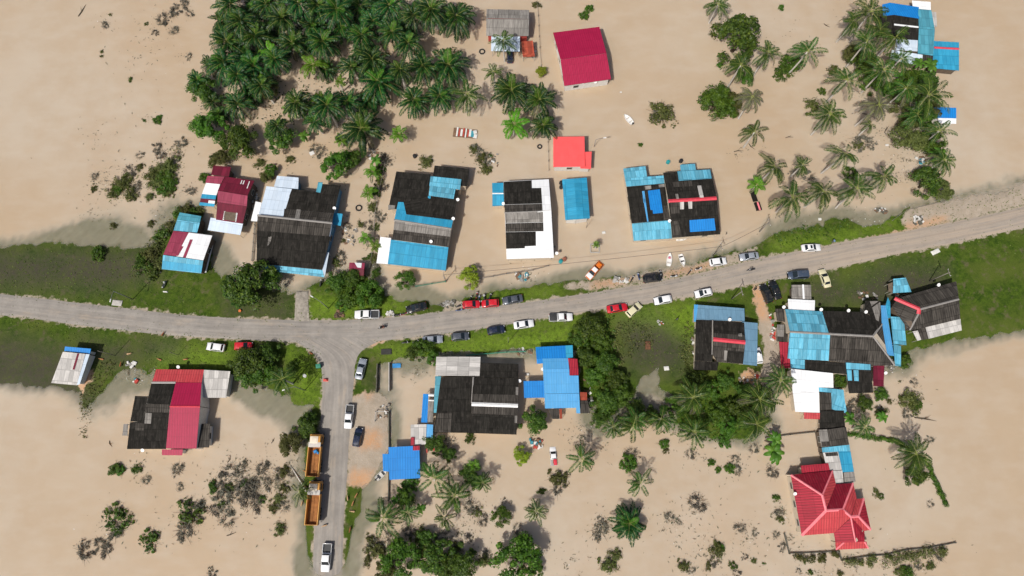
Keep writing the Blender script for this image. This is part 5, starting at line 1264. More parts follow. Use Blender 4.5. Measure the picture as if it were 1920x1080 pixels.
for k, x, y, r in [('tree', 1640, 150, 22), ('tree', 1660, 165, 18), ('olive', 1685, 190, 20), ('tree', 1715, 170, 24), ('tree', 1735, 215, 24), ('olive', 1700, 230, 18), ('olive', 1725, 325, 12), ('olive', 1740, 160, 18)]: tree(k, x, y, r)
for x, y, r, h_ in [(1700, 165, 26, 7), (1762, 245, 26, 6), (1600, 40, 24, 7), (1650, 55, 24, 7), (1720, 215, 26, 6), (1770, 300, 26, 6), (1690, 110, 24, 7), (905, 905, 22, 4), (765, 960, 22, 4)]: palm('coco', x, y, r, h_)

# ================================================================ vehicles
TYRE = paint('tyre_rubber', (.018, .017, .016), .85)
RIM = paint('alloy_rim', (.45, .45, .46), .35, .1)
RIMD = paint('steel_rim', (.10, .10, .10), .5)
PLASTIC = paint('black_plastic', (.02, .02, .021), .6)
LAMP = paint('headlamp_lens', (.62, .64, .66), .15, .05)
TAIL = paint('tail_lamp_lens', (.40, .015, .012), .2, .05)
BEDL = paint('dark_bed_liner', (.030, .031, .033), .6)
SPEC = {   # stations (x, half width, z low, z top), cabin: base rear/front x, roof rear/front x, roof z, half widths; wheels
    'sedan': ([(-2.2, .70, .42, .80), (-2.1, .80, .32, .90), (-1.5, .85, .26, .96), (-.8, .86, .22, .94), (.9, .86, .22, .93), (1.5, .84, .24, .86), (2.0, .79, .30, .74), (2.2, .66, .40, .62)], (-1.62, 1.08, -.98, .22, 1.43, .80, .62), (-1.32, 1.36), .31),
    'hatch': ([(-1.85, .72, .40, .86), (-1.76, .80, .30, .94), (-1.1, .83, .24, .94), (.8, .83, .22, .92), (1.3, .81, .26, .86), (1.72, .75, .32, .74), (1.85, .62, .40, .62)], (-1.70, .98, -1.42, .20, 1.50, .79, .64), (-1.15, 1.18), .30),
    'mpv': ([(-2.2, .76, .42, .95), (-2.12, .84, .32, 1.02), (-1.4, .87, .25, 1.02), (1.1, .87, .23, .98), (1.7, .84, .27, .90), (2.1, .78, .34, .76), (2.25, .66, .42, .64)], (-2.10, 1.42, -1.92, .52, 1.70, .83, .70), (-1.35, 1.40), .33),
    'pickup': ([(-.95, .87, .45, 1.02), (-.9, .90, .40, 1.06), (1.2, .90, .38, 1.05), (1.8, .89, .40, 1.02), (2.35, .84, .44, .92), (2.55, .74, .50, .78)], (-.82, 1.32, -.62, .55, 1.74, .85, .70), (-1.65, 1.62), .37)}
def lerp2(q, u, v): return q[0].lerp(q[1], u).lerp(q[3].lerp(q[2], u), v)
_cars = {}
def car_meshes(kind):
    if kind in _cars: return _cars[kind]
    st, (br, bf, rr, rf, rz, bh, rh), wh, wr = SPEC[kind]
    mb = MB(); ring = 10
    v = []
    for x, hw, zb, zt in st:
        for sy, z in ((-.92, zb), (-1, zb + .14), (-1, zt - .20), (-.94, zt - .05), (-.76, zt), (.76, zt), (.94, zt - .05), (1, zt - .20), (1, zb + .14), (.92, zb)):
            v.append((x, hw * sy, z + (.025 if abs(sy) == .76 else 0)))
    f = [(i * ring + k, (i + 1) * ring + k, (i + 1) * ring + (k + 1) % ring, i * ring + (k + 1) % ring) for i in range(len(st) - 1) for k in range(ring)]
    f += [tuple(range(ring)), tuple(range(len(v) - 1, len(v) - ring - 1, -1))]
    mb.add(v, f)
    bz = .88 if kind != 'pickup' else 1.0
    if kind == 'mpv': bz = .95
    B = [Vector(p) for p in ((br, -bh, bz), (bf, -bh, bz), (bf, bh, bz), (br, bh, bz))]
    T = [Vector(p) for p in ((rr, -rh, rz), (rf, -rh, rz), (rf, rh, rz), (rr, rh, rz))]
    xm, e = (rr + rf) / 2, .03
    M2 = [Vector(p) for p in ((rr + .12, -rh + .12, rz + e), (rf - .12, -rh + .12, rz + e), (rf - .12, rh - .12, rz + e), (rr + .12, rh - .12, rz + e))]
    mb.add(B + T + M2, [(i, (i + 1) % 4, 4 + (i + 1) % 4, 4 + i) for i in range(4)] + [(4 + i, 4 + (i + 1) % 4, 8 + (i + 1) % 4, 8 + i) for i in range(4)] + [(8, 9, 10, 11)])
    if kind == 'pickup':
        for sy in (-1, 1): mb.box((-1.76, sy * .84, .80), (1.72, .08, .52))
        mb.box((-2.60, 0, .80), (.07, 1.76, .52)); mb.box((-1.76, 0, .58), (1.72, 1.62, .10)); mb.box((-2.66, 0, .52), (.10, 1.6, .14))
    d = {'body': mb.mesh('car_body', [PLASTIC], bevel=.035)}
    def pane(q, u0, u1, v0, v1, name):
        n = (q[1] - q[0]).cross(q[3] - q[0]).normalized()
        c = sum(q, Vector()) / 4
        if n.dot(c - Vector((xm, 0, 1.0))) < 0: n = -n
        P = [lerp2(q, u, w) + n * .014 for u, w in ((u0, v0), (u1, v0), (u1, v1), (u0, v1))]
        m = MB().add(P + [p - n * .05 for p in P], [(0, 1, 2, 3), (7, 6, 5, 4)] + [(i, 4 + i, 4 + (i + 1) % 4, (i + 1) % 4) for i in range(4)])
        return m.mesh(name, [glass()])
    d['windscreen'] = pane([B[1], B[2], T[2], T[1]], .05, .95, .10, .95, 'windscreen')
    d['rear_window'] = pane([B[0], B[3], T[3], T[0]], .08, .92, .18 if kind in ('sedan', 'pickup') else .30, .92, 'rear_window')
    d['side_window'] = [pane([B[0], B[1], T[1], T[0]], .10, .90, .14, .88, 'side_window'), pane([B[3], B[2], T[2], T[3]], .10, .90, .14, .88, 'side_window')]
    w = MB().cyl((0, 0, 0), wr, .21, 16, axis='Y').mesh('wheel', [TYRE], smooth=False, bevel=.03)
    rm = MB().cyl((0, 0, 0), wr * .62, .225, 12, axis='Y').mesh('rim', [RIM])
    d['wheel'] = (w, rm, [(x, s * (st[2][1] - .10), wr) for x in wh for s in (-1, 1)])
    xf, hf = st[-2][0], st[-2][1]; xr_, hr = (st[1][0], st[1][1]) if kind != 'pickup' else (-2.60, .86)
    zf, zr = st[-2][3] - .12, (st[1][3] - .18 if kind != 'pickup' else .86)
    d['headlight'] = MB().box((0, 0, 0), (.20, .30, .13)).mesh('headlight', [LAMP], bevel=.03), [(xf + .06, s * hf * .78, zf) for s in (-1, 1)]
    d['tail_light'] = MB().box((0, 0, 0), (.12, .22, .20)).mesh('tail_light', [TAIL], bevel=.02), [(xr_ - .03, s * hr * .84, zr) for s in (-1, 1)]
    d['mirror'] = MB().box((0, 0, 0), (.10, .20, .13)).mesh('mirror', [PLASTIC], bevel=.03), [(bf - .28, s * (bh + .16), bz + .10) for s in (-1, 1)]
    if kind == 'sedan': d['number_plate_panel'] = None
    _cars[kind] = d
    return d
CAR_RNG = random.Random(4)
def car(kind, px, py, deg, mat, label, sink=None, name='parked_car', cat='car', sc=1.0, group='cars parked along the roads', bed=None, roof=None, sun_roof=False):
    p = at(px, py, .9)
    z = sink if sink is not None else float(road_z(np.array([[p.x, p.y]]))[0]) if max(sdist(np.array([[p.x, p.y]]), road_main)[0], sdist(np.array([[p.x, p.y]]), road_stem)[0]) > -.2 else ground_z(p.x, p.y)
    a = R(deg)
    root = empty(name, (p.x, p.y, z), a); root.scale = (sc, sc, sc)
    tag(root, label, cat, group)
    d = car_meshes(kind)
    link('body', d['body'], root, mat)
    for k in ('windscreen', 'rear_window'): link(k, d[k], root)
    for m in d['side_window']: link('side_window', m, root)
    w, rm, ps = d['wheel']
    for q in ps:
        o = link('wheel', w, root); o.location = q; link('rim', rm, o)
    for k in ('headlight', 'tail_light', 'mirror'):
        m, ps = d[k]
        for q in ps: link(k, m, root).location = q
    if kind == 'pickup':
        if bed == 'cover': MB().box((-1.76, 0, 1.075), (1.74, 1.70, .05)).build('bed_cover', BEDL, root, bevel=.02)
        else: MB().box((-1.76, 0, .655), (1.66, 1.58, .04)).build('bed_liner', BEDL, root)
    _, (br, bf, rr, rf, rz, bh, rh), _, _ = SPEC[kind]
    if sun_roof: MB().box((rf - .45, 0, rz + .036), (.45, .75, .02)).build('sunroof', glass(), root)
    if roof: MB().box(((rr + rf) / 2, 0, rz + .04), (rf - rr - .15, rh * 1.7, .03)).build('roof_panel', roof, root, bevel=.01)
    return root
CW, CS, CB, CR = car_paint('white_car_paint', (.72, .73, .74)), car_paint('silver_car_paint', (.46, .50, .55), .5), car_paint('black_car_paint', (.010, .011, .013)), car_paint('red_car_paint', (.50, .010, .022))
CG, CN, CC, CBL = car_paint('grey_car_paint', (.10, .115, .14), .4), car_paint('navy_car_paint', (.018, .028, .060), .3), car_paint('cream_car_paint', (.62, .58, .38)), car_paint('blue_grey_car_paint', (.06, .085, .13), .3)
car('pickup', 688, 590, 181, CW, 'white double cab pickup at the verge, dark bed behind, below the bush thicket', name='pickup_truck', cat='pickup truck')
car('sedan', 781, 577, 194, CB, 'black sedan parked askew on the northern verge beside motorbikes', sun_roof=True)
car('hatch', 884, 571, 3, CR, 'red hatchback nose to tail behind another red car, left one, northern verge')
car('hatch', 919, 569, 184, CR, 'red hatchback with large dark windscreen, right one of two red neighbours')
car('sedan', 961, 562, 190, CG, 'dark grey sedan beside the red hatchbacks on the northern verge')
car('mpv', 1223, 522, 8, CB, 'black people carrier beside the row of motorbikes and the rubble', sc=.92)
car('hatch', 1346, 491, 8, CW, 'white hatchback with dark rear beside the utility pole, northern verge')
car('sedan', 1404, 481, 187, CS, 'silver white sedan on the northern verge, second from the right', sc=.95)
car('sedan', 1520, 465, 3, CW, 'white sedan with sunroof parked furthest right on the northern verge', sc=.95, sun_roof=True)
car('hatch', 405, 651, 173, CW, 'white hatchback on the left southern grass above the magenta house', sc=1.02)
car('hatch', 457, 649, 1, CR, 'red car tucked beneath the dark tree on the left southern grass')
car('sedan', 811, 637, 4, CS, 'silver sedan leftmost of the line parked along the southern verge', sc=.97)
car('hatch', 863, 631, 5, CG, 'charcoal hatchback second from left in the southern line of cars')
car('hatch', 930, 619, 10, CN, 'navy blue hatchback between the charcoal and the white car, southern verge')
car('sedan', 982, 608, 8, CW, 'white sedan beside a thin lamp post on the southern verge', sc=.97)
car('pickup', 1052, 595, 2, CW, 'white pickup with covered black bed near the long hedge', name='pickup_truck', cat='pickup truck', bed='cover', sc=.95)
car('sedan', 1157, 578, 9, CR, 'red sedan with dark rear window beside the cream car')
car('hatch', 1188, 581, 40, CC, 'pale cream car parked at a slant beside the red sedan', sc=1.02)
car('hatch', 1242, 563, 190, CW, 'white hatchback with teal tinted windscreen alone on the southern verge', sc=1.02)
car('hatch', 1318, 550, 191, CW, 'white hatchback with sunroof above the slate blue house', sun_roof=True)
car('mpv', 1436, 551, 106, CB, 'black people carrier nose up by the driveway, left of a pair', sc=.95)
car('sedan', 1453, 544, 105, CB, 'black sedan nose up by the driveway, right of a pair', sc=.97)
car('mpv', 1496, 516, 183, CBL, 'long dark van with pale windscreen on the southern road edge')
car('sedan', 1546, 522, 103, CC, 'cream white sedan parked crosswise on the right southern grass', sc=.95)
car('sedan', 677, 692, 79, CS, 'silver sedan on the gravel corner right of the side road')
car('pickup', 655, 782, 267, CW, 'white pickup facing down the side road beside the gravel yard', name='pickup_truck', cat='pickup truck', sc=.92)
car('hatch', 671, 820, 82, CN, 'dark blue hatchback parked on the orange gravel yard')
car('pickup', 612, 1046, 268, CW, 'white pickup driving into the flood at the bottom of the side road', name='pickup_truck', cat='pickup truck')
car('hatch', 1421, 667, 95, CW, 'white car squeezed beside the right wall of the slate blue house', sc=.9)
car('mpv', 956, 101, 92, CN, 'dark car sheltering under the porch of the grey corrugated house', sink=-.55, sc=.9)
ORG = paint('orange_truck_paint', (.62, .15, .015), .45, .15)
wreck = car('pickup', 1115, 506, 228, ORG, 'orange truck with white cab standing deep in floodwater', sink=-.55, name='flooded_truck', cat='truck', group=None, roof=CW, sc=.9)
MB().box((1.75, 0, 1.09), (1.2, 1.5, .05)).build('bonnet', CW, wreck, bevel=.02)
MB().box((-1.7, 0, 1.2), (1.1, 1.2, .5)).box((-1.3, .4, 1.5), (.5, .5, .3), .3).build('load', ORG, wreck, bevel=.05)
sunk = car('pickup', 1038, 855, 94, CW, 'half sunk pickup with red load in its bed, alone in open water', sink=-.6, name='flooded_truck', cat='truck', group=None, sc=.72)
MB().box((-1.7, -.38, 1.1), (1.6, .95, .5)).build('load', paint('red_crate', (.55, .03, .05), .6), sunk, bevel=.04)
MB().box((-1.7, .5, 1.0), (1.6, .5, .15), 0).box((-2.2, .4, 1.15), (.4, .5, .2), .3).build('bed_clutter', paint('grey_clutter', (.35, .33, .31), .7, .3), sunk)

RUST = paint('rusty_bed_steel', (.30, .125, .04), .75, .45, .2, sc=1.2)
AMB = paint('amber_truck_paint', (.56, .27, .055), .5, .2)
CREAMP = paint('cream_truck_roof', (.66, .58, .46), .5, .12)
GREYP = paint('grey_guard_plate', (.50, .47, .43), .6, .15)
def dump_truck(px, py, deg, label):
    p = at(px, py, 1.5)
    root = empty('dump_truck', (p.x, p.y, float(road_z(np.array([[p.x, p.y]]))[0])), R(deg))
    tag(root, label, 'dump truck', 'orange dump trucks on the side road')
    MB().box((0, 0, .78), (8.2, .9, .28)).box((3.95, 0, .62), (.35, 2.35, .36)).build('chassis', PLASTIC, root)
    cab = MB().box((2.95, 0, 1.55), (1.9, 2.34, 1.5)).box((2.85, 0, 2.5), (1.65, 2.2, .5), taper=.93)
    c = cab.build('cab', AMB, root, bevel=.07)
    MB().box((2.80, .18, 2.80), (1.35, 1.62, .10)).box((2.80, .18, 2.86), (1.0, 1.2, .05)).build('cab_roof', CREAMP, root, bevel=.03)
    MB().box((3.915, 0, 1.95), (.04, 2.0, .75)).build('windscreen', glass(), root)
    for s in (-1, 1): MB().box((2.95, s * 1.185, 1.95), (1.1, .03, .6)).build('side_window', glass(), root)
    for s in (-1, 1): MB().box((3.75, s * 1.42, 1.95), (.08, .30, .50)).build('mirror', PLASTIC, root, bevel=.03)
    for s in (-1, 1): MB().box((4.00, s * .9, 1.05), (.10, .36, .22)).build('headlight', LAMP, root, bevel=.03)
    bed = MB()
    for s in (-1, 1):
        bed.box((-1.35, s * 1.18, 1.95), (5.7, .09, 1.25)); bed.box((-1.35, s * 1.20, 2.60), (5.75, .16, .10))
        for k in range(7): bed.box((-4.0 + k * .87, s * 1.25, 1.95), (.12, .10, 1.2))
    bed.box((1.50, 0, 2.0), (.09, 2.36, 1.4)).box((-4.2, 0, 1.85), (.09, 2.36, 1.05)).box((-1.35, 0, 1.26), (5.7, 2.3, .12))
    bed.build('dump_bed', AMB, root)
    fl = MB().box((-1.35, 0, 1.345), (5.55, 2.24, .04))
    for k in (-.55, .25): fl.box((-1.5, k, 1.40), (5.0, .38, .10), 0, taper=.8)
    fl.build('bed_floor', RUST, root)
    MB().box((1.85, 0, 2.72), (.95, 2.42, .07)).box((1.45, 0, 2.66), (.10, 2.42, .22)).build('cab_guard', GREYP, root, bevel=.02)
    w = MB().cyl((0, 0, 0), .50, .30, 18, axis='Y').mesh('wheel', [TYRE], bevel=.05); rm = MB().cyl((0, 0, 0), .27, .32, 12, axis='Y').mesh('rim', [RIMD])
    for x in (2.9, -1.6, -2.9):
        for s in (-1, 1):
            for y in ((1.05,) if x > 0 else (1.05, .70)):
                o = link('wheel', w, root); o.location = (x, s * y, .50); link('rim', rm, o)
    for s in (-1, 1): MB().box((-4.28, s * .95, .95), (.06, .30, .16)).build('tail_light', TAIL, root)
    return root
dt = dump_truck(592.5, 852, 88.5, 'upper orange dump truck with a blue bundle in its open bed')
dump_truck(591, 941, 88.5, 'lower orange dump truck with an empty rusty bed')
b = MB().box((0, 0, .25), (1.0, .7, .5), .5, taper=.6).box((.5, -.3, .2), (.6, .5, .4), 1.0, taper=.5)
q = at(593, 846, 1.6); o = b.build('tarpaulin_bundle', paint('blue_tarpaulin', (.02, .20, .50), .5), bevel=.08); o.location = (q.x, q.y, dt.location.z + 1.46)
tag(o, 'crumpled blue tarpaulin bundle lying in the upper dump truck bed', 'tarpaulin')

# ---- figures
def skin_mesh(name, verts, edges, rad, mats, pick):
    m = bpy.data.meshes.new(name); m.from_pydata(verts, edges, [])
    o = bpy.data.objects.new(name, m); COL.objects.link(o)
    o.modifiers.new('skin', 'SKIN'); s = o.modifiers.new('sub', 'SUBSURF'); s.levels = 2
    for sv, r in zip(m.skin_vertices[0].data, rad):
        sv.radius = r if hasattr(r, '__len__') else (r, r)
    m.skin_vertices[0].data[0].use_root = True
    dg = bpy.context.evaluated_depsgraph_get()
    dg.update()
    r = bpy.data.meshes.new_from_object(o.evaluated_get(dg))
    bpy.data.objects.remove(o)
    r.name = name; r.materials.clear()
    for x in mats: r.materials.append(x)
    for p in r.polygons: p.material_index = pick(p.center); p.use_smooth = True
    return r
SKIN = paint('skin', (.30, .165, .10), .6, .08)
HAIR = paint('black_hair', (.012, .011, .010), .7)
def person_mesh(shirt, trouser, pose):
    if pose == 'stand':
        V = [(0, 0, .95), (0, 0, 1.15), (0, 0, 1.36), (0, 0, 1.47), (.01, 0, 1.56), (.02, 0, 1.68)]
        V += [(0, .18, 1.38), (.03, .24, 1.12), (.12, .24, .90), (.16, .235, .82), (0, -.18, 1.38), (-.02, -.24, 1.12), (.06, -.25, .90), (.09, -.245, .82)]
        V += [(0, .10, .88), (.06, .11, .48), (.02, .11, .08), (.16, .12, .04), (0, -.10, .88), (-.02, -.11, .48), (-.12, -.11, .09), (.02, -.12, .04)]
    else:       # seated astride a motorbike, leaning to the bars
        V = [(-.12, 0, .82), (-.05, 0, 1.02), (.05, 0, 1.25), (.09, 0, 1.36), (.11, 0, 1.44), (.14, 0, 1.56)]
        V += [(.05, .18, 1.27), (.25, .28, 1.10), (.48, .30, 1.02), (.55, .29, 1.02), (.05, -.18, 1.27), (.25, -.28, 1.10), (.48, -.30, 1.02), (.55, -.29, 1.02)]
        V += [(-.08, .12, .80), (.28, .20, .72), (.12, .20, .34), (.24, .20, .30), (-.08, -.12, .80), (.28, -.20, .72), (.12, -.20, .34), (.24, -.20, .30)]
    Ed = [(0, 1), (1, 2), (2, 3), (3, 4), (4, 5), (2, 6), (6, 7), (7, 8), (8, 9), (2, 10), (10, 11), (11, 12), (12, 13), (0, 14), (14, 15), (15, 16), (16, 17), (0, 18), (18, 19), (19, 20), (20, 21)]
    Rd = [(.15, .11), (.14, .105), (.17, .11), .06, .075, .095, .065, .048, .04, .035, .065, .048, .04, .035, .095, .07, .05, .045, .095, .07, .05, .045]
    hz = 1.49 if pose == 'stand' else 1.38
    wz = 1.0 if pose == 'stand' else .86
    def pick(c):
        if c.z > hz: return 0
        if abs(c.y) > .20 and (c.z < 1.05 and c.z > .75) and (pose == 'stand' or c.x > .3): return 0
        return 1 if c.z > wz else 2
    return skin_mesh('person', V, Ed, Rd, [SKIN, shirt, trouser], pick)
def person(px, py, deg, shirt, trouser, label, pose='stand', z=None, at_=None, cat='person'):
    p = at(px, py, .9) if at_ is None else at_
    zz = z if z is not None else max(ground_z(p.x, p.y), -.4)
    o = link('person', person_mesh(shirt, trouser, pose)); o.location = (p.x, p.y, zz); o.rotation_euler = (0, 0, R(deg))
    tag(o, label, cat)
    hx, hz = (.02, 1.70) if pose == 'stand' else (.13, 1.58)
    mb = MB(); n = 10
    pts = [Vector((hx - .015 + .108 * math.sin(t) * math.cos(a), .10 * math.sin(t) * math.sin(a), hz - .03 + .12 * math.cos(t))) for t in (.05, .5, 1.0, 1.45) for a in [2 * math.pi * k / n for k in range(n)]]
    mb.add(pts, [(i * n + k, (i + 1) * n + k, (i + 1) * n + (k + 1) % n, i * n + (k + 1) % n) for i in range(3) for k in range(n)] + [tuple(range(n))])
    mb.build('hair', HAIR, o, smooth=True)
    return o
BIKEM = {}
def motorbike(px, py, deg, col, label, z=None, group='parked motorbikes'):
    p = at(px, py, .5)
    zz = z if z is not None else max(ground_z(p.x, p.y), -.2)
    root = empty('motorbike', (p.x, p.y, zz), R(deg))
    tag(root, label, 'motorbike', group)
    if 'w' not in BIKEM:
        BIKEM['w'] = MB().cyl((0, 0, 0), .29, .10, 16, axis='Y').mesh('wheel', [TYRE], bevel=.03); BIKEM['r'] = MB().cyl((0, 0, 0), .18, .11, 10, axis='Y').mesh('rim', [RIM])
        BIKEM['b'] = MB().box((-.10, 0, .45), (.75, .24, .30)).box((.36, 0, .62), (.14, .36, .55), taper=.7).box((-.62, 0, .68), (.42, .20, .12)).tube([(.62, 0, .30), (.42, 0, .85)], .035, 6).box((.58, 0, .62), (.34, .12, .05)).mesh('body', [PLASTIC], bevel=.03)
        BIKEM['s'] = MB().box((-.25, 0, .78), (.72, .26, .10)).mesh('seat', [PLASTIC], bevel=.04)
        BIKEM['h'] = MB().tube([(.32, .34, 1.0), (.42, .12, .98), (.42, -.12, .98), (.32, -.34, 1.0)], .022, 6).box((.46, 0, .92), (.14, .2, .16)).mesh('handlebar', [RIM])
    for x in (.62, -.60):
        o = link('wheel', BIKEM['w'], root); o.location = (x, 0, .29); link('rim', BIKEM['r'], o)
    link('body', BIKEM['b'], root, col); link('seat', BIKEM['s'], root); link('handlebar', BIKEM['h'], root)
    return root
MK, MR_, MBL, MWH = car_paint('black_bike_paint', (.02, .02, .02)), car_paint('red_bike_paint', (.35, .02, .02)), car_paint('blue_bike_paint', (.03, .10, .30)), car_paint('white_bike_paint', (.6, .6, .6))
for px, py, dg, cm, lb in [(743, 592, 185, MK, 'black motorbike left of the black askew sedan'), (756, 590, 200, MR_, 'dark red motorbike touching the nose of the black askew sedan'), (882, 560, 60, MK, 'black motorbike leftmost in the cluster behind the red hatchbacks'), (894, 553, 80, MR_, 'red motorbike at the back of the cluster behind the red hatchbacks'), (898, 560, 75, MBL, 'blue motorbike in the middle of the cluster behind the red hatchbacks'), (908, 558, 95, MWH, 'white motorbike in the cluster behind the red hatchbacks'), (919, 556, 70, MK, 'black motorbike rightmost in the cluster behind the red hatchbacks'), (862, 574, 20, MK, 'black motorbike at the road edge left of the red hatchbacks'), (862, 582, 10, MBL, 'blue motorbike on the asphalt edge left of the red hatchbacks'),
                       (761, 643, 5, MK, 'black motorbike on southern grass, left of two beside the silver sedan'), (781, 641, 12, MK, 'black motorbike on southern grass, right of two beside the silver sedan'), (1239, 513, 110, MK, 'black motorbike behind the black people carrier on the shoulder'), (1263, 519, 5, MWH, 'white motorbike with red box on the northern shoulder'), (1292, 511, 50, MK, 'black motorbike slanting on the northern shoulder'), (1309, 505, 15, MWH, 'white and black motorbike left of the white hatchback'), (1185, 523, 60, MK, 'black motorbike beside the grey rubble heap'), (1197, 518, 100, MBL, 'blue motorbike between the rubble heap and black people carrier'), (309, 534, 75, MWH, 'white motorbike on the grass below the maroon and white house'), (602, 530, 80, MK, 'black motorbike by the bushes at the big black house')]:
    motorbike(px, py, dg, cm, lb)
S_BLK, S_BRN, S_BLU, S_GRY, S_PNK = paint('black_cloth', (.02, .02, .022), .9), paint('rust_cloth', (.30, .10, .06), .9), paint('pale_blue_cloth', (.16, .30, .50), .9), paint('grey_cloth', (.16, .16, .16), .9), paint('pink_cloth', (.55, .14, .22), .9)
def ridden(px, py, deg, riders, label):
    p = at(px, py, .5); z = float(road_z(np.array([[p.x, p.y]]))[0]) + .04
    motorbike(px, py, deg, MK, label, z=z, group='motorbikes ridden on the road')
    for dx, sh, lb in riders:
        person(0, 0, deg, sh, S_GRY, lb, 'sit', z + .02, at_=Vector((p.x + math.cos(R(deg)) * dx, p.y + math.sin(R(deg)) * dx, 0)))
ridden(717, 615, 190, [(-.02, S_BLK, 'person in black steering the motorbike near the junction'), (-.48, S_BRN, 'person in rust coloured top on the pillion near the junction')], 'black motorbike carrying two riders along the road near the junction')
ridden(1407, 507, 188, [(-.05, S_BLK, 'person in dark clothes riding alone along the right of the road')], 'black motorbike with one rider on the road, right of centre')
person(1562, 453, 200, S_BLU, S_GRY, 'person in pale blue walking on the right verge above the road')
person(1415, 543, 80, S_BLK, S_BLK, 'person in black walking up the sandy driveway')
person(1269, 599, 120, S_GRY, S_BLK, 'person in grey standing in the grass left of the slate blue house')
# ---- cattle
HIDE = [paint('tan_hide', (.36, .17, .07), .85, .2), paint('red_brown_hide', (.24, .085, .03), .85, .2), paint('pale_hide', (.46, .30, .17), .85, .15)]
HOOF = paint('dark_hoof', (.05, .04, .03), .8)
def goat_mesh(lying):
    V = [(0, 0, 1.0), (.55, 0, 1.02), (.85, 0, 1.12), (1.05, 0, 1.25), (1.28, 0, 1.22), (1.50, 0, 1.08), (-.50, 0, 1.04), (-.72, 0, 1.02), (-.82, 0, .80), (-.85, 0, .50)]
    Rd = [(.30, .36), (.29, .35), (.19, .23), (.14, .16), (.13, .14), (.085, .09), (.27, .33), (.16, .2), .03, .03]
    Ed = [(0, 1), (1, 2), (2, 3), (3, 4), (4, 5), (0, 6), (6, 7), (7, 8), (8, 9)]
    for s in (-1, 1):
        b_ = len(V)
        V += [(.58, s * .17, .72), (.60, s * .17, .42), (.57, s * .17, .08), (-.55, s * .18, .74), (-.46, s * .17, .56), (-.64, s * .17, .36), (-.60, s * .17, .08), (1.18, s * .22, 1.32)]
        Rd += [.12, .075, .055, .15, .10, .06, .055, (.05, .03)]
        Ed += [(1, b_), (b_, b_ + 1), (b_ + 1, b_ + 2), (6, b_ + 3), (b_ + 3, b_ + 4), (b_ + 4, b_ + 5), (b_ + 5, b_ + 6), (4, b_ + 7)]
    if lying:
        V = [(x, y, max(.10, z - .62) if z > .6 else .10) for x, y, z in V]
        for s, b_ in ((-1, 10), (1, 18)):
            V[b_] = (.62, s * .28, .20); V[b_ + 1] = (.85, s * .34, .10); V[b_ + 2] = (.62, s * .38, .07); V[b_ + 3] = (-.45, s * .30, .24); V[b_ + 4] = (-.15, s * .40, .18); V[b_ + 5] = (-.45, s * .46, .09); V[b_ + 6] = (-.15, s * .48, .07)
    return skin_mesh('goat', V, Ed, Rd, [HIDE[0], HOOF], lambda c: 1 if c.z < .10 and not lying else 0)
COWM = [goat_mesh(False), goat_mesh(True)]
for px, py, dg, ly, hd, lb in [(305, 627, 60, 0, 1, 'brown goat standing at the road edge on the left, casting a long shadow'), (190, 673, 170, 1, 0, 'tan goat lying in the ditch weeds, leftmost of the left flock'), (240, 663, 10, 1, 2, 'pale goat lying on grass above the ditch weeds on the left'), (226, 684, 80, 0, 1, 'red brown goat standing in the ditch weeds on the left'), (299, 674, 160, 1, 0, 'tan goat lying above the red roof of the magenta and black house'), (347, 674, 5, 0, 0, 'tan goat standing with its shadow above the magenta and black house'),
                          (652, 935, 100, 0, 2, 'pale goat uppermost left on the right bank of the side road'), (667, 930, 60, 0, 0, 'tan goat uppermost right on the right bank of the side road'), (661, 945, 70, 0, 0, 'tan goat third down on the right bank of the side road'), (661, 959, 175, 1, 2, 'pale goat lying fourth down on the right bank of the side road'), (656, 992, 260, 0, 1, 'red brown goat lowest on the right bank of the side road'), (610, 985, 200, 0, 2, 'pale goat standing on the asphalt between dump truck and pickup'), (572, 885, 150, 1, 0, 'tan goat lying on the left bank between the two dump trucks'), (572, 917, 100, 0, 0, 'tan goat standing on the left bank beside the lower truck cab'), (565, 943, 260, 0, 2, 'pale goat standing on the left bank beside the lower truck bed'), (572, 964, 80, 1, 1, 'brown goat lying on the left bank near the lower truck tail'),
                          (583, 662, 150, 1, 1, 'brown kid goat lying on grass at the left corner of the junction')]:
    p = at(px, py, .7); r = max(sdist(np.array([[p.x, p.y]]), road_stem)[0], sdist(np.array([[p.x, p.y]]), road_main)[0])
    z = float(road_z(np.array([[p.x, p.y]]))[0]) if r > 0 else max(ground_z(p.x, p.y), -.15)
    o = link('goat', COWM[ly], None, HIDE[hd]); o.location = (p.x, p.y, z); o.rotation_euler = (0, 0, R(dg)); o.scale = (.46, .46, .46) if 'kid' not in lb else (.42, .42, .42)
    tag(o, lb, 'goat', 'loose goats')

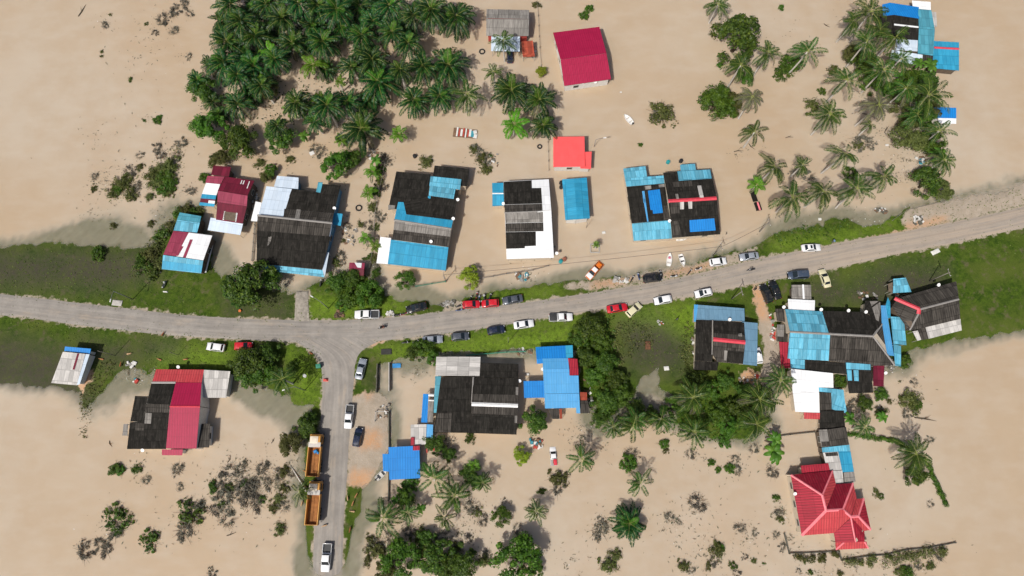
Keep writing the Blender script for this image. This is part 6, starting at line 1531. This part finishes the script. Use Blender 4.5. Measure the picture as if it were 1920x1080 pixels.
# ================================================================ boats, poles, fences, yard things
def boat(px, py, deg, L, W, mat, inner, label, name='boat', bag=None, motor=False, z=0.0):
    p = at(px, py, .3)
    root = empty(name, (p.x, p.y, z), R(deg)); tag(root, label, 'boat', 'small boats')
    n = 9; mb = MB(); rows = []
    for i in range(n):
        t_ = i / (n - 1); x = -L / 2 + L * t_
        w = W / 2 * (0.82 + .18 * min(1, t_ * 3)) * (1 - max(0, (t_ - .45) / .55) ** 2.2)
        w = max(w, .02); h_ = .38 + .16 * t_ ** 2
        rows.append([(x, -w, h_), (x, -w * .86, h_ + .02), (x, -w * .72, .10), (x, 0, .05), (x, w * .72, .10), (x, w * .86, h_ + .02), (x, w, h_), (x, w * .6, -.15), (x, -w * .6, -.15)])
    k = 9; v = [q for r_ in rows for q in r_]
    mb.add(v, [(i * k + j, i * k + (j + 1) % k, (i + 1) * k + (j + 1) % k, (i + 1) * k + j) for i in range(n - 1) for j in range(k)] + [tuple(range(k)), tuple(range(len(v) - 1, len(v) - k - 1, -1))])
    m = mb.mesh('hull', [mat]); bm = bmesh.new(); bm.from_mesh(m); bmesh.ops.recalc_face_normals(bm, faces=bm.faces); bm.to_mesh(m); bm.free()
    link('hull', m, root)
    for x in (-.28, .08): MB().box((L * x, 0, .28), (.28, W * .74, .05)).build('bench', inner, root)
    if motor: MB().box((-L / 2 - .12, 0, .55), (.34, .28, .40)).box((-L / 2 - .15, 0, .15), (.12, .12, .6)).build('outboard_motor', PLASTIC, root, bevel=.04)
    if bag: MB().box((L * .12, 0, .42), (.55, .50, .30), .3, taper=.6).build('bag', bag, root, bevel=.08)
    return root
HULL = paint('white_hull', (.72, .71, .69), .45, .08)
boat(1255, 486, 80, 3.0, 1.15, HULL, GREYP, 'white dinghy carrying a pink bag, left of the pair by the road', bag=S_PNK)
boat(1279, 488, 284, 2.9, 1.15, HULL, PLASTIC, 'white dinghy with dark seats, right of the pair by the road')
boat(1178, 223, 128, 2.9, 1.35, HULL, GREYP, 'lone white boat with outboard motor adrift in open water', motor=True)
boat(716, 889, 42, 3.0, 1.2, paint('grey_hull', (.52, .50, .47), .5), PLASTIC, 'grey white dinghy moored under the bright blue canopy edge', motor=True)
boat(1279, 447, 8, 2.6, 1.1, HULL, GREYP, 'white boat tied under the eave of the black and blue twin house')
boat(1341, 724, 6, 3.2, .55, paint('orange_streaked_hull', (.55, .22, .12), .6, .3), HULL, 'narrow orange and white canoe on land below the slate blue house', 'canoe', z=.35)
WOOD = paint('grey_pole_timber', (.20, .18, .155), .85, .25)
CONC = paint('concrete_post', (.42, .40, .37), .85, .2)
LAMPH = paint('lamp_housing', (.68, .68, .66), .4)
GALV = paint('galvanised_pole', (.16, .16, .16), .6)
POLES = {}
def pole(px, py, H, label, lamp=None, arm=False, key=None, r=.11, name='utility_pole', cat='pole'):
    p = at(px, py, 0); z = min(ground_z(p.x, p.y), 0)
    root = empty(name, (p.x, p.y, z)); tag(root, label, cat, 'poles along the roads')
    MB().cyl((0, 0, H / 2 - .5), r, H + 1, 10, r2=r * .62).build('pole', WOOD if lamp is None else GALV, root, smooth=True)
    if lamp is not None:
        dx, dy = math.cos(R(lamp)), math.sin(R(lamp))
        MB().tube([(0, 0, H - .1), (dx * .8, dy * .8, H + .25), (dx * 1.7, dy * 1.7, H + .30)], .045, 6).build('lamp_arm', GALV, root)
        l = MB().box((0, 0, 0), (.75, .26, .14), taper=.7).build('lamp_head', LAMPH, root, bevel=.04); l.location = (dx * 2.0, dy * 2.0, H + .3); l.rotation_euler = (0, 0, R(lamp))
    if arm:
        MB().box((0, 0, H - .35), (1.6, .10, .12), R(100)).build('crossarm', WOOD, root)
        for s in (-.7, 0, .7): MB().cyl((s * math.cos(R(100)), s * math.sin(R(100)), H - .2), .05, .18, 8).build('insulator', LAMPH, root)
    if key: POLES[key] = Vector((p.x, p.y, z + H - .15))
    return root
pole(251, 562, 7.5, 'street lamp on the left northern grass beside the culvert slab', lamp=265, name='street_lamp', cat='street lamp')
pole(617, 579, 6.8, 'street lamp on the grass right of the concrete drive ramp', lamp=150, name='street_lamp', cat='street lamp')
pole(573, 732, 7.5, 'street lamp on the corner lawn beside the round white sign', lamp=200, name='street_lamp', cat='street lamp')
pole(1370, 562, 7.5, 'wooden utility pole above the roof of the slate blue house', arm=True)
pole(1337, 479, 6.5, 'wooden utility pole at the water edge behind the white hatchback', arm=True, key='b')
pole(1424, 434, 6.5, 'wooden utility pole in floodwater left of the weedy verge', arm=True, key='c')
pole(836, 527, 6.0, 'thin utility pole in water below the long blue awning', arm=True, key='a')
pole(1114, 275, 4.5, 'short lamp post in floodwater right of the salmon house', lamp=10, name='street_lamp', cat='street lamp', r=.07)
pole(1099, 427, 4.5, 'bare post in floodwater below the plain bright blue house', r=.07)
pole(1740, 528, 7.5, 'wooden utility pole beside the dark hipped house at right edge', arm=True, key='d')
pole(953, 643, 6.5, 'slim dark post on the southern verge near the white sedan', r=.07)
pole(218, 667, 6.5, 'slim dark post on the left southern grass by the lying goats', r=.08)
pole(336, 666, 4.0, 'short slim post on the grass above the magenta and black house', r=.06)
def wire(a, b, label):
    a, b = POLES[a], POLES[b]
    pts = [a.lerp(b, i / 16) - Vector((0, 0, .9 * 4 * (i / 16) * (1 - i / 16))) for i in range(17)]
    tag(MB().tube(pts, .035, 5).build('power_line', PLASTIC), label, 'cable')
wire('a', 'b', 'thin power line sagging over the flooded edge north of the road')
wire('b', 'c', 'short power line from the water edge pole to the verge pole')
# fences and walls
def fence(pts, H, label, mat, name='fence', cat='fence', base=-.9, post=1.8, rails=2, solid=False, postmat=None):
    P = [at(x, y, 0) for x, y in pts]
    c = P[0]; root = empty(name, (c.x, c.y, 0)); tag(root, label, cat, 'fences and yard walls')
    pan, rl = MB(), MB()
    for a, b in zip(P, P[1:]):
        d = b - a; L = d.length; ang = math.atan2(d.y, d.x); m = (a + b) / 2 - c
        if solid: pan.box((m.x, m.y, (H + base) / 2), (L, .16, H - base), ang)
        else:
            for k in range(rails): rl.box((m.x, m.y, H * (k + .6) / rails), (L, .06, .09), ang)
        n = max(1, int(L / post))
        for k in range(n + 1):
            q = a.lerp(b, k / n) - c
            MB().box((q.x, q.y, (H + .08 + base) / 2), (.20 if solid else .11, .20 if solid else .11, H + .08 - base), ang).build('post', postmat or mat, root)
    if pan.v: pan.build('wall_panel', mat, root)
    if rl.v: rl.build('rail', mat, root)
    return root
GRN = paint('green_gate_paint', (.03, .20, .13), .6, .2)
DKW = paint('mossy_wall', (.10, .095, .075), .9, .35)
fence([(1470, 1000), (1479, 1037), (1520, 1036), (1572, 1033), (1577, 1050), (1627, 1042), (1660, 1040), (1700, 1030), (1740, 1027), (1790, 1017)], .40, 'mossy low wall running below the red hipped bungalow', DKW, 'yard_wall', 'wall', solid=True, post=4)
fence([(1435, 821), (1480, 815), (1526, 810)], .5, 'low dark wall above left of the red hipped bungalow', DKW, 'yard_wall', 'wall', solid=True, post=4)
fence([(730, 772), (730, 850), (729, 938)], .7, 'thin yard wall left of the bright blue canopy', DKW, 'yard_wall', 'wall', solid=True, post=3)
fence([(731, 682), (731, 733)], 1.2, 'pale concrete gate wall left of the large black house', CONC, 'gate_wall', 'wall', solid=True, post=6)
fence([(709, 684), (707, 735)], 1.1, 'brown gate wall on the grass right of the silver sedan', DKW, 'gate_wall', 'wall', solid=True, post=6)
fence([(704, 790), (706, 772), (730, 772)], 1.3, 'grey gate frame between gravel yard and flooded yard', CONC, 'gate_frame', 'gate', post=3)
fence([(875, 667), (915, 664), (950, 661), (985, 660)], 1.2, 'green metal rail fence behind the large black house', GRN, rails=3)
fence([(780, 538), (810, 533), (836, 529)], 1.0, 'green and pale rail fence under the yellow green tree', GRN, rails=2)
fence([(898, 523), (925, 519), (950, 514), (977, 511), (1000, 507), (1029, 499)], .8, 'broken timber fence in floodwater below the black and white house', WOOD, rails=2)
fence([(1008, 12), (1010, 50), (1012, 90), (1015, 124)], .7, 'leaning wire fence in floodwater right of the grey corrugated house', WOOD, rails=1, post=2.6)
fence([(1027, 190), (1027, 250), (1029, 320)], .7, 'old timber fence running left of the salmon house', WOOD, rails=1, post=2.2)
fence([(724, 300), (712, 360), (704, 400), (702, 452), (694, 503)], .8, 'overgrown dark fence between big black house and blue awning house', WOOD, rails=2, post=2.2)
fence([(1770, 420 - 42), (1700, 394), (1672, 414)], .4, 'rough timber edge fence beside the bare sand at right', WOOD, rails=1, post=3)
fence([(482, 390), (478, 440), (474, 490)], .9, 'narrow plank fence on the left of the big black house', WOOD, rails=3)
# the clipped hedge
hw = [(1590, 813), (1620, 818), (1650, 822), (1682, 828), (1700, 842), (1738, 872), (1752, 900), (1762, 925), (1775, 950)]
rng = random.Random(31); mb = MB(); hc = at(*hw[4])
cl = []
for a, b in zip(hw, hw[1:]):
    A, B = at(*a), at(*b); n = int((B - A).length / .5)
    for k in range(n):
        q = A.lerp(B, k / n); cl.append((Vector((q.x - hc.x + rng.uniform(-.2, .2), q.y - hc.y + rng.uniform(-.2, .2), .35)), rng.uniform(.45, .75)))
leaf_cloud(mb, rng, cl, 5200, .26)
o = mb.build('hedge', L_BRIGHT); o.location = (hc.x, hc.y, 0)
tag(o, 'long bright green hedge curving through the flood right of the bungalow', 'hedge')
cl = []; mb = MB(); hc = at(1600, 1052)
for a, b in zip([(1490, 1045), (1530, 1043), (1562, 1040)], [(1530, 1043), (1562, 1040), (1570, 1048)]):
    A, B = at(*a), at(*b); n = int((B - A).length / .8) + 1
    for k in range(n):
        q = A.lerp(B, k / n); cl.append((q - hc + Vector((rng.uniform(-.6, .6), rng.uniform(-.9, .3), .3)), rng.uniform(.4, .9)))
leaf_cloud(mb, rng, cl, 1300, .28); o = mb.build('hedge', L_OLIVE); o.location = hc; tag(o, 'ragged olive hedge along the left part of the bungalow wall', 'hedge')
cl = []; mb = MB()
for a, b in zip([(1590, 1052), (1640, 1047), (1690, 1040), (1740, 1032)], [(1640, 1047), (1690, 1040), (1740, 1032), (1775, 1028)]):
    A, B = at(*a), at(*b); n = int((B - A).length / .6) + 1
    for k in range(n):
        q = A.lerp(B, k / n); cl.append((q - hc + Vector((rng.uniform(-.9, .9), rng.uniform(-1.2, .4), .4)), rng.uniform(.5, 1.2)))
leaf_cloud(mb, rng, cl, 3000, .28); o = mb.build('hedge', L_OLIVE); o.location = hc; tag(o, 'thick olive hedge along the right part of the bungalow wall', 'hedge')

# yard odds and ends
def put(name, mb, mat, px, py, z, deg, label, cat, group=None, bevel=0.0, smooth=False, lift=0.0):
    p = at(px, py, lift); g_ = ground_z(p.x, p.y)
    o = mb.build(name, mat, None, smooth, bevel); o.location = (p.x, p.y, (max(g_, -.12) if z is None else z)); o.rotation_euler = (0, 0, R(deg))
    return tag(o, label, cat, group)
def ringmb(r, t_, h_):
    n = 20; pts = [(r * math.cos(2 * math.pi * k / n), r * math.sin(2 * math.pi * k / n), h_) for k in range(n + 1)]
    return MB().tube(pts, t_, 8, cap=False)
DRUMB, DRUMT, DRUMG = paint('black_drum', (.02, .02, .022), .5), paint('teal_drum', (.02, .28, .30), .5), paint('brown_drum', (.28, .10, .06), .6)
for x, y, r, m_, lb in [(904, 97, .60, None, 'dark tyre ring lying in water left of the grey corrugated house'), (1012, 275, .45, None, 'small tyre left of the salmon house roof'), (673, 390, .62, None, 'round black well ring right of the big black house')]:
    put('tyre', ringmb(r, .16, .08), TYRE, x, y, 0, 0, lb, 'tyre', smooth=True)
for x, y, m_, lb in [(1052, 352, DRUMB, 'black drum at the left edge of the plain blue house, upper one'), (1052, 344, DRUMB, 'black drum just above another beside the plain blue house'), (1276, 303, DRUMB, 'black drum at the top of the black and blue twin house'), (1051, 491, DRUMT, 'teal drum floating right of the black and white house'), (1058, 487, DRUMG, 'brown drum touching the teal drum in floodwater'), (778, 294, DRUMB, 'small black barrel floating above the long blue awning house'), (1252, 293 + 12, DRUMT, 'teal barrel behind the twin house roof notch')]:
    mb = MB().cyl((0, 0, .25), .42, .9, 16).cyl((0, 0, .72), .34, .06, 16).cyl((0, 0, .45), .44, .05, 16).cyl((0, 0, .1), .44, .05, 16)
    put('drum', mb, m_, x, y, 0, 0, lb, 'drum', 'drums in the flood', bevel=.02)
put('culvert_slab', MB().box((0, 0, .15), (2.1, 1.2, .35)).box((0, .3, .36), (1.6, .4, .12)), CONC, 222, 569, .22, -6, 'grey concrete culvert slab at the left road edge under the street lamp', 'slab', bevel=.03)
put('mat', MB().box((0, 0, .03), (2.2, 1.2, .06)).box((0, 0, .07), (1.9, .9, .03)), paint('black_mat', (.035, .035, .032), .9, .3), 725, 660, .38, 2, 'black rectangular mat on the grass below the junction', 'mat')
put('garbage_bin', MB().box((0, 0, .5), (.8, .7, 1.0), taper=1.12).box((0, 0, 1.05), (.95, .85, .10)), GRN, 600, 688, .4, 10, 'green bin at the left edge of the side road', 'bin', bevel=.03)
put('barrier', MB().box((0, 0, .35), (1.0, .45, .7), taper=.55).box((0, 0, .04), (1.1, .6, .08)), paint('red_barrier', (.60, .09, .07), .5), 612, 713, .42, 0, 'red plastic barrier at the left edge of the side road', 'barrier', bevel=.04)
sg = empty('round_sign', at(576, 707)); sg.location.z = .3; tag(sg, 'round white board on a post on the corner lawn', 'sign')
MB().cyl((0, 0, .7), .05, 1.6, 8).build('post', CONC, sg); bo = MB().cyl((0, 0, 0), .42, .05, 24).build('board', LAMPH, sg); bo.location = (0, .05, 1.5); bo.rotation_euler = (R(35), R(-10), 0)
put('board', MB().box((0, 0, .1), (1.7, .9, .10)).box((.2, 0, .17), (.9, .5, .04)), paint('blue_board', (.03, .22, .50), .5, .3), 744, 686, .15, 3, 'small blue board beside the gate wall of the large black house', 'board')
put('fire_pit', MB().box((0, 0, .25), (1.2, 1.9, .5), taper=.8).box((.1, .2, .55), (.5, .9, .2), .4, taper=.6), paint('rusty_heap', (.13, .06, .03), .9, .5), 1214, 648, .25, 0, 'rusty brown box heap in the grass left of the slate blue house', 'scrap', bevel=.06)
put('bucket', MB().cyl((0, 0, .2), .24, .4, 12, r2=.30).cyl((0, 0, .41), .26, .02, 12), paint('orange_bucket', (.60, .16, .04), .5), 452, 584, .35, 0, 'small orange bucket on the left northern verge', 'bucket')
put('log', MB().tube([(-2.0, 2.7, .02), (-.6, .9, .2), (.6, -.7, .35), (2.0, -2.5, .9)], [.08, .13, .14, .16], 8), BARK, 560, 897, 0, 0, 'pale fallen palm trunk slanting to the lower dump truck', 'log', smooth=True)
for x, y, dg, L, lb in [(434, 1001, 22, 1.9, 'dark drifting branch in open water bottom left'), (270, 772, 10, 1.2, 'thin drifting stick left of the magenta and black house'), (208, 832, -60, 1.4, 'dark stick left of the green shrub, lower left'), (1362, 437, 60, .7, 'short dark stick right of the twin house'), (1735, 787, -12, 4.5, 'long thin driftwood at the right edge below the hipped house'), (1663, 243, 50, 2.2, 'forked stick in water among the right coconut palms'), (1550, 48, -40, 1.6, 'bent bare branch at the top right'), (155, 20, 65, 3.6, 'black branch at the top left corner'), (1385, 283, 10, 2.2, 'dark stump branch right of the twin house'), (1480, 258, 5, 1.8, 'tangled driftwood left of the leaning palms'), (967, 300 - 25 + 110, 90, .3, 'tiny twig left of the black and white house'), (1734, 815 - 30, 8, 1.6, 'short drifting stick at right edge near the long driftwood'), (1630, 218, -25, 3.4, 'thick dark log among the leaning coconut palms'), (735, 985, 5, 1.0, 'small stick near the bottom coconut palm'), (512, 826, 60, 1.2, 'stick near the sparse olive tree beside the side road'), (430, 940 - 80, 70, 1.6, 'upright dark stick above the grey silted shrubs'), (985, 400 + 40, 35, .9, 'little stick below the plain blue house'), (1410, 275, -50, 2.0, 'grey broken branch left of the small palm')]:
    s = random.Random(x * y)
    mb = MB().tube([(-L / 2, 0, .04), (-L * .1, s.uniform(-.15, .15) * L, .12), (L / 2, s.uniform(-.1, .1) * L, .06)], [.06 + L * .015, .06 + L * .02, .02], 6).tube([(-L * .1, 0, .12), (L * .2, L * .25, .25)], [.05, .015], 5)
    put('branch', mb, TWIG if s.random() < .7 else BARKD, x, y, 0, dg, lb, 'branch', 'drifting branches')
def heap(px, py, w, d, n, mats, label, name='scrap_heap', cat='scrap', z=None, flat=.5, seed=0, deg=0, size=1.0):
    rg = random.Random(seed + px); p = at(px, py)
    root = empty(name, (p.x, p.y, max(ground_z(p.x, p.y), -.05) if z is None else z), R(deg)); tag(root, label, cat)
    for k, m_ in enumerate(mats):
        for _ in range(max(1, n // len(mats))):
            s = rg.uniform(.35, 1.0) * size
            o = MB().box((0, 0, 0), (s, s * rg.uniform(.3, .9), rg.uniform(.08, flat)), taper=rg.uniform(.6, 1)).build(['rubble', 'sheet', 'crate', 'plank', 'bag'][k % 5], m_, root)
            o.location = (rg.uniform(-w, w) / 2, rg.uniform(-d, d) / 2, rg.uniform(.05, .30) + k * .013); o.rotation_euler = (rg.uniform(-.2, .2), rg.uniform(-.2, .2), rg.uniform(0, 3.1))
    return root
P_W, P_G, P_R, P_T, P_B = paint('scrap_white', (.62, .61, .58), .6, .2), paint('scrap_grey', (.28, .27, .25), .8, .3), paint('scrap_red', (.42, .05, .035), .7, .3), paint('scrap_teal', (.04, .24, .30), .6, .25), paint('scrap_brown', (.17, .10, .06), .85, .35)
rf = empty('scrap_raft', (*at(872, 250)[:2], 0), R(-6)); tag(rf, 'raft of striped scrap roofing sheets floating below the plantation', 'raft')
for k, (w, m_) in enumerate([(.75, P_B), (.35, P_W), (.3, P_R), (.5, P_W), (.3, P_R), (.28, P_W), (.3, P_R), (.55, P_W)]):
    MB().box((-2.3 + k * .50, .1 * math.sin(k * 2), .22 + .03 * (k % 3)), (w, 2.0 + .3 * math.sin(k * 1.7), .05)).build('sheet', m_, rf)
MB().box((1.75, -.1, .2), (.7, 1.5, .22)).build('crate', P_T, rf); MB().box((2.3, .4, .3), (.8, .8, .12), .3).build('panel', P_W, rf); MB().box((2.4, -.6, .25), (.9, 1.0, .1), -.1).build('panel', P_W, rf); MB().box((0, 0, .05), (5.4, 2.2, .16)).build('deck', P_B, rf)
heap(1006, 832, 2.6, 1.6, 24, [P_B, P_R, P_W, P_T], 'cluttered junk heap on a platform near the half sunk pickup', 'junk_heap', z=.1)
heap(978, 519, 2.6, 1.7, 20, [P_G, P_W, P_T, P_B], 'junk heap at the end of the broken timber fence', 'junk_heap', z=.05)
heap(1163, 526, 3.0, 1.1, 22, [P_G, P_W, CONC], 'grey rubble heap left of the black people carrier', 'rubble_heap', 'rubble')
heap(838, 571, 3.0, 1.6, 24, [CONC, P_G, DKW], 'grey rubble spread left of the red hatchbacks', 'rubble_heap', 'rubble', flat=.25)
heap(731, 588, 1.6, .9, 14, [CONC, P_W], 'pale gravel pile beside the white double cab pickup', 'rubble_heap', 'rubble', flat=.25)
heap(637, 589, 2.2, 1.2, 14, [P_B, BARKD], 'dark brushwood heap on the verge left of the white pickup', 'brush_heap', 'brush', flat=.25)
heap(246, 684, 2.0, 1.0, 12, [P_G, P_W], 'grey rubbish heap at the flood edge left of the red roof', 'rubbish_heap', 'rubbish', flat=.25)
heap(254, 714, .8, .8, 9, [P_W, P_T, P_R], 'small colourful rubbish bundle floating left of the magenta house', 'rubbish_heap', 'rubbish', z=0, flat=.25)
heap(1238, 606, 1.3, 1.0, 16, [P_W, P_G, P_W, P_R], 'scattered white rubbish in the grass below the white hatchback', 'rubbish_heap', 'rubbish', flat=.15, size=.5)
heap(1447, 612, .9, 6.0, 26, [P_W, P_G, P_R], 'strip of stored junk left of the sprawling hipped house', 'junk_heap', flat=.4)
heap(1630, 640, .1, .1, 1, [P_W], 'lone white crate near the sprawling house right wing', 'crate', 'crate')
heap(808, 838, 1.6, 2.0, 10, [P_R, P_T, P_B], 'red and blue junk beside the striped shed', 'junk_heap', z=.3)
heap(1718, 414, 2.4, 1.6, 27, [CONC, P_W, DKW], 'pale sand and rubble patch at the right end of the verge', 'rubble_heap', 'rubble', flat=.2)
heap(990, 700, .5, .5, 2, [P_G, P_W], 'small junk pile between the black and light blue houses', 'junk_heap', flat=.3)
heap(1650, 395, 2.6, .8, 24, [P_W, P_B, DKW], 'rubbish line at the water edge above the right verge', 'rubbish_heap', 'rubbish', flat=.2)
heap(1725, 300, 2.0, 1.5, 12, [P_W, P_T, P_B], 'flotsam heap left of the banana at the right edge', 'junk_heap', z=0, flat=.2)
heap(1705, 112 + 10, 3.2, .7, 12, [P_W, P_G, P_B], 'clutter below the pale lean-to of the top right compound', 'junk_heap', z=.1, flat=.2)
heap(1417, 708, .8, .9, 6, [P_R, P_W], 'red and white cart load on the round sand patch', 'handcart', 'cart', flat=.4)
for x, y, w, d, dg, lb in [(585, 287, 1.2, 1.0, 30, 'crumpled white tarp floating above the big black house'), (1132, 436, .8, .6, 10, 'white foam box floating left of the twin house'), (1663, 272, .8, .5, 5, 'white foam box floating near the right trees'), (1537, 411, .7, .6, 0, 'white foam box at the weedy verge'), (1249, 691, 1.1, .9, 5, 'white sheet on the grass left of the slate blue house'), (1164, 173, .5, .3, 0, 'tiny white scrap floating below the magenta house'), (299, 512, 1.2, .3, 12, 'white plank lying below the maroon and white house'), (312, 548, 1.1, .3, -4, 'white plank on grass below the white motorbike'), (1752, 473, 2.0, 1.0, 25, 'pale sand bag pile at the right road edge')]:
    put('foam_box' if 'box' in lb else 'white_sheet' if 'plank' not in lb else 'plank', MB().box((0, 0, .1), (w, d, .25), taper=.85).box((.05, 0, .26), (w * .7, d * .6, .08)), P_W, x, y, None, dg, lb, 'box' if 'box' in lb else 'plank' if 'plank' in lb else 'sheet', bevel=.03)
pl = empty('planter', (*at(1115, 466)[:2], 0)); tag(pl, 'square white planter under the lone small palm in open water', 'planter')
for dx, dy, w, d in ((0, .95, 2.0, .12), (0, -.95, 2.0, .12), (.95, 0, .12, 1.78), (-.95, 0, .12, 1.78)): MB().box((dx, dy, .1), (w, d, .5)).build('side', CONC, pl)
sk = empty('floating_pen', (*at(1415, 376)[:2], 0), R(12)); tag(sk, 'dark narrow pen with a red strip roof right of the twin house', 'pen')
MB().box((-.1, .9, .5), (1.1, 2.6, .10)).build('roof', BLK, sk); MB().box((.1, -1.6, .45), (1.3, 2.0, .10)).build('roof', BLK, sk); MB().box((.25, -1.6, .53), (.35, 1.9, .05)).build('ridge_strip', PNKR, sk)
for x, y in ((-.5, 2.0), (.3, 2.0), (-.4, -2.4), (.6, -2.4)): MB().box((x, y, -.1), (.09, .09, 1.0)).build('post', WOOD, sk)
# ---- the clutter round the yards
rgc = random.Random(91)
for x, y, n_, w, d, where in [(480, 375, 14, 3, 5, 'left of the big black house'), (655, 445, 14, 3, 5, 'right of the big black house'), (700, 290, 10, 2.5, 3, 'above the overgrown dark fence'), (425, 425, 10, 3, 2, 'below the patched dark red house'), (1100, 735, 12, 2, 5, 'right of the light blue house'), (805, 815, 12, 2.5, 2.5, 'beside the striped shed'), (985, 660, 8, 3, 1.5, 'above the light blue house'), (1300, 645, 12, 1, 6, 'along the left wall of the slate blue house'),
                          (1600, 720, 12, 2.5, 3, 'behind the black annex of the sprawling house'), (1665, 690, 10, 2, 2, 'by the maroon annex of the sprawling house'), (1620, 555, 14, 5, 2, 'above the sprawling house roof'), (1690, 560, 10, 3, 2, 'beside the dark hipped house'), (1000, 95, 8, 1, 4, 'by the rust red shed'), (925, 300, 8, 2, 3, 'beside the sparse shrubs left of the salmon house'), (1035, 455, 8, 1.2, 5, 'along the white roof edge'), (1400, 715, 12, 3.5, 1.5, 'around the sand patch'), (720, 770, 10, 2, 3, 'at the gate of the gravel yard')]:
    heap(x, y, w, d, n_ * 2, [P_G, P_B, WOOD, DKW, P_W], 'low litter of boards and scrap lying ' + where, 'litter_heap', 'scrap', flat=.18, seed=3, size=.75)

settle_labels()
